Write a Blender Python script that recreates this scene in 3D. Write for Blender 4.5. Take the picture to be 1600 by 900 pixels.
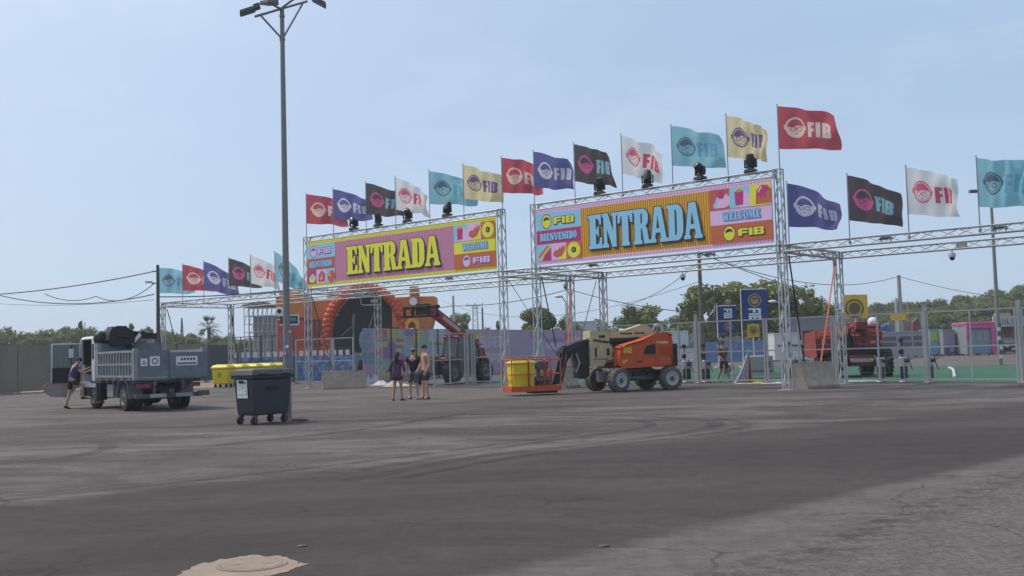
import bpy, math, random
import numpy as np
from mathutils import Vector, Matrix
from mathutils.geometry import tessellate_polygon
R = math.radians
V = Vector
PI = math.pi
for o in list(bpy.data.objects):
    bpy.data.objects.remove(o)
S = bpy.context.scene
COL = S.collection

# ------------------------------------------------------------------ camera
FPX = 1620.0                      # focal length in photo pixels (1600 wide)
PITCH = math.atan(98 / FPX)
ROLL = R(1.6)
EYE = V((0, 0, 1.6))
cF = V((0, math.cos(PITCH), math.sin(PITCH)))
_U0 = V((0, -math.sin(PITCH), math.cos(PITCH)))
_R0 = V((1, 0, 0))
cR = _R0 * math.cos(ROLL) - _U0 * math.sin(ROLL)
cU = _R0 * math.sin(ROLL) + _U0 * math.cos(ROLL)
cam_d = bpy.data.cameras.new('camera')
cam_d.sensor_width = 36
cam_d.lens = 36 * FPX / 1600
cam_d.clip_end = 3000
cam = bpy.data.objects.new('camera', cam_d)
COL.objects.link(cam)
cam.matrix_world = Matrix(((cR.x, cU.x, -cF.x, EYE.x), (cR.y, cU.y, -cF.y, EYE.y),
                           (cR.z, cU.z, -cF.z, EYE.z), (0, 0, 0, 1)))
S.camera = cam

# ------------------------------------------------------------------ sky, sun, exposure
SUN_EL = R(56)
SUN_AZ = math.atan2(-0.85, 0.30)          # from +Y towards +X
w = bpy.data.worlds.new('World')
S.world = w
w.use_nodes = True
nt = w.node_tree
nt.nodes.clear()
wo = nt.nodes.new('ShaderNodeOutputWorld')
bg = nt.nodes.new('ShaderNodeBackground')
sky = nt.nodes.new('ShaderNodeTexSky')
sky.sky_type = 'NISHITA'
sky.sun_disc = False
sky.sun_elevation = SUN_EL
sky.sun_rotation = SUN_AZ
sky.air_density = 1.0
sky.dust_density = 3.0
sky.ozone_density = 1.2
SKY_STRENGTH = 0.079
bg.inputs['Strength'].default_value = SKY_STRENGTH
# thin high overcast: a pale veil with soft streaks mixed over the clear sky
veil = nt.nodes.new('ShaderNodeMix')
veil.data_type = 'RGBA'
tc = nt.nodes.new('ShaderNodeTexCoord')
mp = nt.nodes.new('ShaderNodeMapping')
mp.inputs['Scale'].default_value = (1.0, 1.0, 3.5)
nz = nt.nodes.new('ShaderNodeTexNoise')
nz.inputs['Scale'].default_value = 1.6
nz.inputs['Detail'].default_value = 5
mr = nt.nodes.new('ShaderNodeMapRange')
mr.inputs['From Min'].default_value = 0.3
mr.inputs['From Max'].default_value = 0.75
mr.inputs['To Min'].default_value = 0.80
mr.inputs['To Max'].default_value = 0.94
nt.links.new(tc.outputs['Generated'], mp.inputs['Vector'])
nt.links.new(mp.outputs['Vector'], nz.inputs['Vector'])
nt.links.new(nz.outputs['Fac'], mr.inputs['Value'])
nt.links.new(mr.outputs['Result'], veil.inputs['Factor'])
nt.links.new(sky.outputs['Color'], veil.inputs['A'])
veil.inputs['B'].default_value = (4.9, 6.7, 9.3, 1)
# broad pale aureole of the hazy sun
_sdir = (math.sin(SUN_AZ) * math.cos(SUN_EL), math.cos(SUN_AZ) * math.cos(SUN_EL), math.sin(SUN_EL))
dt = nt.nodes.new('ShaderNodeVectorMath'); dt.operation = 'DOT_PRODUCT'
nrm_ = nt.nodes.new('ShaderNodeVectorMath'); nrm_.operation = 'NORMALIZE'
nt.links.new(tc.outputs['Generated'], nrm_.inputs[0])
nt.links.new(nrm_.outputs['Vector'], dt.inputs[0]); dt.inputs[1].default_value = _sdir
mx0 = nt.nodes.new('ShaderNodeMath'); mx0.operation = 'MAXIMUM'; mx0.inputs[1].default_value = 0
nt.links.new(dt.outputs['Value'], mx0.inputs[0])
pw_ = nt.nodes.new('ShaderNodeMath'); pw_.operation = 'POWER'; pw_.inputs[1].default_value = 3
nt.links.new(mx0.outputs[0], pw_.inputs[0])
au = nt.nodes.new('ShaderNodeMix'); au.data_type = 'RGBA'; au.blend_type = 'ADD'; au.clamp_factor = False
nt.links.new(pw_.outputs[0], au.inputs['Factor'])
nt.links.new(veil.outputs['Result'], au.inputs['A']); au.inputs['B'].default_value = (8.6, 8.0, 7.4, 1)
# air near the horizon is a little paler and brighter
sz = nt.nodes.new('ShaderNodeSeparateXYZ'); nt.links.new(nrm_.outputs['Vector'], sz.inputs[0])
hm = nt.nodes.new('ShaderNodeMapRange'); hm.interpolation_type = 'SMOOTHSTEP'
for k_, v_ in zip(('From Min', 'From Max', 'To Min', 'To Max'), (0.0, 0.28, 1.0, 0.0)): hm.inputs[k_].default_value = v_
nt.links.new(sz.outputs['Z'], hm.inputs['Value'])
hmix = nt.nodes.new('ShaderNodeMix'); hmix.data_type = 'RGBA'; hmix.blend_type = 'ADD'; hmix.clamp_factor = False
nt.links.new(hm.outputs['Result'], hmix.inputs['Factor']); nt.links.new(au.outputs['Result'], hmix.inputs['A']); hmix.inputs['B'].default_value = (1.1, 1.1, 0.7, 1)
# faint high cloud streaks
cl_n = nt.nodes.new('ShaderNodeTexNoise'); cl_n.inputs['Scale'].default_value = 2.3; cl_n.inputs['Detail'].default_value = 7; cl_n.inputs['Roughness'].default_value = 0.6; cl_n.inputs['Distortion'].default_value = 0.5
cl_m = nt.nodes.new('ShaderNodeMapping'); cl_m.inputs['Scale'].default_value = (1.0, 1.0, 3.0); cl_m.inputs['Rotation'].default_value = (0.15, 0.25, 0.4)
nt.links.new(tc.outputs['Generated'], cl_m.inputs['Vector']); nt.links.new(cl_m.outputs['Vector'], cl_n.inputs['Vector'])
cl_r = nt.nodes.new('ShaderNodeMapRange'); cl_r.interpolation_type = 'SMOOTHSTEP'
for k_, v_ in zip(('From Min', 'From Max', 'To Min', 'To Max'), (0.48, 0.78, 0.0, 1.0)): cl_r.inputs[k_].default_value = v_
nt.links.new(cl_n.outputs['Fac'], cl_r.inputs['Value'])
cmix = nt.nodes.new('ShaderNodeMix'); cmix.data_type = 'RGBA'; cmix.blend_type = 'ADD'; cmix.clamp_factor = False
nt.links.new(cl_r.outputs['Result'], cmix.inputs['Factor']); nt.links.new(hmix.outputs['Result'], cmix.inputs['A']); cmix.inputs['B'].default_value = (1.0, 0.9, 0.6, 1)
nt.links.new(cmix.outputs['Result'], bg.inputs['Color'])
nt.links.new(bg.outputs['Background'], wo.inputs['Surface'])

sun_d = bpy.data.lights.new('sun', 'SUN')
sun_d.energy = 2.4
sun_d.angle = R(6)
sun_d.color = (1.0, 0.90, 0.76)
sun = bpy.data.objects.new('sun', sun_d)
COL.objects.link(sun)
_sd = V((math.sin(SUN_AZ) * math.cos(SUN_EL), math.cos(SUN_AZ) * math.cos(SUN_EL), math.sin(SUN_EL)))
sun.rotation_euler = _sd.to_track_quat('Z', 'Y').to_euler()
vs = S.view_settings
vs.view_transform = 'Standard'
vs.look = 'None'
vs.exposure = 0.17
vs.gamma = 1.0
vs.use_curve_mapping = False
S.render.engine = 'CYCLES'
S.cycles.max_bounces = 6
S.cycles.transparent_max_bounces = 8
S.cycles.caustics_reflective = False
S.cycles.caustics_refractive = False

# ------------------------------------------------------------------ measuring helpers
def proj(p):
    d = V(p) - EYE
    z = d.dot(cF)
    return 800 + FPX * d.dot(cR) / z, 450 - FPX * d.dot(cU) / z

def ray(px, py):
    return (cF + cR * ((px - 800) / FPX) - cU * ((py - 450) / FPX)).normalized()

def gp(px, py, z=0.0):
    r = ray(px, py)
    return EYE + r * ((z - EYE.z) / r.z)

def at(px, py, Y):
    r = ray(px, py)
    return EYE + r * (Y / r.y)

# the facade line of the festival entrance: origin, direction along it, and the direction to its back
FO = V((-10.27, 52.0, 0))
FD = V((0.7637, -0.6455, 0))
FN = V((0.6455, 0.7637, 0))

def fac(t, n=0.0, z=0.0):
    return FO + FD * t + FN * n + V((0, 0, z))

def t_at(px, z, n=0.0):
    lo, hi = -30.0, 45.0
    for _ in range(50):
        m = (lo + hi) / 2
        if proj(fac(m, n, z))[0] < px: lo = m
        else: hi = m
    return (lo + hi) / 2
FANG = math.atan2(FD.y, FD.x)

# ------------------------------------------------------------------ materials
MATS = {}
def lin(c):
    return tuple(((x / 255) / 12.92 if x / 255 <= 0.04045 else ((x / 255 + 0.055) / 1.055) ** 2.4) for x in c)

def mat(name, col, rough=0.6, metal=0.0, var=0.12, scale=6.0, bump=0.0, spec=0.4, trans=0.0, coat=0.0):
    if name in MATS: return MATS[name]
    m = bpy.data.materials.new(name)
    m.use_nodes = True
    t = m.node_tree
    b = t.nodes['Principled BSDF']
    b.inputs['Roughness'].default_value = rough
    b.inputs['Metallic'].default_value = metal
    b.inputs['Specular IOR Level'].default_value = spec
    if coat: b.inputs['Coat Weight'].default_value = coat
    tcn = t.nodes.new('ShaderNodeTexCoord')
    n = t.nodes.new('ShaderNodeTexNoise')
    n.inputs['Scale'].default_value = scale
    n.inputs['Detail'].default_value = 6
    n.inputs['Roughness'].default_value = 0.65
    t.links.new(tcn.outputs['Object'], n.inputs['Vector'])
    mx = t.nodes.new('ShaderNodeMix')
    mx.data_type = 'RGBA'
    mx.inputs['A'].default_value = tuple(max(0, c * (1 - 2 * var)) for c in col) + (1,)
    mx.inputs['B'].default_value = tuple(min(1, c * (1 + 2 * var)) for c in col) + (1,)
    t.links.new(n.outputs['Fac'], mx.inputs['Factor'])
    t.links.new(mx.outputs['Result'], b.inputs['Base Color'])
    if bump:
        bp = t.nodes.new('ShaderNodeBump')
        bp.inputs['Strength'].default_value = bump
        bp.inputs['Distance'].default_value = 0.02
        t.links.new(n.outputs['Fac'], bp.inputs['Height'])
        t.links.new(bp.outputs['Normal'], b.inputs['Normal'])
    if trans:
        out = t.nodes['Material Output']
        tr = t.nodes.new('ShaderNodeBsdfTranslucent')
        t.links.new(mx.outputs['Result'], tr.inputs['Color'])
        ms = t.nodes.new('ShaderNodeMixShader')
        ms.inputs['Fac'].default_value = trans
        t.links.new(b.outputs['BSDF'], ms.inputs[1])
        t.links.new(tr.outputs['BSDF'], ms.inputs[2])
        t.links.new(ms.outputs['Shader'], out.inputs['Surface'])
    MATS[name] = m
    return m

ALU = mat('aluminium', (0.44, 0.445, 0.45), 0.40, 0.35, 0.14, 3)
STEEL = mat('galvanised_steel', (0.40, 0.41, 0.41), 0.5, 0.3, 0.15, 5)
STEELD = mat('dark_steel', (0.10, 0.105, 0.11), 0.55, 0.4, 0.15, 5)
BLACK = mat('black_plastic', (0.012, 0.012, 0.014), 0.5, 0, 0.15)
RUBBER = mat('rubber', (0.03, 0.029, 0.028), 0.85, 0, 0.25, 12, 0.2)
RUBBERD = mat('dusty_rubber', (0.11, 0.10, 0.095), 0.9, 0, 0.25, 12, 0.2)
RIMG = mat('rim_grey', (0.33, 0.33, 0.34), 0.55, 0.1, 0.15)
WHITEP = mat('white_paint', (0.66, 0.67, 0.68), 0.45, 0, 0.07)
GLASSD = mat('dark_glass', (0.03, 0.045, 0.05), 0.12, 0, 0.1, 2, 0, 0.7)
CONC = mat('concrete', (0.36, 0.295, 0.235), 0.9, 0, 0.26, 4, 0.4)
YELB = mat('yellow_plastic', (0.72, 0.56, 0.02), 0.5, 0, 0.08)
ORAP = mat('orange_paint', (0.52, 0.080, 0.018), 0.48, 0, 0.2, 5)
CREAM = mat('cream_paint', (0.47, 0.43, 0.25), 0.55, 0, 0.18, 5)
REDP = mat('red_paint', (0.33, 0.03, 0.03), 0.45, 0, 0.14, 4)
SIGNW = mat('white_print', (0.72, 0.73, 0.73), 0.6, 0, 0.03)
CABLE = mat('cable_black', (0.03, 0.03, 0.035), 0.7)

# ------------------------------------------------------------------ mesh builder
class MB:
    def __init__(self, M=None):
        self.v = []; self.f = []; self.mi = []; self.M = M or Matrix.Identity(4); self.cur = 0
    def add(self, vs, fs):
        o = len(self.v)
        M = self.M
        self.v += [tuple(M @ V(p)) for p in vs]
        self.f += [tuple(i + o for i in f) for f in fs]
        self.mi += [self.cur] * len(fs)
        return self
    def m(self, i):
        self.cur = i; return self
    def box(self, c, s, rot=None, taper=None):
        x, y, z = s[0] / 2, s[1] / 2, s[2] / 2
        tx, ty = taper or (1, 1)
        p = [(-x, -y, -z), (x, -y, -z), (x, y, -z), (-x, y, -z), (-x * tx, -y * ty, z), (x * tx, -y * ty, z), (x * tx, y * ty, z), (-x * tx, y * ty, z)]
        q = rot.to_3x3() if rot is not None else None
        p = [(q @ V(a) if q is not None else V(a)) + V(c) for a in p]
        return self.add(p, [(0, 3, 2, 1), (4, 5, 6, 7), (0, 1, 5, 4), (1, 2, 6, 5), (2, 3, 7, 6), (3, 0, 4, 7)])
    def bb(self, x0, x1, y0, y1, z0, z1):
        return self.box(((x0 + x1) / 2, (y0 + y1) / 2, (z0 + z1) / 2), (abs(x1 - x0), abs(y1 - y0), abs(z1 - z0)))
    def cyl(self, a, b, r0, r1=None, n=10, cap=True):
        a = V(a); b = V(b); r1 = r0 if r1 is None else r1
        d = (b - a)
        if d.length < 1e-6: return self
        q = d.to_track_quat('Z', 'Y')
        ring = [q @ V((math.cos(2 * PI * (i + .5) / n), math.sin(2 * PI * (i + .5) / n), 0)) for i in range(n)]
        vs = [a + k * r0 for k in ring] + [b + k * r1 for k in ring]
        fs = [(i, (i + 1) % n, n + (i + 1) % n, n + i) for i in range(n)]
        if cap: fs += [tuple(range(n - 1, -1, -1)), tuple(range(n, 2 * n))]
        return self.add(vs, fs)
    def tube(self, path, r, n=6):
        path = [V(p) for p in path]
        rings = []
        k = len(path)
        for i, p in enumerate(path):
            d = (path[min(i + 1, k - 1)] - path[max(i - 1, 0)]).normalized()
            q = d.to_track_quat('Z', 'Y')
            rr = r[i] if isinstance(r, (list, tuple)) else r
            rings.append([p + q @ V((math.cos(2 * PI * j / n) * rr, math.sin(2 * PI * j / n) * rr, 0)) for j in range(n)])
        vs = [x for g in rings for x in g]
        fs = [(i * n + j, i * n + (j + 1) % n, (i + 1) * n + (j + 1) % n, (i + 1) * n + j) for i in range(k - 1) for j in range(n)]
        fs += [tuple(range(n - 1, -1, -1)), tuple((k - 1) * n + j for j in range(n))]
        return self.add(vs, fs)
    def lathe(self, c, axis, prof, n=20):
        """prof: list of (r, h) along the axis"""
        q = V(axis).normalized().to_track_quat('Z', 'Y')
        vs = []; fs = []
        for r, h in prof:
            vs += [V(c) + q @ V((r * math.cos(2 * PI * i / n), r * math.sin(2 * PI * i / n), h)) for i in range(n)]
        for k in range(len(prof) - 1):
            fs += [(k * n + i, k * n + (i + 1) % n, (k + 1) * n + (i + 1) % n, (k + 1) * n + i) for i in range(n)]
        fs += [tuple(range(n - 1, -1, -1)), tuple((len(prof) - 1) * n + i for i in range(n))]
        return self.add(vs, fs)
    def prism(self, pts, a, b, plane='xz'):
        """closed outline extruded from a to b along the missing axis"""
        def P(u, w, k):
            return {'xz': (u, k, w), 'xy': (u, w, k), 'yz': (k, u, w)}[plane]
        n = len(pts)
        vs = [P(u, w, a) for u, w in pts] + [P(u, w, b) for u, w in pts]
        fs = [(i, (i + 1) % n, n + (i + 1) % n, n + i) for i in range(n)]
        tri = tessellate_polygon([[V((u, w, 0)) for u, w in pts]])
        fs += [tuple(t) for t in tri] + [tuple(i + n for i in reversed(t)) for t in tri]
        return self.add(vs, fs)
    def ball(self, c, s, nu=12, nv=8):
        if not isinstance(s, (tuple, list)): s = (s, s, s)
        vs = []
        for j in range(1, nv):
            a = PI * j / nv
            vs += [(c[0] + s[0] * math.sin(a) * math.cos(2 * PI * i / nu), c[1] + s[1] * math.sin(a) * math.sin(2 * PI * i / nu), c[2] + s[2] * math.cos(a)) for i in range(nu)]
        t = len(vs); vs += [(c[0], c[1], c[2] + s[2]), (c[0], c[1], c[2] - s[2])]
        fs = [(j * nu + i, (j + 1) * nu + i, (j + 1) * nu + (i + 1) % nu, j * nu + (i + 1) % nu) for j in range(nv - 2) for i in range(nu)]
        fs += [(t, i, (i + 1) % nu) for i in range(nu)] + [(t + 1, (nv - 2) * nu + (i + 1) % nu, (nv - 2) * nu + i) for i in range(nu)]
        return self.add(vs, fs)
    def shape(self, loops, f):
        """flat filled outline with holes; f maps 2-D to 3-D"""
        pts = [p for l in loops for p in l]
        tri = tessellate_polygon([[V((p[0], p[1], 0)) for p in l] for l in loops])
        return self.add([f(p[0], p[1]) for p in pts], [tuple(t) for t in tri])
    def build(self, name, mats, parent=None, world=False, bevel=0.0, smooth=True, ang=35):
        me = bpy.data.meshes.new(name)
        vs = self.v
        if world and parent is not None:
            I = WM[parent.name].inverted()
            vs = [tuple(I @ V(p)) for p in vs]
        me.from_pydata(vs, [], self.f)
        if not isinstance(mats, (list, tuple)): mats = [mats]
        for x in mats: me.materials.append(x)
        if len(mats) > 1: me.polygons.foreach_set('material_index', self.mi)
        if smooth:
            me.polygons.foreach_set('use_smooth', [True] * len(me.polygons))
            me.set_sharp_from_angle(angle=R(ang))
        me.update()
        o = bpy.data.objects.new(name, me)
        COL.objects.link(o)
        if parent is not None: o.parent = parent
        if bevel:
            b = o.modifiers.new('bevel', 'BEVEL')
            b.width = bevel; b.segments = 2; b.limit_method = 'ANGLE'
        return o

WM = {}
def thing(name, label, cat, loc=(0, 0, 0), rz=0.0, group=None, kind=None):
    o = bpy.data.objects.new(name, None)
    COL.objects.link(o)
    o.empty_display_size = 0.2
    o.location = loc
    o.rotation_euler = (0, 0, rz)
    o['label'] = label; o['category'] = cat
    if group: o['group'] = group
    if kind: o['kind'] = kind
    WM[o.name] = Matrix.Translation(V(loc)) @ Matrix.Rotation(rz, 4, 'Z')
    return o

def tag(o, label=None, cat=None, group=None, kind=None):
    if label: o['label'] = label
    if cat: o['category'] = cat
    if group: o['group'] = group
    if kind: o['kind'] = kind
    return o

KIDS = {}
def kids(o):
    return [c for c in COL.objects if c.parent == o]

def dup(root, loc, rz=None, label=None, scale=None, group=None):
    r = root.copy(); COL.objects.link(r)
    r.location = loc
    if rz is not None: r.rotation_euler = (0, 0, rz)
    if scale is not None: r.scale = scale if isinstance(scale, (tuple, list)) else (scale,) * 3
    if label: r['label'] = label
    if group: r['group'] = group
    WM[r.name] = Matrix.Translation(V(loc)) @ Matrix.Rotation(r.rotation_euler.z, 4, 'Z')
    if root.name not in KIDS:
        KIDS[root.name] = [(c, kids(c)) for c in kids(root)]
    for c, gs in KIDS[root.name]:
        d = c.copy(); COL.objects.link(d); d.parent = r
        for g in gs:
            e = g.copy(); COL.objects.link(e); e.parent = d
    return r

def structure(o):
    o['kind'] = 'structure'; return o
# ------------------------------------------------------------------ ground
def ground_material():
    m = bpy.data.materials.new('asphalt'); m.use_nodes = True
    t = m.node_tree; N = t.nodes; L = t.links
    b = N['Principled BSDF']
    b.inputs['Roughness'].default_value = 0.92
    b.inputs['Specular IOR Level'].default_value = 0.25
    geo = N.new('ShaderNodeNewGeometry')
    def noise(scale, detail=5, rough=0.6, stretch=None, rot=0, dist=0):
        n = N.new('ShaderNodeTexNoise')
        n.inputs['Scale'].default_value = scale; n.inputs['Detail'].default_value = detail
        n.inputs['Roughness'].default_value = rough; n.inputs['Distortion'].default_value = dist
        mpp = N.new('ShaderNodeMapping')
        mpp.inputs['Rotation'].default_value = (0, 0, rot)
        mpp.inputs['Scale'].default_value = stretch or (1, 1, 1)
        L.new(geo.outputs['Position'], mpp.inputs['Vector']); L.new(mpp.outputs['Vector'], n.inputs['Vector'])
        return n.outputs['Fac']
    def math_(op, a, c=None, clamp=False):
        n = N.new('ShaderNodeMath'); n.operation = op; n.use_clamp = clamp
        for i, x in enumerate((a, c)):
            if x is None: continue
            if isinstance(x, (int, float)): n.inputs[i].default_value = x
            else: L.new(x, n.inputs[i])
        return n.outputs[0]
    def rng(x, a, c, d=0.0, e=1.0):
        n = N.new('ShaderNodeMapRange'); n.interpolation_type = 'SMOOTHSTEP'
        L.new(x, n.inputs['Value'])
        for k, v in zip(('From Min', 'From Max', 'To Min', 'To Max'), (a, c, d, e)): n.inputs[k].default_value = v
        return n.outputs['Result']
    def mix(f, a, c):
        n = N.new('ShaderNodeMix'); n.data_type = 'RGBA'
        if isinstance(f, float): n.inputs['Factor'].default_value = f
        else: L.new(f, n.inputs['Factor'])
        for k, x in (('A', a), ('B', c)):
            if isinstance(x, tuple): n.inputs[k].default_value = x + (1,)
            else: L.new(x, n.inputs[k])
        return n.outputs['Result']
    def side(p, q):
        """signed distance in metres to the left of the line p>q, wobbled"""
        d = (q - p).normalized(); nn = V((-d.y, d.x, 0))
        dot = N.new('ShaderNodeVectorMath'); dot.operation = 'DOT_PRODUCT'
        L.new(geo.outputs['Position'], dot.inputs[0]); dot.inputs[1].default_value = nn
        return math_('SUBTRACT', dot.outputs['Value'], nn.dot(p))
    wob = math_('MULTIPLY', math_('SUBTRACT', noise(0.5, 4), 0.5), 1.1)
    wobs = math_('MULTIPLY', math_('SUBTRACT', noise(3.0, 4), 0.5), 0.35)
    big = noise(0.13, 5, 0.6, (1, 2.2, 1), R(-25))
    col = mix(rng(big, 0.35, 0.65), (0.060, 0.052, 0.051), (0.080, 0.069, 0.066))
    # older pale wearing course towards the entrance
    s3 = math_('ADD', side(gp(0, 790), gp(1340, 657)), math_('MULTIPLY', wob, 1.6))
    pale = rng(s3, -0.4, 0.5)
    streak = rng(noise(0.30, 8, 0.68, (0.55, 1.15, 1), R(12), 0.6), 0.36, 0.66)
    col = mix(math_('MULTIPLY', pale, rng(streak, 0, 1, 0.25, 0.95)), col, (0.172, 0.156, 0.152))
    far = rng(s3, 9.0, 12.0)
    col = mix(math_('MULTIPLY', far, 0.6), col, (0.101, 0.088, 0.084))
    far2 = rng(s3, 14.5, 17.0)
    col = mix(math_('MULTIPLY', far2, 0.75), col, (0.165, 0.150, 0.144))
    # dark tarry band with rolled streaks in front of it
    dk = rng(noise(0.40, 8, 0.7, (0.4, 1.15, 1), R(6), 0.8), 0.45, 0.62)
    col = mix(math_('MULTIPLY', dk, 0.55), col, (0.042, 0.037, 0.036))
    # smooth pale strip and coarse old patch in the right foreground
    s1 = math_('ADD', side(gp(1530, 728), gp(740, 905)), wobs)
    strip = rng(s1, -0.22, 0.16)
    col = mix(math_('MULTIPLY', strip, 0.95), col, mix(rng(noise(1.1, 7, 0.7), 0.35, 0.65), (0.128, 0.116, 0.114), (0.150, 0.138, 0.135)))
    s2 = math_('ADD', side(gp(1620, 718), gp(1050, 905)), math_('MULTIPLY', wobs, 1.3))
    coarse = rng(s2, -0.25, 0.35)
    cn = noise(16, 6, 0.75)
    ccol = mix(rng(cn, 0.34, 0.60), (0.075, 0.069, 0.068), (0.170, 0.157, 0.154))
    col = mix(math_('MULTIPLY', coarse, 0.8), col, ccol)
    edge = math_('MULTIPLY', rng(s2, -0.05, 0.25), rng(s2, 0.9, 0.3))
    col = mix(math_('MULTIPLY', edge, rng(noise(5, 5), 0.4, 0.65, 0.0, 0.65)), col, (0.037, 0.033, 0.031))
    # rusty dust and pale stains
    dust = rng(noise(0.3, 6, 0.7), 0.58, 0.75)
    col = mix(math_("MULTIPLY", dust, 0.22), col, (0.20, 0.165, 0.135))
    wet = rng(noise(0.8, 4, 0.55, (0.4, 1.5, 1)), 0.60, 0.72)
    col = mix(math_('MULTIPLY', wet, 0.4), col, (0.034, 0.030, 0.029))
    # cracks
    vor = N.new('ShaderNodeTexVoronoi'); vor.feature = 'DISTANCE_TO_EDGE'; vor.inputs['Scale'].default_value = 0.45
    wp = N.new('ShaderNodeVectorMath'); wp.operation = 'ADD'
    nn = N.new('ShaderNodeTexNoise'); nn.inputs['Scale'].default_value = 1.3; nn.inputs['Detail'].default_value = 5
    L.new(geo.outputs['Position'], nn.inputs['Vector']); L.new(geo.outputs['Position'], wp.inputs[0])
    L.new(nn.outputs['Color'], wp.inputs[1]); L.new(wp.outputs['Vector'], vor.inputs['Vector'])
    crack = math_('MULTIPLY', rng(vor.outputs['Distance'], 0.016, 0.0), rng(noise(0.35, 3), 0.46, 0.56))
    col = mix(math_('MULTIPLY', crack, 0.55), col, (0.027, 0.024, 0.022))
    # fine stone grain
    grain = noise(70, 3, 0.8); gr2 = noise(9, 6, 0.75)
    g = math_('ADD', math_('MULTIPLY', math_('SUBTRACT', grain, 0.5), 1.3), math_('MULTIPLY', math_('SUBTRACT', gr2, 0.5), 0.9))
    g = math_('ADD', g, math_('MULTIPLY', math_('SUBTRACT', noise(2.2, 7, 0.7), 0.5), 0.75))
    gm = N.new('ShaderNodeMix'); gm.data_type = 'RGBA'; gm.blend_type = 'MULTIPLY'; gm.inputs['Factor'].default_value = 1
    L.new(col, gm.inputs['A'])
    cb = N.new('ShaderNodeCombineColor')
    gv = math_('ADD', g, 1.0)
    for k, f_ in zip(range(3), (0.83, 0.785, 0.75)): L.new(math_('MULTIPLY', gv, f_), cb.inputs[k])
    L.new(cb.outputs['Color'], gm.inputs['B'])
    L.new(gm.outputs['Result'], b.inputs['Base Color'])
    bp = N.new('ShaderNodeBump'); bp.inputs['Strength'].default_value = 0.35; bp.inputs['Distance'].default_value = 0.012
    L.new(math_('ADD', grain, gr2), bp.inputs['Height']); L.new(bp.outputs['Normal'], b.inputs['Normal'])
    return m
ASPH = ground_material()
g = MB().add([(-1500, -60, 0), (1500, -60, 0), (1500, 2200, 0), (-1500, 2200, 0)], [(0, 1, 2, 3)])
structure(g.build('ground', ASPH, smooth=False))

def flat(name, pts, z, m, th=0.0):
    mb = MB(); mb.shape([[(p[0], p[1]) for p in pts]], lambda x, y: (x, y, z))
    # make every triangle face upwards
    f2 = []
    for f in mb.f:
        a, b, c = [V(mb.v[i]) for i in f]
        f2.append(f if (b - a).cross(c - a).z > 0 else tuple(reversed(f)))
    mb.f = f2
    return mb.build(name, m, smooth=False)

# green carpet laid behind the entrance
CARPET = mat('green_carpet', (0.026, 0.098, 0.052), 0.95, 0, 0.22, 1.2, 0.1)
cp = [fac(t_at(690, 0, 6.2), 6.2), fac(34, 6.2), fac(34, 6.2) + V((14, 30, 0)), gp(1700, 571), gp(1180, 573), gp(940, 582), gp(770, 589)]
structure(flat('carpet', cp, 0.006, CARPET))
# dusty verge along the far left fence
DIRT = mat('dry_dirt', (0.25, 0.185, 0.14), 0.95, 0, 0.25, 1.0, 0.3)
structure(flat('verge', [gp(-300, 626), gp(40, 613.5), gp(110, 611), gp(340, 606), gp(345, 594), gp(200, 596), gp(-300, 605)], 0.004, DIRT))

# tyre marks (worn dark rubber on the asphalt)
def mark_material():
    m = bpy.data.materials.new('tyre_rubber_mark'); m.use_nodes = True
    t = m.node_tree; b = t.nodes['Principled BSDF']
    b.inputs['Base Color'].default_value = (0.038, 0.035, 0.034, 1); b.inputs['Roughness'].default_value = 0.9
    tr = t.nodes.new('ShaderNodeBsdfTransparent'); ms = t.nodes.new('ShaderNodeMixShader')
    geo = t.nodes.new('ShaderNodeNewGeometry'); n = t.nodes.new('ShaderNodeTexNoise')
    n.inputs['Scale'].default_value = 1.4; n.inputs['Detail'].default_value = 6
    t.links.new(geo.outputs['Position'], n.inputs['Vector'])
    mr_ = t.nodes.new('ShaderNodeMapRange')
    for k, v in zip(('From Min', 'From Max', 'To Min', 'To Max'), (0.3, 0.7, 0.03, 0.45)): mr_.inputs[k].default_value = v
    t.links.new(n.outputs['Fac'], mr_.inputs['Value']); t.links.new(mr_.outputs['Result'], ms.inputs['Fac'])
    t.links.new(tr.outputs['BSDF'], ms.inputs[1]); t.links.new(b.outputs['BSDF'], ms.inputs[2])
    t.links.new(ms.outputs['Shader'], t.nodes['Material Output'].inputs['Surface'])
    return m
MARK = mark_material()
def catmull(P, k=10):
    out = []
    n = len(P)
    for i in range(n - 1):
        p0, p1, p2, p3 = P[max(i - 1, 0)], P[i], P[i + 1], P[min(i + 2, n - 1)]
        for j in range(k):
            s = j / k
            out.append(0.5 * ((2 * p1) + (p2 - p0) * s + (2 * p0 - 5 * p1 + 4 * p2 - p3) * s * s + (3 * p1 - p0 - 3 * p2 + p3) * s ** 3))
    return out + [P[-1]]
def ribbon(pix, wd, z):
    P = catmull([gp(*p) for p in pix])
    vs = []; fs = []
    for i, p in enumerate(P):
        d = (P[min(i + 1, len(P) - 1)] - P[max(i - 1, 0)]).normalized()
        nn = V((-d.y, d.x, 0)) * wd / 2
        vs += [p + nn + V((0, 0, z)), p - nn + V((0, 0, z))]
        if i: fs.append((2 * i - 2, 2 * i - 1, 2 * i + 1, 2 * i))
    mb = MB().add(vs, fs)
    mb.f = [f if (V(mb.v[f[1]]) - V(mb.v[f[0]])).cross(V(mb.v[f[2]]) - V(mb.v[f[0]])).z > 0 else tuple(reversed(f)) for f in mb.f]
    structure(mb.build('road_marking_tyre_track', MARK, smooth=False))
ribbon([(540, 752), (760, 712), (960, 690), (1085, 674), (1118, 663), (1085, 655), (960, 650), (760, 648), (600, 645)], 0.34, 0.004)
ribbon([(560, 735), (800, 697), (930, 680), (1010, 668), (1005, 659), (920, 654), (740, 652), (560, 656)], 0.25, 0.008)
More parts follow.
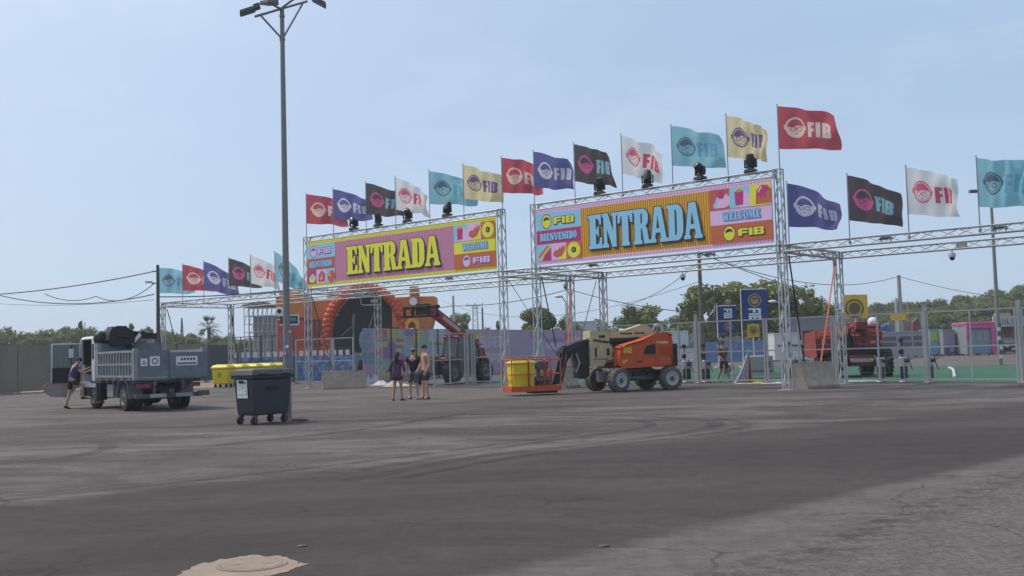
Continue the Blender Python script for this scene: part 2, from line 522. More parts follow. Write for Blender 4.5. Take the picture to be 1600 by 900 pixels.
ribbon([(620, 748), (820, 712), (1010, 690), (1140, 673), (1165, 663), (1120, 654)], 0.22, 0.012)
ribbon([(0, 722), (90, 716), (150, 706), (172, 697), (150, 690)], 0.35, 0.004)
ribbon([(300, 700), (560, 672), (800, 640), (1200, 628), (1600, 622)], 0.3, 0.016)
ribbon([(0, 783), (300, 752), (620, 715), (900, 678)], 0.22, 0.004)

# concrete collar with a manhole cover in the foreground
rnd = random.Random(5)
pc = [gp(*p) for p in [(272, 902), (300, 886), (338, 876), (392, 869), (440, 869), (462, 876), (478, 883), (462, 890), (440, 896), (400, 904), (380, 935), (300, 935)]]
PALE = mat('pale_concrete', (0.275, 0.21, 0.16), 0.9, 0, 0.16, 3.5, 0.35)
fine = []
for i, p in enumerate(pc):
    q = pc[(i + 1) % len(pc)]
    for k in range(6):
        s = p.lerp(q, k / 6)
        fine.append(s + V((rnd.uniform(-.025, .025), rnd.uniform(-.04, .04), 0)))
structure(flat('concrete_pavement_patch', fine, 0.004, PALE))
mc = gp(394, 883)
mh = thing('manhole_cover', 'round cast manhole cover set in the pale concrete patch in the foreground', 'manhole cover', (mc.x, mc.y, 0))
mb = MB(); mb.lathe((0, 0, 0.004), (0, 0, 1), [(0.27, 0), (0.27, 0.006), (0.245, 0.007), (0.24, 0.004)], 32)
MHM = mat('manhole_iron', (0.25, 0.195, 0.15), 0.9, 0.0, 0.2, 8, 0.3)
mb.build('rim', MHM, mh)
mb = MB(); mb.lathe((0, 0, 0.004), (0, 0, 1), [(0.235, 0), (0.235, 0.007)], 32)
for k in (-1, 1): mb.box((k * .11, 0, 0.0118), (0.05, 0.03, 0.003))
mb.build('cover', MHM, mh)
for q, lab in (((944, 854)), 'small dark scrap of litter at the edge of the pale strip'), ((472, 854), 'small dark stone lying beyond the manhole patch'):
    p = gp(*q)
    mb = MB(Matrix.Translation(p)); mb.ball((0, 0, 0.006), (0.045, 0.022, 0.010), 8, 6)
    tag(mb.build('litter_scrap', STEELD), lab, 'litter')
# ------------------------------------------------------------------ aluminium truss entrance
TW = 0.29
def truss(mb, a, b, up=V((0, 0, 1)), w=TW, pitch=0.56, r=0.026, rd=0.0155):
    a = V(a); b = V(b); d = (b - a); Ln = d.length; d.normalize()
    s = d.cross(V(up)).normalized(); u = s.cross(d).normalized()
    h = w / 2 - r
    c = [(s * i + u * j) * h for i, j in ((-1, -1), (1, -1), (1, 1), (-1, 1))]
    for k in c: mb.cyl(a + k, b + k, r, n=8)
    n = max(2, round(Ln / pitch))
    for f in range(4):
        p, q = c[f], c[(f + 1) % 4]
        for i in range(n):
            x0 = a + d * (Ln * i / n); x1 = a + d * (Ln * (i + 1) / n)
            if (i + f) % 2: mb.cyl(x0 + p, x1 + q, rd, n=4, cap=False)
            else: mb.cyl(x0 + q, x1 + p, rd, n=4, cap=False)
    for x in (a + d * 0.012, b - d * 0.012):
        for f in range(4): mb.cyl(x + c[f], x + c[(f + 1) % 4], rd * 1.2, n=4, cap=False)

ZL0, ZL1 = 4.70, 4.99        # lower beam
ZLc = (ZL0 + ZL1) / 2
ZT = 7.60                    # top of the gate
DEP = 4.7
tA0, tA1 = 0.0, t_at(786, 4.5)
tB0, tB1 = t_at(838, 4.5), t_at(1222, 4.5)
tL = t_at(254, 3.0)
tR = t_at(1700, 4.0)
def tower(root, t, n, z1):
    mb = MB(); truss(mb, fac(t, n, 0.03), fac(t, n, z1), up=FN)
    mb.box(fac(t, n, 0.015), (0.5, 0.5, 0.02), Matrix.Rotation(FANG, 3, 'Z'))
    # sleeve blocks where the tower modules are bolted
    for z in (ZLc - .16, ZLc + .16):
        if z < z1:
            for i in (-1, 1):
                for j in (-1, 1):
                    mb.cyl(fac(t + i * .12, n + j * .12, z - .05), fac(t + i * .12, n + j * .12, z + .05), 0.034, n=8)
    return mb.build('tower', ALU, root, world=True)
def beam(root, a, b, name='beam'):
    mb = MB(); truss(mb, a, b)
    return mb.build(name, ALU, root, world=True)
g_ = TW / 2 + 0.003
def gate(t0, t1, label):
    p = fac((t0 + t1) / 2)
    root = thing('truss_gate', label, 'gate', p, FANG, 'aluminium entrance gates')
    for t in (t0, t1):
        tower(root, t, 0, ZT); tower(root, t, DEP, ZL1)
        beam(root, fac(t, g_, ZLc), fac(t, DEP - g_, ZLc), 'side_beam')
    beam(root, fac(t0 + g_, 0, ZLc), fac(t1 - g_, 0, ZLc))
    beam(root, fac(t0 + g_, DEP, ZLc), fac(t1 - g_, DEP, ZLc))
    beam(root, fac(t0 + g_, 0, ZT - .145), fac(t1 - g_, 0, ZT - .145), 'top_beam')
    return root
gA = gate(tA0, tA1, 'aluminium truss gate carrying the pink banner with yellow ENTRADA lettering')
gB = gate(tB0, tB1, 'aluminium truss gate carrying the orange banner with blue ENTRADA lettering')
# link between the two gates
def link_truss(label, t0, t1, ends=()):
    root = thing('truss_wing', label, 'truss frame', fac((t0 + t1) / 2), FANG, 'truss wings of the entrance')
    for n in (0, DEP): beam(root, fac(t0, n, ZLc), fac(t1, n, ZLc))
    for t in ends:
        tower(root, t, 0, ZL1); tower(root, t, DEP, ZL1)
        beam(root, fac(t, g_, ZLc), fac(t, DEP - g_, ZLc), 'side_beam')
    return root
link_truss('short pair of truss beams joining the two banner gates', tA1 + g_, tB0 - g_)
lw = link_truss('low truss frame on the left with six flags above it', tL + g_, tA0 - g_, (tL,))
rw = link_truss('low truss frame running out of view at the right edge', tB1 + g_, tR - g_, (tR,))
TUBE = mat('black_brace', (0.04, 0.04, 0.045), 0.5, 0.3)
def brace(root, a, b):
    MB().cyl(a, b, 0.028, n=8).build('brace', TUBE, root, world=True)
brace(lw, fac(tL + .1, .25, 4.6), fac(tL + 1.6, .6, .02))
brace(lw, fac(tL + .15, DEP - .1, 4.6), fac(tL - 1.2, DEP + 1.5, .02))
brace(lw, fac(tL + .5, DEP - .2, 4.6), fac(tL - .7, DEP + .6, .02))

# ------------------------------------------------------------------ lettering
GL = {
 'E': (6.4, [[(0,0),(6.2,0),(6.3,3.2),(5.4,3.1),(4.9,1.6),(4.1,1.2),(3.5,1.2),(3.5,4.4),(4.0,4.3),(4.4,3.5),(4.9,3.5),(4.9,6.5),(4.4,6.5),(4.0,5.7),(3.5,5.6),(3.5,8.8),(4.2,8.8),(4.9,8.2),(5.2,6.9),(6.0,6.9),(6.0,10),(0,10),(0,9.2),(.7,8.7),(.7,1.3),(0,.8)]]),
 'N': (7.1, [[(0,0),(2.9,0),(2.9,.8),(2.2,1.3),(2.2,5.4),(4.5,0),(6.4,0),(6.4,8.7),(7,9.2),(7,10),(4.4,10),(4.4,9.2),(5.0,8.7),(5.0,4.7),(2.7,10),(0,10),(0,9.2),(.7,8.7),(.7,1.3),(0,.8)]]),
 'T': (6.7, [[(1.5,0),(5.1,0),(5.1,.8),(4.7,1.3),(4.7,8.7),(5.2,8.5),(5.7,6.6),(6.6,6.6),(6.6,10),(0,10),(0,6.6),(.9,6.6),(1.4,8.5),(1.9,8.7),(1.9,1.3),(1.5,.8)]]),
 'R': (7.2, [[(0,0),(3.9,0),(3.9,.8),(3.4,1.3),(3.4,4.4),(3.9,4.4),(4.7,0),(7.2,0),(7.2,.9),(6.7,1.2),(6.1,4.2),(5.4,5.0),(6.2,5.7),(6.6,6.8),(6.6,8.2),(6.0,9.4),(4.8,10),(0,10),(0,9.2),(.7,8.7),(.7,1.3),(0,.8)],[(3.4,5.6),(3.4,8.8),(3.9,8.6),(4.1,8.0),(4.1,6.4),(3.9,5.8)]]),
 'A': (7.3, [[(0,0),(2.7,0),(2.7,.8),(2.2,1.2),(2.5,2.7),(4.4,2.7),(4.7,1.2),(4.2,.8),(4.2,0),(7.4,0),(7.4,.9),(6.9,1.2),(5.0,10),(2.2,10),(.6,1.2),(0,.8)],[(2.8,4.0),(3.45,7.6),(4.15,4.0)]]),
 'D': (6.9, [[(0,0),(4.6,0),(5.9,.7),(6.6,2.2),(6.75,5),(6.6,7.8),(5.9,9.3),(4.6,10),(0,10),(0,9.2),(.7,8.7),(.7,1.3),(0,.8)],[(3.3,1.3),(3.3,8.7),(3.9,8.4),(4.1,7.2),(4.1,2.8),(3.9,1.6)]]),
 'B': (6.6, [[(0,0),(4.8,0),(6.1,.8),(6.5,2.2),(6.5,3.6),(5.9,4.8),(5.4,5.2),(5.9,5.7),(6.2,6.8),(6.2,8.2),(5.7,9.4),(4.5,10),(0,10),(0,9.2),(.7,8.7),(.7,1.3),(0,.8)],[(3.2,1.2),(3.2,4.4),(3.8,4.2),(4.0,3.6),(4.0,2),(3.8,1.4)],[(3.2,5.7),(3.2,8.8),(3.7,8.6),(3.9,8),(3.9,6.5),(3.7,5.9)]]),
 'I': (4.2, [[(0,0),(4,0),(4,.8),(3.4,1.3),(3.4,8.7),(4,9.2),(4,10),(0,10),(0,9.2),(.6,8.7),(.6,1.3),(0,.8)]]),
 'V': (7.1, [[(0,10),(3.1,10),(3.1,9.2),(2.7,8.8),(3.9,3),(4.9,8.8),(4.5,9.2),(4.5,10),(7,10),(7,9.2),(6.5,8.8),(4.6,0),(2.4,0),(.5,8.8),(0,9.2)]]),
 'W': (9.6, [[(0,10),(3,10),(3,9.2),(2.7,8.8),(3.3,4),(4.2,9),(5.6,9),(6.5,4),(7.1,8.8),(6.8,9.2),(6.8,10),(9.4,10),(9.4,9.2),(9,8.8),(7.6,0),(5.6,0),(4.9,4.2),(4.2,0),(2.2,0),(.5,8.8),(0,9.2)]]),
 'L': (6.0, [[(0,0),(5.8,0),(5.8,3.4),(5,3.2),(4.6,1.7),(3.4,1.2),(3.4,8.7),(4,9.2),(4,10),(0,10),(0,9.2),(.7,8.7),(.7,1.3),(0,.8)]]),
 'C': (6.6, [[(6.3,6.6),(6.3,10),(5.8,10),(5.4,9.6),(4.4,10),(2.6,10),(1,9),(.2,7),(.2,3),(1,1),(2.6,0),(4.4,0),(5.8,1),(6.4,3.2),(5.5,3.4),(5,1.8),(4.1,1.2),(3.4,1.5),(3.0,3),(3.0,7),(3.4,8.5),(4.1,8.8),(5,8.2),(5.4,6.6)]]),
 'M': (9.6, [[(0,0),(2.4,0),(2.4,.8),(1.9,1.3),(1.9,6.6),(3.8,0),(4.9,0),(6.3,6.6),(6.3,1.3),(5.8,.8),(5.8,0),(9.4,0),(9.4,.8),(8.9,1.3),(8.9,8.7),(9.4,9.2),(9.4,10),(6.6,10),(5.0,4.8),(3.2,10),(0,10),(0,9.2),(.6,8.7),(.6,1.3),(0,.8)]]),
}
GL['O'] = (6.7, [[(3.3 + 3.2 * math.cos(a), 5 + 5 * math.sin(a)) for a in [2 * PI * i / 20 for i in range(20)]],
                 [(3.3 + .85 * math.cos(a), 5 + 3.7 * math.sin(a)) for a in [2 * PI * i / 14 for i in range(14)]]])
GF = {
 'F': (8.5, [[(0,0),(3,0),(3,3.4),(7.4,3.4),(7.4,5.8),(3,5.8),(3,7.5),(8,7.5),(8,10),(1.2,10),(0,8.8)]]),
 'I': (3.9, [[(0,0),(3,0),(3,10),(0,10)]]),
 'B': (8.0, [[(0,0),(7,0),(8,1),(8,4.2),(7.4,5),(8,5.8),(8,9),(7,10),(0,10)],[(3,2.2),(3,4),(5.4,4),(5.4,2.2)],[(3,6),(3,7.8),(5.4,7.8),(5.4,6)]]),
 'S': (8.0, [[(0,0),(7,0),(8,1),(8,5),(7,6),(3,6),(3,7.6),(7.8,7.6),(7.8,10),(1,10),(0,9),(0,4.6),(1,3.8),(5,3.8),(5,2.4),(0,2.4)]]),
 'U': (8.3, [[(0,10),(0,1),(1,0),(7,0),(8,1),(8,10),(5,10),(5,2.4),(3,2.4),(3,10)]]),
 'E': (7.8, [[(0,0),(7.4,0),(7.4,2.4),(3,2.4),(3,3.9),(6.8,3.9),(6.8,6.1),(3,6.1),(3,7.6),(7.4,7.6),(7.4,10),(0,10)]]),
 'R': (8.2, [[(0,0),(3,0),(3,3.2),(4.2,3.2),(5.4,0),(8.4,0),(7,3.9),(8,5),(8,9),(7,10),(0,10)],[(3,5.4),(3,7.6),(5.2,7.6),(5.2,5.4)]]),
 'O': (8.3, [[(1,0),(7,0),(8,1),(8,9),(7,10),(1,10),(0,9),(0,1)],[(3,2.4),(3,7.6),(5,7.6),(5,2.4)]]),
 'P': (8.2, [[(0,0),(3,0),(3,3),(7,3),(8,4),(8,9),(7,10),(0,10)],[(3,5.4),(3,7.6),(5.2,7.6),(5.2,5.4)]]),
 'A': (8.3, [[(0,0),(3,0),(3,3),(5,3),(5,0),(8,0),(8,9),(7,10),(1,10),(0,9)],[(3,5.2),(3,7.6),(5,7.6),(5,5.2)]]),
}
def text_loops(word, font, x0, x1, y0, h):
    tot = sum(font[c][0] for c in word)
    sx = (x1 - x0) / tot; sy = h / 10
    out = []; x = x0
    for c in word:
        wd, loops = font[c]
        out.append([[(x + px * sx, y0 + py * sy) for px, py in l] for l in loops])
        x += wd * sx
    return out
def circ(cx, cy, r, n=24, a0=0, a1=2 * PI, ry=None):
    ry = ry or r
    return [(cx + r * math.cos(a0 + (a1 - a0) * i / n), cy + ry * math.sin(a0 + (a1 - a0) * i / n)) for i in range(n)]
def rect(x0, y0, x1, y1): return [(x0, y0), (x1, y0), (x1, y1), (x0, y1)]

# ------------------------------------------------------------------ gate banners
BC = {'yellow': (0.74, 0.66, 0.05), 'blue': (0.25, 0.52, 0.68), 'pink': (0.56, 0.25, 0.34), 'mauve': (0.40, 0.13, 0.24), 'red': (0.48, 0.10, 0.07),
      'magenta': (0.45, 0.035, 0.17), 'orange': (0.72, 0.36, 0.03), 'brown': (0.36, 0.15, 0.015), 'dark': (0.035, 0.03, 0.045),
      'lilac': (0.68, 0.45, 0.66), 'white': (0.72, 0.70, 0.72), 'brick': (0.50, 0.13, 0.055), 'gold': (0.74, 0.45, 0.05), 'navy': (0.10, 0.09, 0.28), 'ochre': (0.5, 0.35, 0.03)}
BN = list(BC)
BMATS = [mat('vinyl_' + k, tuple(min(.8, c * 1.15 + .006) for c in v), 0.55, 0, 0.03, 0.6, 0, 0.25) for k, v in BC.items()]
def banner(t0, t1, z0, z1, sch, label):
    root_p = fac((t0 + t1) / 2, -0.17, z0)
    o_w, o_h = t1 - t0, z1 - z0
    M = Matrix.Translation(fac(t0, -0.16, z0)) @ Matrix.Rotation(FANG, 4, 'Z')
    mb = MB(M)
    lay = [0]
    def put(loops, colr, new=True):
        if new: lay[0] += 1
        k = lay[0] * 0.0005
        mb.m(BN.index(colr)); mb.shape(loops, lambda x, y: (x, -k, y))
    def newl(): lay[0] += 1
    mb.m(BN.index(sch['border'])); mb.bb(0, o_w, 0, 0.02, 0, o_h)
    bd = 0.15
    # bulb-like dots along the borders
    newl()
    n = int(o_w / 0.14)
    for i in range(n):
        x = (i + .5) * o_w / n
        for y in (bd * .45, o_h - bd * .5):
            put([[(x - .045, y - .03), (x + .03, y - .03), (x + .045, y + .035), (x - .02, y + .035)]], sch['dot'], False)
    a, b = sch['split']
    newl()
    put([rect(a, bd, b, o_h - bd)], sch['field'], False)
    newl()
    ns = int((b - a) / 0.098)
    for i in range(ns):
        x = a + (i + .5) * (b - a) / ns
        put([rect(x - .021, bd, x + .021, o_h - bd)], sch['stripe'], False)
    ih = o_h - 2 * bd
    rows = [bd, bd + ih * .345, bd + ih * .64, o_h - bd]
    sq = (a - 0.02) / 3
    def logo(x0, x1, y0, y1, cc, outline):
        h = y1 - y0; cy = (y0 + y1) / 2; r = h * .33; cx = x0 + (x1 - x0) * .24
        put([circ(cx, cy, r * 1.12, ry=r * 1.3)], outline); put([circ(cx, cy, r, ry=r * 1.16)], cc)
        # dark hair sweep in the round emblem
        put([[(cx - r * .72, cy + r * .05), (cx - r * .60, cy + r * .55), (cx - r * .1, cy + r * .80), (cx + r * .5, cy + r * .62), (cx + r * .72, cy + r * .05), (cx + r * .25, cy + r * .30), (cx - r * .2, cy + r * .22)]], outline)
        tx0, tx1 = x0 + (x1 - x0) * .40, x0 + (x1 - x0) * .85
        th = h * .40
        for dx, dy in ((.035, -.035), (-.02, .02), (.02, .02), (-.02, -.02), (.05, -.05)):
            newl()
            for L_ in text_loops('FIB', GF, tx0 + dx, tx1 + dx, cy - th / 2 + dy, th): put(L_, outline, False)
        newl()
        for L_ in text_loops('FIB', GF, tx0, tx1, cy - th / 2, th): put(L_, cc, False)
    def word(wd, x0, x1, y0, h, cc, outline, font=GL, sh=.03, sd=.018):
        offs = [(-sd, sd), (sd, sd), (-sd, -sd), (sd, -sd), (0, sd), (sh * .6, -sh * .6), (sh, -sh)]
        for dx, dy in offs:
            newl()
            for L_ in text_loops(wd, font, x0 + dx, x1 + dx, y0 + dy, h): put(L_, outline, False)
        newl()
        for L_ in text_loops(wd, font, x0, x1, y0, h): put(L_, cc, False)
    def icon(kind, x0, y0, x1, y1, bgc):
        put([rect(x0, y0, x1, y1)], bgc)
        w_, h_ = x1 - x0, y1 - y0
        X = lambda u: x0 + u * w_
        Y = lambda v: y0 + v * h_
        P = lambda pts: [(X(u), Y(v)) for u, v in pts]
        if kind == 'slice':      # pale ice block on a magenta ground
            put([P([(.25, .1), (.75, .1), (.95, .45), (.62, .78), (.2, .45)])], 'yellow'); put([P([(.3, .45), (.62, .78), (.85, .55), (.55, .28)])], 'blue')
        elif kind == 'house':
            put([P([(.2, .1), (.9, .1), (.95, .6), (.6, .95), (.25, .6)])], 'magenta'); put([circ(X(.52), Y(.42), w_ * .27, 16)], 'red'); put([circ(X(.45), Y(.32), w_ * .1, 10)], 'gold'); put([circ(X(.62), Y(.36), w_ * .09, 10)], 'gold'); put([P([(.5, .4), (.58, .4), (.66, .7), (.58, .7)])], 'gold')
        elif kind == 'ball':
            put([circ(X(.62), Y(.42), w_ * .42, 18)], 'red'); put([P([(.3, .45), (.4, .75), (.62, .84), (.6, .42)])], 'gold'); put([P([(.48, .55), (.52, .8), (.62, .84), (.6, .42)])], 'red')
        elif kind == 'cup':
            put([P([(.5, 0), (1, 0), (1, .6), (.75, .8), (.5, .6)])], 'lilac'); put([P([(.28, .12), (.66, .12), (.7, .85), (.25, .85)])], 'magenta'); put([circ(X(.475), Y(.82), w_ * .24, 14, ry=h_ * .07)], 'gold'); put([circ(X(.475), Y(.82), w_ * .15, 12, ry=h_ * .04)], 'brick')
        elif kind == 'sauce':
            put([P([(.45, 0), (1, 0), (1, .75), (.7, .45)])], 'yellow')
            put([P([(.12, .25), (.4, .12), (.7, .2), (.92, .55), (.96, .85), (.8, .7), (.78, .9), (.62, .62), (.6, .8), (.44, .55), (.3, .6), (.15, .48)])], 'red')
            put([P([(.25, .3), (.5, .22), (.62, .35), (.5, .42)])], 'brick')
        elif kind == 'ring':
            put([circ(X(.5), Y(.5), w_ * .42, 26)], 'yellow'); put([circ(X(.5), Y(.5), w_ * .16, 16)], 'dark'); put([circ(X(.48), Y(.5), w_ * .06, 10)], 'ochre'); put([P([(.14, .2), (.3, .26), (.22, .38), (.12, .32)])], 'lilac')
        elif kind == 'roll':
            put([P([(.35, 0), (1, 0), (1, .75), (.8, .8)])], 'magenta'); put([P([(.1, .18), (.25, .1), (.95, .75), (.85, .92)])], 'gold'); put([P([(.1, .30), (.72, .92), (.82, .86), (.2, .2)])], 'brick')
        elif kind == 'cone':
            put([P([(.2, .1), (.75, .08), (1, .2), (1, .6), (.8, .75), (.35, .6)])], 'lilac'); put([P([(.15, .2), (.3, .12), (.5, .52), (.38, .58)])], 'blue'); put([circ(X(.58), Y(.72), w_ * .2, 6)], 'magenta')
        elif kind == 'drip':
            put([P([(.25, .05), (1, .05), (1, .7), (.85, .92), (.55, .95), (.3, .7)])], 'brick'); put([P([(.3, .7), (.35, .3), (.45, .5), (.52, .22), (.6, .5), (.7, .28), (.76, .6), (.95, .72), (.8, .9), (.55, .93)])], 'magenta'); put([P([(.34, .62), (.42, .6), (.6, .86), (.52, .88)])], 'lilac')
    # left panel
    put([rect(0.02, rows[2], a, rows[3])], sch['lt']); put([rect(0.02, rows[1], a, rows[2])], sch['lm'])
    logo(0.02, a, rows[2], rows[3], sch['lc'], sch['lo'])
    word('BIENVENIDO', a * .09, a * .91, rows[1] + (rows[2] - rows[1]) * .24, (rows[2] - rows[1]) * .52, sch['wc1'], sch['wo1'], sh=.02, sd=.012)
    for i, (k, cc) in enumerate(sch['li']):
        icon(k, 0.02 + i * sq, rows[0], 0.02 + (i + 1) * sq, rows[1], cc)
    # right panel
    rr = [bd, bd + ih * .34, bd + ih * .62, o_h - bd]
    e = o_w - 0.02
    put([rect(b, rr[0], e, rr[1])], sch['rb']); put([rect(b, rr[1], e, rr[2])], sch['rm'])
    logo(b + .2, e, rr[0], rr[1], sch['rc'], sch['ro'])
    word('WELCOME', b + (e - b) * .2, b + (e - b) * .82, rr[1] + (rr[2] - rr[1]) * .24, (rr[2] - rr[1]) * .55, sch['wc2'], sch['wo2'], sh=.025, sd=.014)
    sq2 = (e - b) / 3
    for i, (k, cc) in enumerate(sch['ri']):
        icon(k, b + i * sq2, rr[2], b + (i + 1) * sq2, rr[3], cc)
    word('ENTRADA', sch['tx'][0], sch['tx'][1], o_h * .5 - .69, 1.33, sch['txt'], sch['tout'], sh=.085, sd=.03)
    o = mb.build('entrance_banner', BMATS, smooth=False)
    return tag(o, label, 'banner', 'entrance banners')
banner(tA0 + .19, tA1 - .19, 5.05, 7.29, dict(border='yellow', dot='ochre', field='pink', stripe='mauve', split=(t_at(527.5, 6) - tA0 - .19, t_at(714, 6) - tA0 - .19), lt='blue', lm='red', lc='lilac', lo='navy',
    wc1='blue', wo1='navy', li=[('slice', 'magenta'), ('house', 'lilac'), ('ball', 'blue')], rb='brick', rm='yellow', rc='lilac', ro='navy', wc2='blue', wo2='navy',
    ri=[('cup', 'blue'), ('sauce', 'lilac'), ('ring', 'brick')], txt='yellow', tout='dark', tx=(t_at(546, 6) - tA0 - .19, t_at(692, 6) - tA0 - .19)),
    'pink striped banner with big yellow ENTRADA letters')
banner(tB0 + .19, tB1 - .19, 5.05, 7.29, dict(border='lilac', dot='pink', field='orange', stripe='brown', split=(t_at(912, 6) - tB0 - .19, t_at(1114, 6) - tB0 - .19), lt='blue', lm='magenta', lc='yellow', lo='dark',
    wc1='blue', wo1='navy', li=[('roll', 'blue'), ('sauce', 'lilac'), ('ring', 'brick')], rb='brick', rm='lilac', rc='yellow', ro='dark', wc2='blue', wo2='navy',
    ri=[('cone', 'red'), ('cup', 'blue'), ('drip', 'yellow')], txt='blue', tout='dark', tx=(t_at(924, 6) - tB0 - .19, t_at(1101, 6) - tB0 - .19)),
    'orange striped banner with big blue ENTRADA letters')
# ------------------------------------------------------------------ flags
def inside(loops, X, Y):
    r = np.zeros(X.shape, bool)
    for l in loops:
        n = len(l)
        for i in range(n):
            x0, y0 = l[i]; x1, y1 = l[(i + 1) % n]
            if y0 == y1: continue
            c = ((y0 > Y) != (y1 > Y)) & (X < (x1 - x0) * (Y - y0) / (y1 - y0) + x0)
            r ^= c
    return r
def emblem(X, Y, filled):
    """round badge: ring, hair sweep, two round lenses; unit radius"""
    r = np.hypot(X, Y)
    hair = (r < .80) & (Y > .06 + .30 * np.clip(X + .25, -1, 1) - 0.55 * np.clip(X - .25, 0, 1)) & (Y > .02)
    lens = np.zeros(X.shape, bool)
    for s in (-.30, .30):
        q = np.hypot(X - s, Y + .16)
        lens |= (q > .17) & (q < .25)
    lens |= (np.abs(Y + .14) < .04) & (np.abs(X) < .1)
    mouth = (np.abs(Y + .58) < .04) & (np.abs(X) < .12)
    ear = (np.abs(np.abs(X) - 1.06) < .07) & (np.abs(Y) < .22)
    if filled: return ((r < 1) & ~hair & ~lens & ~mouth) | ear
    return ((r > .86) & (r < 1)) | hair | lens | mouth | ear | ((r > .72) & (r < .77) & (Y < .05))
FC = {'red': ((0.42, 0.085, 0.105), (0.62, 0.47, 0.40), (0.62, 0.50, 0.47), True),
      'navy': ((0.115, 0.115, 0.27), (0.55, 0.54, 0.62), (0.46, 0.46, 0.56), True),
      'black': ((0.085, 0.073, 0.078), (0.48, 0.10, 0.24), (0.20, 0.38, 0.44), True),
      'white': ((0.70, 0.63, 0.67), (0.56, 0.12, 0.17), (0.56, 0.09, 0.12), False),
      'teal': ((0.22, 0.43, 0.50), (0.10, 0.13, 0.17), (0.13, 0.31, 0.42), False),
      'cream': ((0.64, 0.52, 0.31), (0.15, 0.12, 0.22), (0.15, 0.12, 0.25), False)}
FM = {k: [mat('flag_%s_%d' % (k, i), tuple(min(.82, x * 1.32) for x in c), 0.8, 0, 0.06, 2.0, 0, 0.2, 0.5) for i, c in enumerate(v[:3])] for k, v in FC.items()}
POLE = mat('flag_pole', (0.25, 0.25, 0.26), 0.45, 0.5)
FLAGW, FLAGH = 2.25, 1.5
FONTC = {'F': [[(0, 0), (1.5, 0), (1.5, 3.8), (2.5, 3.8), (2.5, 5.8), (1.5, 5.8), (1.5, 8), (2.7, 8), (2.7, 10), (0, 10)]],
         'I': [[(3.2, 0), (4.7, 0), (4.7, 10), (3.2, 10)]],
         'B': [[(5.4, 0), (7.6, 0), (8.6, 1), (8.6, 4.2), (8.1, 5), (8.6, 5.8), (8.6, 9), (7.6, 10), (5.4, 10)], [(6.8, 2), (6.8, 4.2), (7.2, 4.2), (7.2, 2)], [(6.8, 6), (6.8, 8), (7.2, 8), (7.2, 6)]]}
def flag(px, z0, z1, wpx, sag, sagb, c, label, seed, n=0.06, fold=0.0):
    rg = random.Random(seed)
    t = t_at(px, z1, n)
    p = fac(t, n, z0)
    root = thing('flag', label, 'flag', p, 0, 'festival flags on the entrance truss')
    # pole: a slim rod clamped to the truss
    mb = MB(); hgt = z1 - z0
    mb.cyl((0, 0, -.28), (0, 0, hgt), 0.019, 0.015, 8); mb.ball((0, 0, hgt + .01), 0.026, 8, 6)
    mb.box((0, 0, -.14), (.07, .08, .07)); mb.box((0, 0, .0), (.06, .07, .05))
    mb.build('pole', POLE, root)
    d = (p - EYE).dot(cF)
    wm = min(FLAGW * .985, wpx * d / FPX)
    yaw = math.acos(wm / FLAGW) * .75
    nu, nv = 132, 84
    u = np.linspace(0, FLAGW, nu + 1); v = np.linspace(0, FLAGH, nv + 1)
    U, W_ = np.meshgrid(u, v, indexing='ij')
    k = U / FLAGW; q = 1 - W_ / FLAGH
    ph = rg.uniform(0, 6.28); ph2 = rg.uniform(0, 6.28); f1 = rg.uniform(.8, 1.8); f2 = rg.uniform(2.2, 3.8)
    s0 = sag * d / FPX; s1 = sagb * d / FPX
    va = rg.uniform(.4, 1.0); amp = 0.05 + 0.22 * va * k ** 1.1
    wave = amp * (np.sin(2 * PI * f1 * k - 1.1 * q + ph) * .75 + .36 * np.sin(2 * PI * f2 * k + 1.7 * q + ph2)) * np.minimum(1, 3.5 * k)
    wave += .06 * np.sin(5.2 * (q * 1.3 + k) + ph2) * k + fold * k ** 2 * np.sin(4 * q + ph)
    drop = s0 * (1 - q) * k ** 1.35 + s1 * q * k ** 1.2
    drop += rg.uniform(-.03, .13) * (k ** 2) * np.sin(3.0 * q + rg.uniform(0, 3)) + (.02 + .06 * k * va) * np.sin(2 * PI * 1.3 * k + ph2) * k
    # ragged free end
    scale = wm / FLAGW / math.cos(yaw) * (1 - .05 * k * (1 + np.sin(3.1 * q + ph)))
    X = U * scale * math.cos(yaw) - wave * math.sin(yaw)
    Y = U * scale * math.sin(yaw) + wave * math.cos(yaw)
    Z = (hgt - .05) - FLAGH * q - drop
    co = np.stack([X + .02, Y, Z], -1).reshape(-1, 3)
    i, j = np.meshgrid(np.arange(nu), np.arange(nv), indexing='ij')
    a = (i * (nv + 1) + j).ravel()
    F = np.stack([a, a + nv + 1, a + nv + 2, a + 1], -1)
    uc = ((i + .5) * FLAGW / nu); vc = ((j + .5) * FLAGH / nv)
    base, e1, e2, filled = FC[c]
    M_ = np.zeros(uc.shape, int)
    M_[emblem((uc - .62) / .37, (vc - .77) / .37, filled)] = 1
    for l in FONTC.values():
        M_[inside([[(1.14 + x * .098, .47 + y * .056) for x, y in lp] for lp in l], uc, vc)] = 2
    me = bpy.data.meshes.new('cloth')
    me.from_pydata(co.tolist(), [], F.tolist())
    for x in FM[c]: me.materials.append(x)
    me.polygons.foreach_set('material_index', M_.ravel())
    me.polygons.foreach_set('use_smooth', [True] * len(me.polygons))
    o = bpy.data.objects.new('cloth', me); COL.objects.link(o); o.parent = root
    return root
CN = {'red': 'red flag with cream round emblem', 'navy': 'navy flag with pale round emblem', 'black': 'black flag with pink round emblem', 'white': 'white flag with red lettering', 'teal': 'teal flag with dark ring emblem', 'cream': 'cream flag with navy lettering'}
ZW, ZG = 7.12, 9.85
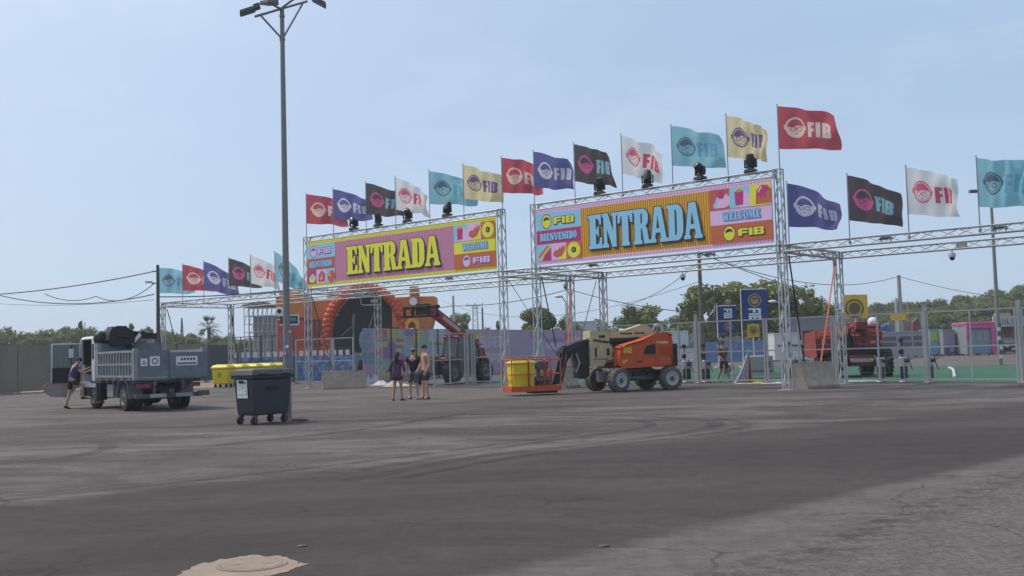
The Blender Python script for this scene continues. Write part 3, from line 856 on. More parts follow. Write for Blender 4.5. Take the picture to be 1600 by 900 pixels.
left = [(247, 52, 6, 2, 'teal', 'at the far left end beside the wooden pole'), (285, 56, 20, 2, 'red', 'above the left truss frame'), (318, 52, 30, 18, 'navy', 'above the left truss frame'),
        (357, 50, 24, 4, 'black', 'above the left truss frame'), (391, 42, 22, 12, 'white', 'above the left truss frame'), (429, 46, 46, 26, 'teal', 'drooping behind the tall lamp post')]
for i, (px, wp_, s, sb, c, wh) in enumerate(left):
    flag(px, ZL1, ZW, wp_, s, sb, c, CN[c] + ' ' + wh, 100 + i)
gatef = [(478, 66, 14, 4, 'red', 'leftmost above the pink banner'), (520, 60, 16, 2, 'navy', 'above the pink ENTRADA banner'), (571, 60, 14, 6, 'black', 'above the pink ENTRADA banner'),
         (617, 52, 22, 10, 'white', 'above the pink ENTRADA banner'), (670, 73, 16, 2, 'teal', 'above the right half of the pink banner'), (723, 60, 14, 4, 'cream', 'above the right end of the pink banner'),
         (783, 72, 8, 2, 'red', 'above the gap between the two gates'), (833, 66, 10, 2, 'navy', 'at the left end of the orange banner'), (896, 67, 12, 8, 'black', 'above the left half of the orange banner'),
         (970, 72, 22, 14, 'white', 'above the middle of the orange banner'), (1048, 86, 14, 2, 'teal', 'above the middle of the orange banner'), (1134, 78, 12, 4, 'cream', 'above the right half of the orange banner'),
         (1214, 99, 12, 0, 'red', 'highest, above the right end of the orange banner')]
for i, (px, wp_, s, sb, c, wh) in enumerate(gatef):
    flag(px, ZT, ZG, wp_, s, sb, c, CN[c] + ' ' + wh, 200 + i)
rightf = [(1229, 97, 32, 6, 'navy', 'just right of the tall gate tower'), (1323, 95, 24, 10, 'black', 'above the right truss frame'), (1415, 102, 18, 4, 'white', 'above the right truss frame'), (1525, 106, 6, 0, 'teal', 'cut by the right edge of view')]
for i, (px, wp_, s, sb, c, wh) in enumerate(rightf):
    flag(px, ZL1, ZW, wp_, s, sb, c, CN[c] + ' ' + wh, 300 + i)

# ------------------------------------------------------------------ moving head lamps on the gate tops
LENS = mat('lamp_lens', (0.10, 0.11, 0.12), 0.1, 0, 0.05, 3, 0, 0.8)
def moving_head(px, tilt, label, spin):
    t = t_at(px, ZT + .2)
    r = thing('stage_spotlight', label, 'stage light', fac(t, 0, ZT), FANG + spin, 'stage spotlights on the gate tops')
    mb = MB(); mb.box((0, 0, .07), (.42, .34, .12), taper=(.85, .85)); mb.box((0, 0, .015), (.5, .1, .03))
    for s in (-1, 1): mb.cyl((s * .2, 0, .0), (s * .2, 0, -.06), .03, n=8)
    mb.build('base', BLACK, r, bevel=.015)
    mb = MB(); mb.cyl((0, 0, .13), (0, 0, .19), .12, n=14); mb.box((0, 0, .21), (.44, .14, .05))
    for s in (-1, 1): mb.box((s * .205, 0, .34), (.04, .14, .30), taper=(1, .7))
    mb.build('yoke', BLACK, r, bevel=.012)
    q = Matrix.Rotation(tilt, 4, 'X')
    M = Matrix.Translation((0, 0, .42)) @ q
    mb = MB(M); mb.lathe((0, 0, -.22), (0, 0, 1), [(.10, 0), (.15, .05), (.165, .22), (.15, .38), (.13, .42), (.13, .46)], 18)
    h = mb.build('head', BLACK, r)
    mb = MB(M); mb.lathe((0, 0, .238), (0, 0, 1), [(.11, 0), (.08, .02), (.02, .03)], 16)
    mb.build('lens', LENS, h)
for px, ti, sp, l in [(553, 1.2, .3, 'leftmost black spotlight on the pink gate, tilted towards the viewer'), (591, .3, -.2, 'second black spotlight on the pink gate beneath the black flag'),
                      (637, .7, .5, 'black spotlight on the pink gate in front of the white flag'), (699, -.5, 0, 'rightmost black spotlight on the pink gate under the teal flag'),
                      (937, .25, .2, 'leftmost black spotlight on the orange gate'), (1012, -.35, .4, 'black spotlight on the orange gate below the white flag'),
                      (1094, .9, -.3, 'black spotlight on the orange gate below the teal flag'), (1173, .15, .1, 'rightmost black spotlight on the orange gate below the cream flag')]:
    moving_head(px, ti, l, sp)

# ------------------------------------------------------------------ dome cameras under the beams
def dome_cam(px, n, label, box=False):
    t = t_at(px, 4.4, n)
    r = thing('security_camera', label, 'security camera', fac(t, n, ZL0), FANG)
    mb = MB(); mb.cyl((0, 0, 0), (0, 0, -.10), .03, n=8); mb.lathe((0, 0, -.24), (0, 0, 1), [(.11, 0), (.12, .04), (.115, .12), (.06, .15)], 18)
    mb.build('housing', WHITEP, r)
    mb = MB(); mb.ball((0, 0, -.25), (.095, .095, .12), 16, 10); mb.build('dome', GLASSD, r)
    if box:
        MB().box((.34, .0, .14), (.34, .16, .22)).build('junction_box', mat('beige_box', (.5, .48, .42), .6), r, bevel=.01)
dome_cam(1067, DEP, 'white dome camera hanging from the rear beam below the orange banner')
dome_cam(1488, DEP, 'white dome camera with a beige box on the right wing beam', True)
dome_cam(884, DEP, 'small white dome camera at the rear corner between the gates')
# dark clamp lamps lying in the beams
for px, n, l in ((1110, 0, 'black clamp light strapped in the beam under the orange banner'), (928, 0, 'small black clamp light in the beam near the lower left banner corner'), (1385, 0, 'flat dark clamp light lying in the right wing beam'), (1564, 0, 'flat dark clamp light in the beam near the right edge'), (702, 0, 'dark clamp light in the beam under the pink banner'), (568, DEP, 'dark clamp light on the rear beam over the black arch')):
    t = t_at(px, ZL0, n)
    M = Matrix.Translation(fac(t, n, ZLc)) @ Matrix.Rotation(FANG, 4, 'Z')
    mb = MB(M); mb.box((0, -.02, .02), (.42, .13, .09), taper=(.8, .8)); mb.cyl((-.15, 0, -.02), (-.15, 0, -.14), .02); mb.cyl((.15, 0, -.02), (.15, 0, -.14), .02)
    tag(mb.build('clamp_light', STEELD), l, 'work light')

# ------------------------------------------------------------------ tensioning straps and concrete ballast
STRO = mat('orange_strap', (0.55, 0.13, 0.05), 0.7)
STRB = mat('dark_strap', (0.035, 0.04, 0.06), 0.7)
STRU = mat('blue_strap', (0.05, 0.13, 0.32), 0.7)
def strap(a, b, m, label, ratchet=True):
    a = V(a); b = V(b)
    mb = MB(); d = (b - a).normalized(); s = d.cross(V((0, 0, 1))).normalized() * .028; k = d.cross(s).normalized() * .004
    vs = []
    for p in (a, b): vs += [p - s - k, p + s - k, p + s + k, p - s + k]
    mb.add(vs, [(0, 1, 5, 4), (1, 2, 6, 5), (2, 3, 7, 6), (3, 0, 4, 7), (3, 2, 1, 0), (4, 5, 6, 7)])
    ms = [m]
    if ratchet:
        mb.m(1); ms.append(STEEL); q = a.lerp(b, .8); mb.box(q, (.09, .09, .16))
    tag(mb.build('ratchet_strap', ms), label, 'strap', 'straps tying the truss to its ballast')
def jersey(c, L, rz, h, label, w=.56, top=.22):
    r = thing('concrete_barrier', label, 'barrier', (c.x, c.y, 0), rz, 'concrete ballast blocks at the gates')
    mb = MB(); prof = [(-w / 2, 0), (w / 2, 0), (w / 2, .10), (top / 2 + .10, .32), (top / 2, h), (-top / 2, h), (-top / 2 - .10, .32), (-w / 2, .10)]
    mb.prism(prof, -L / 2, L / 2, 'yz')
    mb.build('block', CONC, r, bevel=.02)
    mb = MB(); mb.tube([(-L * .22, 0, h - .02), (-L * .22, 0, h + .07), (-L * .22 + .12, 0, h + .07), (-L * .22 + .12, 0, h - .02)], .012, 6)
    mb.build('lifting_eye', STEELD, r)
    return r
j1 = gp(537, 607); jersey(j1, 2.05, R(16), .84, 'long pale concrete barrier under the left side of the pink banner')
j2 = gp(880, 606); jersey(j2, 1.35, R(62), .9, 'concrete barrier end on behind the boom lift arm', .95, .45)
j3 = gp(1272, 606); jersey(j3, 1.5, R(30), .90, 'stained concrete barrier between the two right tower legs', .9, .36)
strap(fac(tA0 + .2, .1, 4.6), V((j1.x - .5, j1.y, .85)), STRB, 'dark strap from the left gate tower to the long barrier')
strap(fac(tA0 + .3, DEP - .2, 4.6), V((j1.x + .6, j1.y, .85)), STRB, 'dark strap from the rear leg to the long barrier end')
strap(fac(tA1 + .2, .1, 4.6), fac(tA1 + 1.6, 2.4, .4), STRB, 'dark strap slanting from the right tower of the pink gate')
strap(fac(tB0 + .2, .1, 4.6), V((j2.x - .1, j2.y, .9)), STRB, 'dark strap slanting from the left tower of the orange gate')
strap(fac(tA1 + .1, DEP - .1, 4.6), V((j2.x + .2, j2.y + .2, .9)), STRO, 'orange strap from the rear leg to the barrier behind the lift')
strap(fac(tB0 - .2, DEP - .2, 4.6), fac(tB0 - 1.7, DEP - .3, .4), STRO, 'reddish strap slanting left from the rear leg of the orange gate')
strap(fac(tB1 - .1, DEP, 4.6), V((j3.x + .3, j3.y + .1, .86)), STRO, 'bright orange strap from the rear right leg to the stained barrier')
strap(fac(tB1 + .2, .1, 4.6), V((j3.x - .3, j3.y, .86)), STRB, 'dark strap from the tall right tower to the stained barrier')

# ------------------------------------------------------------------ mesh fences along the back line of the entrance
NF = DEP + .75
FWIRE = mat('fence_wire', (0.30, 0.31, 0.32), 0.6, 0.4)
def fence_panel(a, b, z1, label, m=STEEL, r=.034, mid=(1.32,), inter=1, wires=True, leg=True, feet=True):
    a = V(a); b = V(b); d = b - a; L_ = d.length; ang = math.atan2(d.y, d.x)
    root = thing('fence_panel', label, 'fence', (a.x, a.y, 0), ang, 'metal fence panels behind the entrance')
    mb = MB()
    mb.box((.03, 0, z1 / 2), (r * 2, r * 2, z1)); mb.box((L_ - .03, 0, z1 / 2), (r * 2, r * 2, z1))
    for i in range(inter):
        mb.box((L_ * (i + 1) / (inter + 1), 0, z1 / 2 + .05), (r * 1.6, r * 1.6, z1 - .2))
    for z in (z1 - r, .14) + tuple(mid): mb.box((L_ / 2, 0, z), (L_ - .06 - r * 2, r * 1.5, r * 1.5))
    mb.build('frame', m, root)
    if wires:
        mb = MB()
        n = int(L_ / .11)
        for i in range(1, n): mb.cyl((i * L_ / n, -.002, .16), (i * L_ / n, -.002, z1 - .06), .0015, n=3, cap=False)
        for z in np.arange(.4, z1 - .2, .55): mb.cyl((.05, .004, z), (L_ - .05, .004, z), .003, n=3, cap=False)
        mb.build('mesh', FWIRE, root)
    if feet:
        mb = MB(); mb.box((.0, 0, .035), (.16, .5, .07)); mb.build('foot', CONC, root, bevel=.01)
    return root
def fp(px, n=NF): return fac(t_at(px, 1.2, n), n)
edges = [(934, 1036, 'behind the boom lift, left half'), (1036, 1087, 'right behind the boom lift wheel'), (1092, 1196, 'in front of the blue upright banners'), (1198, 1302, 'behind the tall right tower'), (1304, 1445, 'in front of the red machine'), (1449, 1590, 'in front of the coloured cabins'), (1597, 1790, 'at the right edge of view')]
for x0, x1, l in edges: fence_panel(fp(x0), fp(x1), 2.62, 'tall steel mesh fence panel ' + l)
for x, l in ((1089, 'thick galvanised gate post left of the blue upright banners'), (1447, 'thick galvanised post left of the coloured cabins'), (1594, 'thick tall galvanised post near the right edge')):
    p = fp(x); mb = MB(Matrix.Translation(p) @ Matrix.Rotation(FANG, 4, 'Z')); mb.box((0, 0, 1.42), (.11, .11, 2.84)); mb.box((0, 0, 2.86), (.13, .13, .03)); mb.box((0, 0, .02), (.25, .25, .02)); mb.cyl((-.09, 0, .9), (-.09, 0, 1.1), .03)
    tag(mb.build('gate_post', STEEL), l, 'post')
for x0, x1, l in [(462, 519, 'left of the pink gate opening'), (521, 553, 'beside the white and blue wall')]:
    fence_panel(fp(x0), fp(x1), 2.62, 'steel mesh fence panel ' + l, inter=0)
# dark taller fence in the left wing
for x0, x1, l in [(361, 408, 'next to the left truss leg'), (409, 460, 'behind the tall lamp post')]:
    fence_panel(fp(x0, 5.4), fp(x1, 5.4), 2.95, 'dark bar fence panel ' + l, m=STEELD, inter=2, mid=())
# the double leaf gate standing ajar
ph = gp(728, 601)
lf = gp(678, 606)
gl = fence_panel(ph, lf, 2.55, 'steel mesh gate leaf swung open towards the three people', inter=1, mid=(1.25,), feet=False)
mb = MB(Matrix.Translation(ph + V((.12, .05, 0)))); mb.box((0, 0, 1.35), (.12, .12, 2.7)); mb.box((0, 0, .02), (.24, .24, .02)); mb.box((.2, .1, 1.3), (.09, .09, 2.6))
tag(mb.build('gate_post', STEEL), 'thick steel gate post carrying the open leaf beside the telehandler', 'post')
fence_panel(ph + V((.42, .15, 0)), gp(768, 600), 2.6, 'narrow steel mesh panel right of the open gate leaf', inter=0)
# ------------------------------------------------------------------ trees
LEAFS = [mat('leaf_' + n, c, 0.75, 0, 0.22, 0.8, 0, 0.2, 0.25) for n, c in (('mid', (0.144, 0.168, 0.043)), ('light', (0.218, 0.241, 0.067)), ('dark', (0.086, 0.110, 0.030)))]
LEAFD = [mat('leafd_' + n, c, 0.75, 0, 0.22, 0.8, 0, 0.2, 0.25) for n, c in (('mid', (0.126, 0.152, 0.048)), ('light', (0.192, 0.218, 0.067)), ('dark', (0.079, 0.103, 0.035)))]
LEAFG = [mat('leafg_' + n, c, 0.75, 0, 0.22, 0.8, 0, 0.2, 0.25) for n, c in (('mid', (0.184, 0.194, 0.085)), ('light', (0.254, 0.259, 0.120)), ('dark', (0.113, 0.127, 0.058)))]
BARK = mat('bark', (0.13, 0.10, 0.075), 0.95, 0, 0.25, 4, 0.4)
def tree_parts(kind, seed, leaves=1500, size=.34):
    """unit tree about 10 m tall; returns meshes for crown and trunk"""
    rg = np.random.default_rng(seed); rr = random.Random(seed)
    blobs = []
    if kind == 'pine':          # broad rounded Mediterranean pine
        for i in range(26):
            a = rr.uniform(0, 6.28); r = 3.3 * math.sqrt(rr.random()); z = rr.uniform(3.6, 9.0)
            lim = 3.6 * math.sqrt(max(.1, 1 - ((z - 6.0) / 4.0) ** 2))
            r = min(r, lim)
            s = rr.uniform(.85, 1.6)
            blobs.append((r * math.cos(a), r * math.sin(a), z, s, s * .75))
    elif kind == 'tall':        # narrower, pointed
        for i in range(22):
            z = rr.uniform(1.8, 9.6); lim = 2.1 * (1 - ((z - 1.5) / 9.0) ** 1.6) + .15
            a = rr.uniform(0, 6.28); r = lim * rr.random() ** .5
            s = rr.uniform(.55, 1.0) * (.55 + .5 * (10 - z) / 8)
            blobs.append((r * math.cos(a), r * math.sin(a), z, s, s * .95))
    else:                       # low bushy
        for i in range(20):
            a = rr.uniform(0, 6.28); r = 3.6 * math.sqrt(rr.random()); z = rr.uniform(1.0, 8.0) * (1 - .045 * r * r / 3)
            s = rr.uniform(.9, 1.7)
            blobs.append((r * math.cos(a), r * math.sin(a), max(1.4, z), s, s * .8))
    B = np.array(blobs)
    wgt = B[:, 3] ** 2; wgt /= wgt.sum()
    ix = rg.choice(len(B), leaves, p=wgt)
    dirs = rg.normal(size=(leaves, 3)); dirs /= np.linalg.norm(dirs, axis=1)[:, None]
    rad = rg.uniform(.25, 1.0, leaves) ** .45
    C = B[ix, :3] + dirs * rad[:, None] * np.stack([B[ix, 3], B[ix, 3], B[ix, 4]], -1)
    C += rg.normal(size=C.shape) * .12
    nrm = dirs + rg.normal(size=(leaves, 3)) * .55 + np.array([0, 0, .35]); nrm /= np.linalg.norm(nrm, axis=1)[:, None]
    tv = np.cross(nrm, rg.normal(size=(leaves, 3))); tv /= np.linalg.norm(tv, axis=1)[:, None]
    bv = np.cross(nrm, tv)
    s1 = size * rg.uniform(.6, 1.3, leaves)[:, None]; s2 = s1 * rg.uniform(.45, .8, leaves)[:, None]
    zmax = C[:, 2].max(); C[:, 2] *= 9.85 / zmax
    wx = np.percentile(np.abs(C[:, :2]).max(1), 97); C[:, :2] *= (3.7 if kind != 'tall' else 2.15) / wx
    P = np.stack([C - tv * s1, C - bv * s2 * .9, C + tv * s1, C + bv * s2], 1).reshape(-1, 3)
    F = np.arange(leaves * 4).reshape(-1, 4)
    me = bpy.data.meshes.new('crown'); me.from_pydata(P.tolist(), [], F.tolist())
    tone = rg.integers(0, 3, len(B))[ix]
    flip = rg.random(leaves) < .3; tone[flip] = rg.integers(0, 3, flip.sum())
    me.polygons.foreach_set('material_index', tone)
    mb = MB()
    mb.tube([(0, 0, 0), (.08, .03, 1.6), (-.05, .1, 3.6), (.05, 0, 7.0)], [.26, .2, .15, .05], 8)
    for k in range(6):
        b = B[k]; z = rr.uniform(2.0, 4.5) if kind != 'tall' else b[2] * .8
        mb.tube([(0, 0, z), (b[0] * .5, b[1] * .5, (z + b[2]) / 2 + .1), (b[0] * .9, b[1] * .9, b[2])], [.1, .07, .03], 5)
    tm = bpy.data.meshes.new('trunk'); tm.from_pydata(mb.v, [], mb.f); tm.materials.append(BARK)
    return me, tm
TREES = {}
for kind in ('pine', 'tall', 'bush'):
    for s in range(3):
        c, t = tree_parts(kind, 11 + s * 7 + len(kind), {'pine': 4200, 'tall': 2200, 'bush': 2800}[kind], {'pine': .30, 'tall': .28, 'bush': .34}[kind])
        for x in LEAFS: c.materials.append(x)
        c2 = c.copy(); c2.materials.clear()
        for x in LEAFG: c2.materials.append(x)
        c3 = c.copy(); c3.materials.clear()
        for x in LEAFD: c3.materials.append(x)
        TREES[kind, s, 0] = (c, t); TREES[kind, s, 1] = (c2, t); TREES[kind, s, 2] = (c3, t)
def tree(kind, var, pal, p, h, wd, label, rz=0.0, group=None):
    o = thing(kind_names[kind], label, 'tree', (p[0], p[1], 0), rz, group)
    k = h / 10.0; kw = wd / 7.6 if kind != 'tall' else wd / 4.4
    o.scale = (kw, kw, k)
    c, t = TREES[kind, var, pal]
    for n, m in (('crown', c), ('trunk', t)):
        x = bpy.data.objects.new(n, m); COL.objects.link(x); x.parent = o
    return o
kind_names = {'pine': 'pine_tree', 'tall': 'conifer_tree', 'bush': 'bushy_tree'}
def tree_px(kind, var, pal, px, ytop, wpx, Y, label, rz=0, group=None):
    top = at(px, ytop, Y)
    return tree(kind, var, pal, top, top.z, wpx * Y / FPX, label, rz, group)
# single trees seen between the trusses
tree_px('pine', 0, 0, 1113, 441, 100, 112, 'large rounded pine behind the wooden pole and blue upright banner', .4)
tree_px('pine', 1, 0, 1178, 436, 118, 118, 'tall spreading pine behind the larger blue upright banner', 1.7)
tree_px('pine', 2, 0, 1236, 440, 84, 114, 'rounded pine crown partly behind the tall right tower', 2.9)
tree_px('bush', 0, 0, 1085, 474, 60, 120, 'low bushy tree at the left foot of the pines', .4)
tree_px('bush', 1, 0, 1282, 472, 80, 125, 'bushy tree behind the red machine', 1.1)
tree_px('pine', 1, 0, 1000, 473, 62, 125, 'round topped tree above the cream boom of the lift', 4.0)
tree_px('bush', 2, 0, 966, 492, 70, 135, 'low tree left of the round topped tree', 2.2)
tree_px('bush', 1, 0, 1042, 495, 70, 138, 'low tree right of the round topped tree', .9)
tree_px('pine', 0, 0, 832, 478, 66, 105, 'dark bushy tree seen between the two gates', 2.5)
tree_px('bush', 2, 0, 866, 487, 40, 104, 'smaller tree right beside the dark tree between the gates', 5.1)
tree_px('bush', 0, 0, 888, 503, 50, 108, 'low shrubby tree behind the rear leg between the gates', 3.1)
tree_px('pine', 2, 0, 715, 487, 36, 130, 'rounded tree behind the telehandler boom', 1.0)
tree_px('tall', 0, 0, 777, 500, 12, 120, 'small pointed conifer left of the pink gate leg', 1.0)
tree_px('bush', 1, 0, 757, 510, 30, 140, 'low tree under the electricity pylon', 1.0)
# tree line beyond the grey fence
G1 = 'tree line beyond the grey fence'
LL = 'greyish green tree in the row beyond the long grey fence'
rg = random.Random(3)
prof = [(-160, 510), (-120, 505), (-70, 512), (-30, 508), (5, 507), (25, 518), (45, 516), (66, 512), (80, 516), (105, 508), (128, 512), (152, 507), (178, 517), (198, 508), (215, 516), (232, 509), (262, 512), (288, 518), (306, 522), (348, 522), (370, 525), (400, 526)]
for i, (px, y) in enumerate(prof):
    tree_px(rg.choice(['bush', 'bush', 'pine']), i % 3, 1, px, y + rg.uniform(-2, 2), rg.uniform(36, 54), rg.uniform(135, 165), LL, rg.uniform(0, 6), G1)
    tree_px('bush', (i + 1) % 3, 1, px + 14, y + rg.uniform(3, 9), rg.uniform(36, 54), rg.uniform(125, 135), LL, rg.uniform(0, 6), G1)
for px, y, wv, l in ((126, 499, 15, 'narrow cypress rising above the row beyond the grey fence'), (205, 503, 16, 'dark pointed conifer rising behind the truck crane'), (233, 510, 10, 'slim conifer just left of the wooden pole')):
    tree_px('tall', 1, 0, px, y, wv, 140, l, px)
# wooded slope on the right
G2 = 'wood on the slope at the right'
L2 = 'green pine in the wood rising at the right behind the cabins'
hp = [(1286, 492), (1340, 484), (1380, 472), (1450, 470), (1500, 463), (1550, 455), (1600, 444), (1760, 428)]
for i in range(33):
    px = 1290 + 14.2 * i
    y = float(np.interp(px, [a for a, _ in hp], [b for _, b in hp]))
    for row in range(3):
        Y = 222 - row * 26 + rg.uniform(-9, 9)
        tree_px(rg.choice(['tall', 'pine', 'pine']), (i + row) % 3, rg.choice([0, 2, 2]), px + rg.uniform(-6, 6), y + row * 11 + rg.uniform(-3, 4), rg.uniform(40, 56), Y, L2, rg.uniform(0, 6), G2)
for i in range(12):
    px = 1330 + i * 30
    tree_px('bush', i % 3, 2, px, 498 + rg.uniform(-6, 5), 52, 132 + rg.uniform(-8, 8), 'low dark bushy tree along the foot of the wood behind the cabins', rg.uniform(0, 6), 'bushy trees at the foot of the wood')
# distant ground cover closing the horizon
FARW = mat('far_wood', (0.075, 0.095, 0.05), 0.9, 0, 0.3, 0.15)
mb = MB(); rw_ = random.Random(9)
for i in range(330):
    a = R(-48) + R(96) * i / 330
    for k in range(2):
        d = 420 + k * 40 + rw_.uniform(-30, 30)
        h = rw_.uniform(6, 10) * (1 if a < .15 else 1.4)
        c = (d * math.sin(a + rw_.uniform(-.003, .003)), d * math.cos(a), h * .4)
        s = rw_.uniform(3.2, 6)
        for q in range(5):
            mb.ball((c[0] + rw_.uniform(-3, 3), c[1] + rw_.uniform(-3, 3), h * rw_.uniform(.3, .85)), (s * rw_.uniform(.35, .7), s * .6, h * rw_.uniform(.14, .26)), 6, 5)
        mb.cyl((c[0], c[1], 0), (c[0], c[1], h * .6), 2.2, 1.0, 5)
tag(mb.build('distant_woods', FARW, smooth=False), 'far dark belt of woodland along the whole horizon', 'woods', kind='stuff')
# palm
pt = at(326, 505, 142)
pl = thing('palm_tree', 'lone fan palm rising behind the left truss frame', 'tree', (pt.x, pt.y, 0))
H = at(326, 512, 142).z
mb = MB(); mb.tube([(0, 0, 0), (.05, 0, H * .5), (0, .05, H)], [.3, .24, .26], 8); mb.build('trunk', BARK, pl)
mb = MB(); rp = random.Random(4)
for i in range(46):
    a = rp.uniform(0, 6.28); el = rp.uniform(-.9, 1.35); L_ = rp.uniform(1.0, 1.35)
    dd = V((math.cos(a) * math.cos(el), math.sin(a) * math.cos(el), math.sin(el)))
    sd = dd.cross(V((0, 0, 1))).normalized(); base = V((0, 0, H)) + dd * .12
    mid = base + dd * L_
    up = sd.cross(dd)
    for k in range(-4, 5):
        an = k * .2
        tip = mid + (dd * math.cos(an) + sd * math.sin(an)) * .8 - V((0, 0, .18 + .06 * abs(k)))
        mb.m(rp.choice([0, 2, 2])); mb.add([base + dd * L_ * .8 + sd * .02 * k, mid + sd * (.06 * k + .035), tip, mid + sd * (.06 * k - .035)], [(0, 1, 2, 3)])
    mb.m(2); mb.cyl(base, mid, .02, n=4)
mb.build('crown', LEAFS, pl, smooth=False)
# ------------------------------------------------------------------ long grey scrim fence on the left
SCRIM = mat('grey_scrim', (0.145, 0.14, 0.122), 0.85, 0, 0.2, 0.5, 0.15, 0.2, 0.2)
SCRIMD = mat('dark_scrim', (0.07, 0.09, 0.095), 0.85, 0, 0.15, 0.5, 0.15, 0.2, 0.1)
fa, fb = V((-33.5, 42.0, 0)), V((-21.9, 74.0, 0))
def scrim_fence(a, b, h, seg, m, name_label):
    d = b - a; ang = math.atan2(d.y, d.x); L_ = d.length
    r = thing('scrim_fence', name_label, 'fence', a, ang)
    n = round(L_ / seg)
    for i in range(n + 1):
        mb = MB(); mb.cyl((i * L_ / n, .05, 0), (i * L_ / n, .05, h + .1), .035, n=8); mb.box((i * L_ / n, .05, .03), (.3, .3, .06))
        mb.build('post', STEEL, r)
    rs = random.Random(7)
    for i in range(n):
        x0, x1 = i * L_ / n, (i + 1) * L_ / n
        vs = []; fs = []
        nx, nz_ = 14, 6
        for a_ in range(nx + 1):
            for c in range(nz_ + 1):
                u = a_ / nx; v = c / nz_
                bul = .05 * math.sin(PI * u) * math.sin(PI * v) + .012 * math.sin(u * 22 + v * 5 + i)
                vs.append((x0 + (x1 - x0) * u, -bul, .08 + (h - .08) * v - .03 * math.sin(PI * u) * v))
        for a_ in range(nx):
            for c in range(nz_):
                q = a_ * (nz_ + 1) + c; fs.append((q, q + nz_ + 1, q + nz_ + 2, q + 1))
        MB().add(vs, fs).build('scrim', m, r)
    return r
scrim_fence(fa, fb, 2.72, 3.4, SCRIM, 'long grey fence covered with scrim cloth behind the dump truck')
q0 = fb + V((-.1, .4, 0)); q1 = at(360, 560, 74); q1.z = 0
scrim_fence(q0, V((q1.x, q1.y, 0)), 2.62, 1.9, SCRIMD, 'short dark blue grey scrim fence beside the yellow bins')
for px, py, s, l in ((20, 613, (1.5, .8, .33), 'flat grey concrete slab at the left edge by the fence'),):
    p = gp(px - 14, py + 2)
    mb = MB(Matrix.Translation(p) @ Matrix.Rotation(.2, 4, 'Z')); mb.box((0, 0, s[2] / 2), s, taper=(.93, .9)); mb.box((0, 0, s[2] + .03), (s[0] * .8, s[1] * .7, .06))
    tag(mb.build('concrete_slab', CONC, bevel=.03), l, 'slab')
# ------------------------------------------------------------------ white topped blue patterned barrier wall
def cloth_mat(name, a, b, sc, thr=.5, dist=2.0):
    m = bpy.data.materials.new(name); m.use_nodes = True; t = m.node_tree; bs = t.nodes['Principled BSDF']; bs.inputs['Roughness'].default_value = .8
    tcn = t.nodes.new('ShaderNodeTexCoord'); n = t.nodes.new('ShaderNodeTexNoise'); n.inputs['Scale'].default_value = sc; n.inputs['Detail'].default_value = 3; n.inputs['Distortion'].default_value = dist
    t.links.new(tcn.outputs['Object'], n.inputs['Vector'])
    r = t.nodes.new('ShaderNodeMapRange')
    for k, v in zip(('From Min', 'From Max', 'To Min', 'To Max'), (thr - .06, thr + .06, 0, 1)): r.inputs[k].default_value = v
    t.links.new(n.outputs['Fac'], r.inputs['Value'])
    x = t.nodes.new('ShaderNodeMix'); x.data_type = 'RGBA'; x.inputs['A'].default_value = a + (1,); x.inputs['B'].default_value = b + (1,)
    t.links.new(r.outputs['Result'], x.inputs['Factor']); t.links.new(x.outputs['Result'], bs.inputs['Base Color'])
    return m
BLUEW = cloth_mat('blue_print', (0.085, 0.15, 0.31), (0.20, 0.31, 0.48), 1.6, .53)
BLUEW2 = cloth_mat('blue_print_plain', (0.10, 0.18, 0.36), (0.13, 0.22, 0.42), .7, .5)
def barrier_wall(px0, px1, Y, h, m, label, teeth=True, seg=2.4):
    a = at(px0, 560, Y); b = at(px1, 560, Y)
    r = thing('barrier_wall', label, 'wall', (a.x, Y, 0))
    n = max(1, round((b.x - a.x) / seg)); s = (b.x - a.x) / n
    for i in range(n):
        mb = MB(); mb.box((s * (i + .5), 0, h / 2), (s - .03, .06, h)); mb.build('panel', m, r)
        mb = MB(); mb.box((s * (i + 1) - .02, .12, h * .55), (.06, .06, h * 1.1)); mb.build('post', STEEL, r)
    if teeth:
        mb = MB(); k = int((b.x - a.x) / .42)
        for i in range(k): mb.box((i * .42 + .2, .12, h + .18), (.26, .04, .34))
        mb.build('white_slats', WHITEP, r)
    return r
barrier_wall(362, 556, 66, 1.62, BLUEW, 'blue patterned cloth wall with white slats on top, behind the bins')
barrier_wall(1097, 1234, 96, 1.9, BLUEW2, 'long plain blue wall under the blue upright banners', False, 3.2)
# ------------------------------------------------------------------ printed hoarding wall
ha, hb = V((-8.75, 60.5, 0)), V((6.2, 88.0, 0))
hd = (hb - ha); hL = hd.length; hang = math.atan2(hd.y, hd.x)
HC = {'lilac': (0.33, 0.235, 0.34), 'teal': (0.07, 0.24, 0.30), 'pale': (0.48, 0.38, 0.48), 'green': (0.20, 0.33, 0.22), 'red': (0.34, 0.06, 0.09), 'yellow': (0.50, 0.39, 0.05), 'purple': (0.18, 0.10, 0.27), 'blue': (0.20, 0.32, 0.45), 'orange': (0.46, 0.16, 0.05), 'lime': (0.36, 0.40, 0.08), 'magenta': (0.33, 0.05, 0.15)}
HN = list(HC); HM = [mat('hoard_' + k, tuple(c * .80 + .10 * q for c, q in zip(v, (1, .85, 1))), .7, 0, .06, .8) for k, v in HC.items()]
hr = thing('printed_hoarding', 'lilac hoarding wall printed with colourful blocks and lettering behind the telehandler', 'hoarding', ha, hang)
HH = 3.15
mb = MB(); mb.box((hL / 2, .04, HH / 2), (hL, .06, HH))
mb.build('backing', HM[0], hr)
def hx(px):      # distance along the hoarding of a photo column
    lo, hi = 0.0, hL
    for _ in range(40):
        m_ = (lo + hi) / 2
        if proj(ha + hd.normalized() * m_ + V((0, 0, 1.6)))[0] < px: lo = m_
        else: hi = m_
    return lo
mb = MB(); rg = random.Random(12)
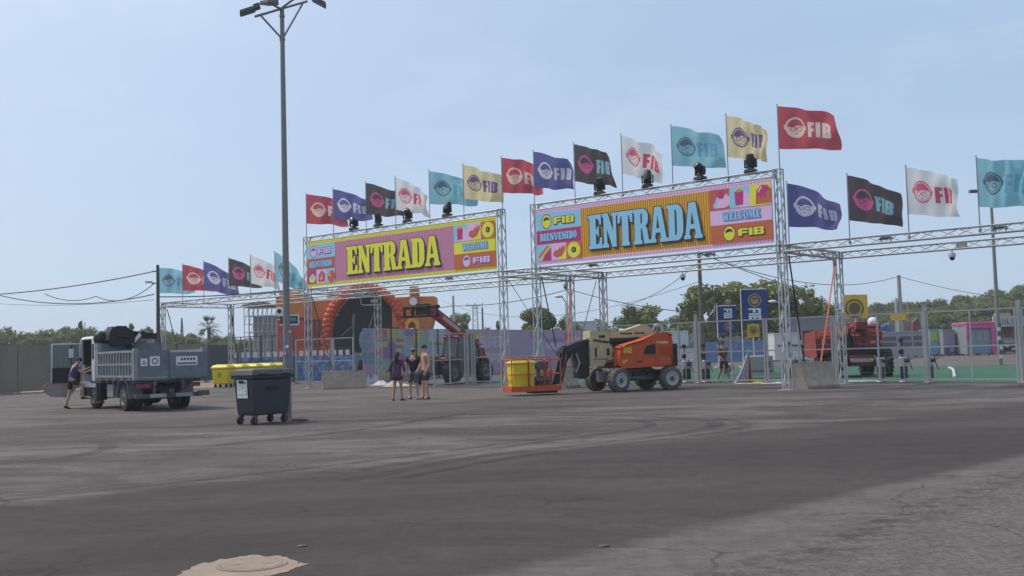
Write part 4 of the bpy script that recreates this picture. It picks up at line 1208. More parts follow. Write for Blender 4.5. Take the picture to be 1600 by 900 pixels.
class Cnt: k = 1
def hput(loops, c, z=None):
    Cnt.k += 1
    mb.m(HN.index(c)); y = .005 - .0012 * (z or Cnt.k % 12) - .002
    mb.shape(loops, lambda x, zz: (x, y, zz))
def hrect(x0, z0, x1, z1, c, z): hput([rect(x0, z0, x1, z1)], c, z)
x0h, x1h = hx(588), hx(735)
x = x0h
while x < x1h:
    wcol = rg.uniform(1.3, 2.6); z = .08
    while z < HH - .1:
        hh = min(rg.choice([.28, .4, .55, .7]), HH - .05 - z)
        c = rg.choice(['green', 'red', 'yellow', 'purple', 'blue', 'orange', 'lilac', 'pale', 'lime', 'green', 'purple'])
        sp = rg.uniform(.3, .75) * wcol
        hrect(x, z, x + sp, z + hh, c, 1)
        c2 = rg.choice(['green', 'red', 'yellow', 'purple', 'blue', 'magenta', 'lilac', 'pale', 'lilac'])
        hrect(x + sp, z, x + wcol, z + hh, c2, 1)
        k = rg.random()
        if k < .35: hrect(x + .12, z + hh * .3, x + sp - .1, z + hh * .7, rg.choice(['pale', 'purple', 'yellow', 'red']), 3)
        elif k < .55: hput([[(x + .1, z + .05), (x + sp * .9, z + .05), (x + sp * .5, z + hh - .05)]], rg.choice(['yellow', 'magenta', 'orange']), 3)
        elif k < .7: hput([circ(x + sp * .5, z + hh * .5, min(hh, sp) * .38, 14)], rg.choice(['yellow', 'teal', 'pale', 'orange']), 3)
        z += hh
    x += wcol
# yellow counter badge and the FIB mark on the left end
cxh = hx(571)
hput([circ(cxh, 2.45, .62, 24)], 'teal', 3); hput([circ(cxh, 2.45, .50, 24)], 'lilac', 4); hput([circ(cxh, 2.40, .40, 20, PI, 2 * PI)], 'teal', 5)
hput([[(cxh - .42, 2.5), (cxh - .3, 2.8), (cxh, 2.88), (cxh + .34, 2.75), (cxh + .42, 2.5)]], 'teal', 5)
for L_ in text_loops('FIB', GF, cxh - .95, cxh + 1.05, 1.1, .62): hput(L_, 'teal', 4)
for i in range(5): hrect(hx(557) + .1 + i * .5, .1, hx(557) + .5 + i * .5, .35 + (i % 3) * .15, ['yellow', 'green', 'orange', 'purple', 'lime'][i], 2)
for L_ in text_loops('SUPER', GF, hx(750), hx(786), 1.85, .85): hput(L_, 'pale', 4)
for L_ in text_loops('OPA', GF, hx(755), hx(786), .75, .75): hput(L_, 'pale', 4)
mb.build('printed_sheet', HM, hr, smooth=False)
mb = MB()
# further blocks between the gates
x = hx(803)
while x < hx(900):
    wcol = rg.uniform(2.0, 3.6); z = .3
    while z < HH - .3:
        hh = min(rg.choice([.35, .55, .8]), HH - .1 - z)
        if rg.random() < .72: hrect(x, z, x + wcol * .9, z + hh * .85, rg.choice(['red', 'purple', 'lilac', 'pale', 'magenta', 'blue', 'lilac']), 1)
        if rg.random() < .3: hrect(x + .3, z + .1, x + wcol * .6, z + hh * .6, rg.choice(['yellow', 'orange', 'lime', 'purple']), 3)
        z += hh
    x += wcol
mb.build('printed_sheet', HM, hr, smooth=False)
# lean posts of the hoarding
for i, px in enumerate((611, 650, 684)):
    X = hx(px); MB().box((X, -.06, HH / 2), (.07, .05, HH)).build('post', STEELD, hr)
# ------------------------------------------------------------------ orange festival set with the black arch
YS = 92
STO = mat('set_orange', (0.56, 0.17, 0.035), .6, 0, .1, .5); STR_ = mat('set_red', (0.42, 0.055, 0.035), .6, 0, .12, .5); STP = mat('set_plum', (0.30, 0.09, 0.09), .6, 0, .15, .5)
SCAL = mat('scallop_red', (0.55, 0.085, 0.03), .45, 0, .1, 1)
def P2(px, py, Y=YS):
    p = at(px, py, Y); return p.x, p.z
def pbox(mb, px0, py0, px1, py1, y0, y1, Y=YS):
    a, c = P2(px0, py1, Y), P2(px1, py0, Y)
    mb.bb(a[0], c[0], y0, y1, max(0.0, a[1]), c[1])
st = thing('festival_arch', 'black arch mouth ringed with red orange scallops on the festival set', 'stage', (0, YS, 0))
c0 = P2(570, 527); rx = (P2(632, 527)[0] - P2(508, 527)[0]) / 2; rzv = P2(570, 450)[1] - c0[1]
mb = MB(Matrix.Identity(4)); n = 24
arc = [(c0[0] + (rx - .45) * math.cos(PI * i / n), c0[1] + (rzv - .4) * math.sin(PI * i / n)) for i in range(n + 1)]
mb.prism([(c0[0] + rx - .45, 0)] + arc + [(c0[0] - rx + .45, 0)], 1.2, 3.2)
DARK = mat('stage_black', (0.012, 0.012, 0.014), .8)
mb.build('mouth', DARK, st)
mb = MB()
for i in range(35):
    a = -.25 + (PI + .5) * i / 34
    q = V((c0[0] + rx * math.cos(a) * .98, .75, max(.35, c0[1] + rzv * math.sin(a))))
    mb.ball(tuple(q), (.46, .95, .46), 12, 8)
    mb.ball((c0[0] + rx * math.cos(a + .045) * 1.05, .35, max(.3, c0[1] + rzv * math.sin(a + .045) * 1.04)), (.34, .5, .34), 10, 7)
mb.build('scallop_ring', SCAL, st)
mb = MB(); pts = [P2(*p) for p in [(507, 520), (512, 480), (530, 455), (548, 447), (530, 446), (508, 456), (500, 500)]]
mb.prism(pts, 1.5, 1.9); mb.build('white_sail', WHITEP, st)
mb = MB(); mb.cyl((P2(548, 530)[0], 1.0, 0.2), (P2(550, 490)[0], 1.0, P2(550, 490)[1]), .10); mb.cyl((P2(530, 525)[0], 1.0, P2(530, 525)[1]), (P2(552, 505)[0], 1.0, P2(552, 505)[1]), .06); mb.ball((P2(549, 500)[0], 1.0, P2(549, 500)[1]), (.14, .14, .45), 10, 8)
mb.build('statue_prop', mat('prop_grey', (.16, .16, .16), .7), st)
t1 = thing('orange_set_tower', 'orange and red set tower left of the black arch', 'stage', (0, YS, 0))
mb = MB(); pbox(mb, 430, 462, 474, 498, .2, 4); pbox(mb, 434, 455, 470, 462, .5, 3.4); pbox(mb, 474, 466, 512, 500, 1.2, 4.5); mb.build('upper_block', STO, t1, bevel=.08)
mb = MB(); pbox(mb, 432, 498, 474, 584, .3, 3.9); mb.build('lower_block', STR_, t1, bevel=.08)
mb = MB(); pbox(mb, 474, 500, 510, 584, 1.3, 4.4)
for i in range(5): pbox(mb, 477 + i * 7, 500, 480 + i * 7, 580, 1.15, 1.35)
mb.build('side_block', STP, t1, bevel=.05)
mb = MB(); q = P2(436, 487); mb.lathe((q[0], .2, q[1]), (0, -1, 0), [(.42, 0), (.42, .06), (.38, .08)], 22); e_ = mb.build('badge', SIGNW, t1)
mb = MB(); mb.lathe((q[0], .10, q[1] + .05), (0, -1, 0), [(.2, 0), (.2, .03)], 14); mb.build('badge_mark', DARK, e_)
t2 = thing('orange_set_building', 'orange set building with a little tower right of the black arch', 'stage', (0, YS, 0))
mb = MB(); pbox(mb, 612, 463, 640, 512, .4, 4); pbox(mb, 652, 462, 679, 486, .4, 4); pbox(mb, 640, 470, 652, 512, .8, 4)
mb.prism([P2(648, 486), P2(679, 486), P2(670, 515), P2(655, 530), P2(645, 512)], .5, 3.6); mb.build('body', STO, t2, bevel=.08)
mb = MB(); pbox(mb, 640, 447, 653, 462, 0, 1.6); pbox(mb, 639, 462, 653, 480, -.1, 1.2); mb.build('turret', mat('set_orange_dark', (.42, .13, .04), .6, 0, .1, .6), t2, bevel=.05)
mb = MB(); q = P2(646, 471); mb.lathe((q[0], -.11, q[1]), (0, -1, 0), [(.34, 0), (.34, .06)], 20); mb.build('badge', SIGNW, t2)
mb = MB(); mb.prism([P2(*p) for p in [(634, 516), (634, 503), (640, 498), (645, 494), (650, 498), (656, 503), (656, 516), (651, 516), (651, 507), (645, 502), (639, 507), (639, 516)]], -.6, -.1)
mb.build('yellow_arch', mat('set_yellow', (.6, .33, .04), .6), t2)
# scaffold tower with a dark roof
sc = thing('scaffold_tower', 'grey scaffold tower with a dark pitched roof left of the orange set', 'scaffold', (0, 112, 0))
mb = MB()
a = P2(382, 545, 112); c = P2(432, 480, 112)
nx = 7
for y in (0, 2.2):
    for i in range(nx + 1):
        X = a[0] + (c[0] - a[0]) * i / nx; mb.cyl((X, y, 0), (X, y, c[1]), .045, n=6, cap=False)
    for j in range(8): mb.cyl((a[0], y, c[1] * (j + 1) / 8), (c[0], y, c[1] * (j + 1) / 8), .04, n=5, cap=False)
    for i in range(nx):
        for j in range(0, 8, 2):
            X = a[0] + (c[0] - a[0]) * i / nx; X2 = a[0] + (c[0] - a[0]) * (i + 1) / nx
            if (i + j // 2) % 2: mb.cyl((X, y, c[1] * j / 8), (X2, y, c[1] * (j + 2) / 8), .03, n=4, cap=False)
mb.build('scaffold_frame', STEEL, sc)
mb = MB(); mb.bb(a[0] + 1, c[0] + .0, .3, .5, .3, c[1] * .86); mb.build('sheeting', mat('sheet_grey', (.27, .28, .28), .8, 0, .2, .7), sc)
mb = MB(); p3 = P2(407, 470, 112); p4 = P2(376, 479, 112); p5 = P2(438, 479, 112)
mb.prism([(p4[0], p4[1]), (p5[0], p5[1]), (p5[0] - .5, p5[1] + .15), (p3[0], p3[1]), (p4[0] + .5, p4[1] + .15)], -.6, 3); mb.build('roof', STEELD, sc)
# ------------------------------------------------------------------ poles, pylon and wires
WOOD = mat('wood_pole', (0.16, 0.125, 0.095), .9, 0, .2, 3)
def pole(name, px, ytop, Y, r, label, m, cat='pole', arm=None):
    tp = at(px, ytop, Y)
    o = thing(name, label, cat, (tp.x, tp.y, 0))
    MB().cyl((0, 0, 0), (0, 0, tp.z), r * 1.25, r * .8, 10).build('shaft', m, o)
    if arm:
        mb = MB(); mb.box((0, 0, tp.z - .3), (arm, .1, .1))
        for s in (-.45, 0, .45): mb.cyl((s * arm, 0, tp.z - .25), (s * arm, 0, tp.z - .05), .05, .03, 8)
        mb.build('crossarm', STEEL, o)
    return tp, o
pW, oW = pole('utility_pole', 246.5, 414, 56.5, .10, 'tall dark wooden pole carrying cables at the left end flag', mat('dark_pole', (.075, .07, .07), .85))
for dz, s in ((-.35, .16), (-1.0, .2)): MB().box((-s, 0, pW.z + dz), (.28, .06, .06)).build('bracket', STEELD, oW)
lp_, lo_ = at(233, 441, 56.5), None
mb = MB(); mb.cyl((0, -.05, pW.z - 1.0), (lp_.x - pW.x, -.05, lp_.z), .02, n=6); mb.box((lp_.x - pW.x, -.05, lp_.z), (.34, .16, .1)); mb.build('lamp_arm', STEEL, oW)
pP, oP = pole('utility_pole', 1092, 393, 62, .13, 'brown wooden utility pole behind the orange banner gate', WOOD)
MB().cyl((.05, 0, pP.z * .65), (1.6, .6, 0), .06, n=8).build('stay_pole', WOOD, oP)
pQ, oQ = pole('utility_pole', 1404, 430, 96, .20, 'grey concrete utility pole behind the grey cabin', mat('concrete_pole', (.30, .29, .27), .9))
MB().cyl((-.45, 0, 0), (-.35, 0, pQ.z * .72), .12, n=8).build('strut', STEEL, oQ)
pA, oA = pole('utility_pole', 708, 462, 92, .12, 'thin grey pole beside the telehandler boom', STEEL)
pB, oB = pole('utility_pole', 753.5, 480, 150, .16, 'dark distant pole right of the pylon', WOOD)
pC, oC = pole('utility_pole', 1434, 470, 120, .09, 'slim dark lamp pole with a small white globe before the wood', STEELD)
mb = MB(); g0 = at(1440, 472, 120); mb.ball((g0.x - pC.x - .25, 0, g0.z), (.24, .24, .22), 12, 8); mb.build('globe', WHITEP, oC)
# yellowish slim pole
pole('utility_pole', 1417, 470, 118, .08, 'slim yellowish pole next to the concrete utility pole', mat('yellow_pole', (.35, .27, .1), .7))
py = at(742, 477, 190)
pyl = thing('electricity_pylon', 'small lattice electricity pylon with a wide crossarm beyond the hoarding', 'pylon', (py.x, py.y, 0))
mb = MB()
for sx in (-1, 1):
    for sy in (-1, 1): mb.cyl((sx * .65, sy * .65, 0), (sx * .35, sy * .35, py.z), .09, n=4)
for k in range(9):
    z0, z1 = py.z * k / 9, py.z * (k + 1) / 9; w0 = .65 - .3 * k / 9; w1 = .65 - .3 * (k + 1) / 9
    for s in (-1, 1): mb.cyl((-w0 * s, -w0, z0), (w1 * s, -w1, z1), .05, n=4); mb.cyl((-w0, w0 * s, z0), (-w1, -w1 * s, z1), .05, n=4)
mb.build('mast', STEEL, pyl)
mb = MB(); mb.box((0, 0, py.z), (3.0, .25, .2)); mb.box((0, 0, py.z - .5), (1.6, .2, .14))
for s in (-1.4, 0, 1.4): mb.cyl((s, 0, py.z), (s, 0, py.z + .4), .1, n=8)
mb.build('crossarm', STEEL, pyl)
lm = at(284, 497, 160)
o = thing('radio_mast', 'slender lattice radio mast beyond the left truss frame', 'mast', (lm.x, lm.y, 0))
mb = MB()
for k in range(3):
    a = k * 2.09; mb.cyl((.55 * math.cos(a), .55 * math.sin(a), 0), (.05 * math.cos(a), .05 * math.sin(a), lm.z), .07, n=4)
for k in range(14):
    z0, z1 = lm.z * k / 14, lm.z * (k + 1) / 14; r0, r1 = .55 - .5 * k / 14, .55 - .5 * (k + 1) / 14
    for j in range(3): mb.cyl((r0 * math.cos(j * 2.09), r0 * math.sin(j * 2.09), z0), (r1 * math.cos((j + 1) * 2.09), r1 * math.sin((j + 1) * 2.09), z1), .045, n=4)
mb.build('lattice', STEELD, o)
def wire(a, b, sag, label, r=.02):
    a = V(a); b = V(b)
    pts = [a.lerp(b, i / 24) - V((0, 0, sag * 4 * (i / 24) * (1 - i / 24))) for i in range(25)]
    tag(MB().tube(pts, r, 5).build('overhead_cable', CABLE), label, 'cable', 'overhead cables')
wire(pW + V((-.2, 0, -.35)), at(-60, 463, 62), .25, 'upper thick cable running from the left wooden pole out of view', .03)
wire(pW + V((-.2, 0, -1.6)), at(-40, 450, 66), .75, 'second cable sagging from the left wooden pole', .028)
c1 = at(150, 463, 60)
wire(pW + V((-.2, 0, -1.0)), c1, .55, 'short cable loop hanging in a bow left of the wooden pole', .022)
wire(c1, at(70, 459, 61), .32, 'second smaller cable loop further left of the wooden pole', .022)
wire(pW + V((-.2, 0, -1.9)), at(-60, 468, 90), .4, 'thin low cable leaving the wooden pole to the left', .013)
wire(pW + V((.1, 0, -1.75)), fac(tA0 - .3, .1, ZL1 + .05), .12, 'dark cable between the wooden pole and the pink gate', .03)
kA = at(600, 488, 95)
wire(kA, pA + V((0, 0, -.9)), .1, 'cable arriving at the thin pole by the telehandler boom', .03)
kB = at(889, 452, 74)
wire(pA + V((0, 0, -.9)), kB, .35, 'thick cable rising behind the right leg of the pink gate', .028)
kD = at(1092, 489, 62)
wire(kB, kD, .25, 'cable descending behind the orange gate to the brown pole', .026)
wire(at(690, 470, 120), at(1092, 440, 62) , 2.0, 'thin slack cable low behind both gates', .015)
wire(at(970, 478, 80), pP + V((0, 0, -.6)), .5, 'thin cable climbing to the brown wooden pole', .02)
wire(pP + V((0, 0, -.1)), pQ + V((0, 0, -.1)), 1.3, 'long cable between the brown pole and the concrete pole', .026)
wire(pP + V((0, 0, -.05)), at(1250, 452, 72), .1, 'steep cable descending from the brown pole to the right', .026)
wire(pQ + V((0, 0, -.1)), at(1700, 470, 110), .8, 'cable leaving the concrete pole to the right', .026)
# ------------------------------------------------------------------ cabins and kiosks at the right
def cabin(px0, px1, py0, Y, dep, label, m, name='site_cabin', rz=0):
    a = at(px0, 540, Y); b = at(px1, 540, Y); z = at((px0 + px1) / 2, py0, Y).z
    r = thing(name, label, 'cabin', ((a.x + b.x) / 2, Y, 0), rz)
    w_ = b.x - a.x
    mb = MB(); mb.bb(-w_ / 2, w_ / 2, 0, dep, .12, z); mb.build('body', m, r, bevel=.03)
    mb = MB(); mb.bb(-w_ / 2 - .04, w_ / 2 + .04, -.05, dep + .05, z + .003, z + .1); mb.build('roof', m, r, bevel=.02)
    mb = MB()
    for x in (-w_ / 2 + .3, w_ / 2 - .3):
        for y in (.2, dep - .2): mb.box((x, y, .06), (.3, .3, .118))
    mb.build('foot', CONC, r)
    return r, w_, z
GREYC = mat('cabin_grey', (.30, .30, .33), .6, 0, .06, .8)
LOUV = mat('louvre_dark', (.12, .12, .14), .6)
r, w_, z = cabin(1361, 1449, 520, 92, 2.4, 'grey site cabin with rows of dark louvred windows', GREYC)
def louvre(r, x0, x1, z0, z1, m=LOUV):
    mb = MB(); mb.bb(x0, x1, -.05, -.004, z0, z1)
    n = int((z1 - z0) / .12)
    for i in range(n): mb.box(((x0 + x1) / 2, -.06, z0 + (i + .5) * (z1 - z0) / n), (x1 - x0 - .08, .03, .05))
    mb.build('window', m, r)
for x in (-.46, -.25, .02, .26):
    louvre(r, x * w_, (x + .2) * w_, z * .70, z * .86); louvre(r, x * w_, (x + .2) * w_, z * .46, z * .63)
CABW = mat('cabin_white', (.55, .56, .57), .6, 0, .05, .8)
BLUEC = mat('cabin_blue', (.20, .34, .50), .6, 0, .05); LIME = mat('cabin_lime', (.33, .46, .13), .6, 0, .05); PURP = mat('cabin_purple', (.12, .07, .24), .6, 0, .05); GRN = mat('cabin_green', (.22, .34, .13), .6, 0, .06); GREY2 = mat('cabin_dull', (.25, .27, .30), .6, 0, .06); PINK = mat('kiosk_pink', (.52, .09, .27), .5, 0, .06)
r, w_, z = cabin(1453, 1473, 516, 98, 2.4, 'narrow cabin with lime green top and light blue bottom', BLUEC)
MB().bb(-w_ / 2 + .02, w_ / 2 - .3, -.04, -.004, z * .58, z - .05).build('top_panel', LIME, r); MB().bb(w_ / 2 - .28, w_ / 2 - .02, -.03, -.004, z * .55, z - .05).build('white_strip', CABW, r)
r, w_, z = cabin(1474, 1492.5, 517, 97, 2.4, 'grey kiosk with glazed doors and a purple base panel', GREY2)
MB().bb(-w_ / 2 + .1, w_ / 2 - .05, -.04, -.004, .16, z * .38).build('base_panel', PURP, r)
for x in (-.42, .05): MB().bb(x * w_, (x + .36) * w_, -.05, -.004, z * .48, z * .88).build('window', mat('cabin_glass', (.22, .26, .30), .25, 0, .1, 2), r)
mb = MB(); mb.lathe((w_ * .2, -.042, z * .24), (0, -1, 0), [(.22, 0), (.22, .02)], 14); mb.build('badge', mat('badge_violet', (.3, .24, .42), .6), r)
r, w_, z = cabin(1493, 1508.5, 517, 97.5, 2.4, 'green striped cabin between the purple kiosk and the pink kiosk', GRN)
MB().bb(-w_ / 2 + .05, w_ * .05, -.04, -.004, .2, z - .05).build('front_panel', LIME, r)
r, w_, z = cabin(1511, 1554, 509, 95, 3.0, 'pink kiosk with grey glazed front', GREY2, 'pink_kiosk')
mb = MB(); mb.bb(-w_ / 2 - .06, w_ / 2 + .06, -.25, 3.06, z + .11, z + .35); mb.bb(w_ / 2 - .32, w_ / 2 + .07, -.24, 0, .1, z + .108); mb.bb(-w_ / 2 - .07, -w_ / 2 + .12, -.24, 0, z * .6, z + .108); mb.bb(-w_ / 2 + .122, w_ / 2 - .322, -.22, -.02, z - .25, z + .108)
mb.build('pink_surround', PINK, r, bevel=.06)
for i in range(3):
    x = -w_ * .40 + i * w_ * .25; MB().bb(x, x + w_ * .19, -.05, -.004, z * .48, z * .84).build('window', MATS['cabin_glass'], r)
MB().bb(-w_ * .42, w_ * .36, -.04, -.004, .2, z * .40).build('front_panel', mat('kiosk_blue', (.17, .24, .32), .6), r)
# pavilion with the sign and the dark open hall
a = at(1553, 540, 108); b = at(1615, 540, 108); zt = at(1570, 511, 108).z
r = thing('open_pavilion', 'dim open hall with a pale sign board on its roof at the right edge', 'pavilion', (a.x, 108, 0)); w_ = b.x - a.x
mb = MB(); mb.bb(0, w_, 3, 3.2, 0, zt); mb.bb(-.1, w_, -.2, 3.3, zt + .002, zt + .25)
for k in range(5): mb.bb(k * w_ / 4 - .06, k * w_ / 4 + .06, 0, .15, 0, zt)
mb.build('hall', mat('hall_plum', (.22, .10, .13), .8, 0, .1), r)
b0, b1 = P2(1549, 511, 108), P2(1592, 493, 108)
mb = MB(); mb.bb(b0[0] - a.x, b1[0] - a.x + .3, -.5, -.3, b0[1], b1[1]); mb.build('sign_board', mat('board_pale', (.42, .42, .40), .7, 0, .1, 1), r)
mb = MB(); X0 = P2(1554, 500, 108)[0] - a.x
for i, (dx, dw, h0, h1) in enumerate([(0, .12, .1, .8), (.12, .35, .1, .22), (.12, .35, .4, .5), (.12, .3, .68, .8), (.65, .12, .1, .8), (1.0, .12, .1, .8), (1.3, .12, .1, .8), (1.42, .3, .1, .22), (1.95, .12, .1, .8), (2.15, .45, .68, .8), (2.3, .12, .1, .7)]):
    mb.bb(X0 + dx * .8, X0 + (dx + dw) * .8, -.53, -.502, b0[1] + .15 + h0 * .8, b0[1] + .15 + h1 * .8)
mb.build('faded_lettering', mat('faded_ink', (.12, .12, .14), .8), r)
mb = MB(); q0, q1 = P2(1556, 493, 108), P2(1576, 489, 108); mb.bb(q0[0] - a.x, q1[0] - a.x, -.4, .5, b1[1] + .002, q1[1]); mb.build('roof_box', mat('tan_box', (.42, .36, .26), .7), r)
# parked dark car
def car(px, Y, rz, label):
    p = at(px, 545, Y)
    r = thing('parked_car', label, 'car', (p.x, Y, 0), rz)
    BL = mat('car_black', (.02, .022, .025), .25, .2, .1, 2, 0, .6)
    mb = MB(); sec = [(-2.05, .35), (-2.1, .75), (-1.3, .92), (1.6, .98), (2.05, .9), (2.1, .4)]
    mb.prism(sec, -.86, .86); mb.build('body', BL, r, bevel=.06)
    mb = MB(); mb.prism([(-1.15, .93), (-.45, 1.42), (1.0, 1.45), (1.75, .98)], -.74, .74); mb.build('cabin', GLASSD, r, bevel=.08)
    mb = MB(); mb.prism([(-.42, 1.425), (.98, 1.455), (.9, 1.5), (-.3, 1.47)], -.66, .66); mb.build('roof', BL, r, bevel=.02)
    for sx in (-1.3, 1.3):
        for s in (-1, 1):
            mb = MB(); mb.lathe((sx, s * .78 - .1, .32), (0, 1, 0), [(.28, 0), (.32, .03), (.32, .18), (.28, .21)], 18); wl = mb.build('wheel', RUBBER, r)
            mb = MB(); mb.lathe((sx, s * .78 + (.095 if s > 0 else -.12), .32), (0, 1, 0), [(.19, 0), (.19, .025)], 14); mb.build('rim', RIMG, wl)
    for s in (-.6, .6): MB().ball((-2.06, s, .68), (.06, .2, .08), 10, 6).build('headlight', SIGNW, r)
    MB().box((-2.12, 0, .45), (.02, .5, .12)).build('number_plate', SIGNW, r)
car(1578, 101, R(75), 'dark car parked in front of the open hall at the right edge')
# crates, tarps and signs beyond the grey cabin
YY = 104
for px, wv, l in ((1400, 22, 'left grey slatted crate stack seen above the grey cabin'), (1420, 18, 'right grey slatted crate stack seen above the grey cabin')):
    a = at(px - wv / 2, 520, YY); b = at(px + wv / 2, 503, YY)
    mb = MB(); 
    for i in range(9):
        X = a.x + (b.x - a.x) * i / 8; mb.cyl((X, YY, 0), (X, YY, b.z), .05, n=4)
    for j in range(14): mb.box(((a.x + b.x) / 2, YY, b.z * (j + 1) / 14), (b.x - a.x, .1, .08))
    mb.bb(a.x, b.x, YY + .1, YY + 1.2, 0, b.z - .05)
    tag(mb.build('crate_stack', GREYC), l, 'crates')
mb = MB(); rg = random.Random(8)
a = at(1370, 509, YY)
for i in range(7): mb.ball((a.x + rg.uniform(-.6, .8), YY + rg.uniform(-.3, .3), a.z - i * .6 + .4), (.55, .5, .5), 10, 7)
mb.cyl((a.x, YY, 0), (a.x, YY, a.z), .3); mb.cyl((a.x, YY, a.z), (a.x - .1, YY, a.z + .9), .1, .03)
mb.m(1)
for i in range(4): mb.ball((a.x + .8 + rg.uniform(-.2, .5), YY - .4, a.z - .2 - i * .3), (.4, .3, .4), 10, 7)
tag(mb.build('inflatable_figure', [WHITEP, mat('tarp_blue', (.05, .09, .30), .6)]), 'crumpled white and blue inflatable standing behind the grey cabin', 'inflatable')
a = at(1430, 512, 103)
mb = MB(); mb.prism([(a.x - .5, 0), (a.x + .6, 0), (a.x + .6, a.z - .5), (a.x + .1, a.z + .9), (a.x - .3, a.z + .6)], 102.6, 103.2)
tag(mb.build('red_tarp', mat('tarp_red', (.20, .05, .05), .7)), 'dark red tarpaulin heap right of the crate stacks', 'tarpaulin')
# upright festival banners
NAVYB = mat('banner_navy', (0.028, 0.055, 0.20), .7, 0, .08, 1.5, 0, .2, .2); GOLD = mat('banner_gold', (.42, .30, .10), .7); YELF = mat('banner_yellow', (.62, .40, .06), .7, 0, .1, 2, 0, .2, .25); INK = mat('banner_ink', (.14, .10, .05), .8)
def upright(px0, px1, y0, y1, Y, m, label, text=None, ring=None, pole_x='left', marks=None):
    a = at(px0, y1, Y); b = at(px1, y0, Y)
    r = thing('upright_banner', label, 'banner', (a.x, Y, 0), 0, 'upright banners inside the grounds')
    w_, z0, z1 = b.x - a.x, a.z, b.z
    mb = MB(); vs = []; fs = []
    nx, nz_ = 12, 14
    for i in range(nx + 1):
        for j in range(nz_ + 1):
            u, v = i / nx, j / nz_
            vs.append((w_ * u, .05 * math.sin(5 * u + 1) * (1 - v), z0 + (z1 - z0) * v + .05 * u * (1 - v)))
    for i in range(nx):
        for j in range(nz_):
            q = i * (nz_ + 1) + j; fs.append((q, q + nz_ + 1, q + nz_ + 2, q + 1))
    mb.add(vs, fs); cl = mb.build('cloth', m, r)
    px_ = -.03 if pole_x == 'left' else w_ / 2
    mb = MB(); mb.cyl((px_, .06, 0), (px_, .06, z1 + .06), .04, .035, 8)
    if pole_x == 'left': mb.cyl((px_, .06, z1 + .03), (w_, .06, z1 + .03), .03, n=8)
    mb.box((px_, .06, .05), (.5, .5, .1)); mb.build('pole', WHITEP, r)
    mb = MB(); f = lambda y: (lambda u, v: (u, y, v))
    if ring:
        cx, cz, rr_ = ring[0] * w_, z0 + ring[1] * (z1 - z0), ring[2] * w_
        mb.shape([circ(cx, cz, rr_, 24), circ(cx, cz, rr_ * .82, 24)], f(-.075)); mb.shape([circ(cx, cz, rr_ * .62, 18)], f(-.075))
        mb.m(1); mb.shape([[(cx - rr_ * .5, cz), (cx - rr_ * .3, cz + rr_ * .4), (cx + rr_ * .4, cz + rr_ * .3), (cx + rr_ * .5, cz - .05), (cx + rr_ * .1, cz + rr_ * .15)]], f(-.08))
        mb.build('badge', ring[3], r, smooth=False)
    if text:
        mb = MB(); u0, v0, hgt = text[0] * w_, z0 + text[1] * (z1 - z0), text[2] * (z1 - z0); wid = text[3] * w_
        for L_ in text_loops('FIB', GF, 0, hgt, 0, wid):
            # reading downwards, turned a quarter
            mb.shape([[(u0 + y_, v0 + hgt - x_) for x_, y_ in l] for l in L_], f(-.078))
        mb.build('lettering', SIGNW, r, smooth=False)
    return r
upright(1160, 1198, 452, 505, 72, NAVYB, 'larger tall navy banner with gold badge above white letters', (.25, .08, .36, .48), (.5, .68, .26, [GOLD, INK]))
upright(1122.5, 1150, 478, 521, 74, NAVYB, 'smaller navy banner with white letters above an orange badge', (.32, .55, .36, .44), (.55, .26, .24, [mat('badge_orange', (.42, .20, .06), .7), INK]))
upright(1168, 1186, 506, 528, 74, YELF, 'small yellow banner below the larger navy banner', None, (.5, .55, .34, [INK, YELF]), 'mid')
upright(1318, 1355, 460, 498, 70, YELF, 'yellow hanging banner with dark ring badge behind the rear right leg', None, (.45, .42, .38, [INK, INK]), 'mid')
upright(1392, 1415, 488, 501, 92, YELF, 'small plain yellow sign in front of the concrete pole', None, None, 'mid')
# white containers in the middle distance
r, w_, z = cabin(1036, 1076, 519, 100, 2.4, 'white container cabin behind the turnstiles left of the brown pole', CABW)
for x in (-.2, .15): MB().bb(x * w_, (x + .03) * w_, -.05, -.004, .15, z - .1).build('door_bar', STEEL, r)
r, w_, z = cabin(1210, 1262, 522, 90, 2.4, 'white low cabin partly hidden by the tall right tower', CABW)
MB().bb(-w_ * .4, w_ * .4, -.05, -.004, z * .55, z * .62).build('stripe', STEELD, r)
r, w_, z = cabin(1236, 1344, 496, 112, 3, 'long dull grey container stack behind the red machine', mat('container_grey', (.20, .22, .22), .7, 0, .1))
r, w_, z = cabin(892, 934, 503, 118, 3, 'pale low building roof behind the cream boom', mat('pale_teal', (.45, .50, .48), .6))
a = at(1049, 541, 84); b = at(1086, 563, 84)
r = thing('ticket_counter', 'white counter with a blue top edge behind the turnstiles', 'counter', (a.x, 84, 0)); w_ = b.x - a.x
MB().bb(0, w_, 0, .8, 0.05, a.z - .15).build('counter', CABW, r, bevel=.02); MB().bb(-.05, w_ + .05, -.08, .85, a.z - .147, a.z).build('top', BLUEW2, r)
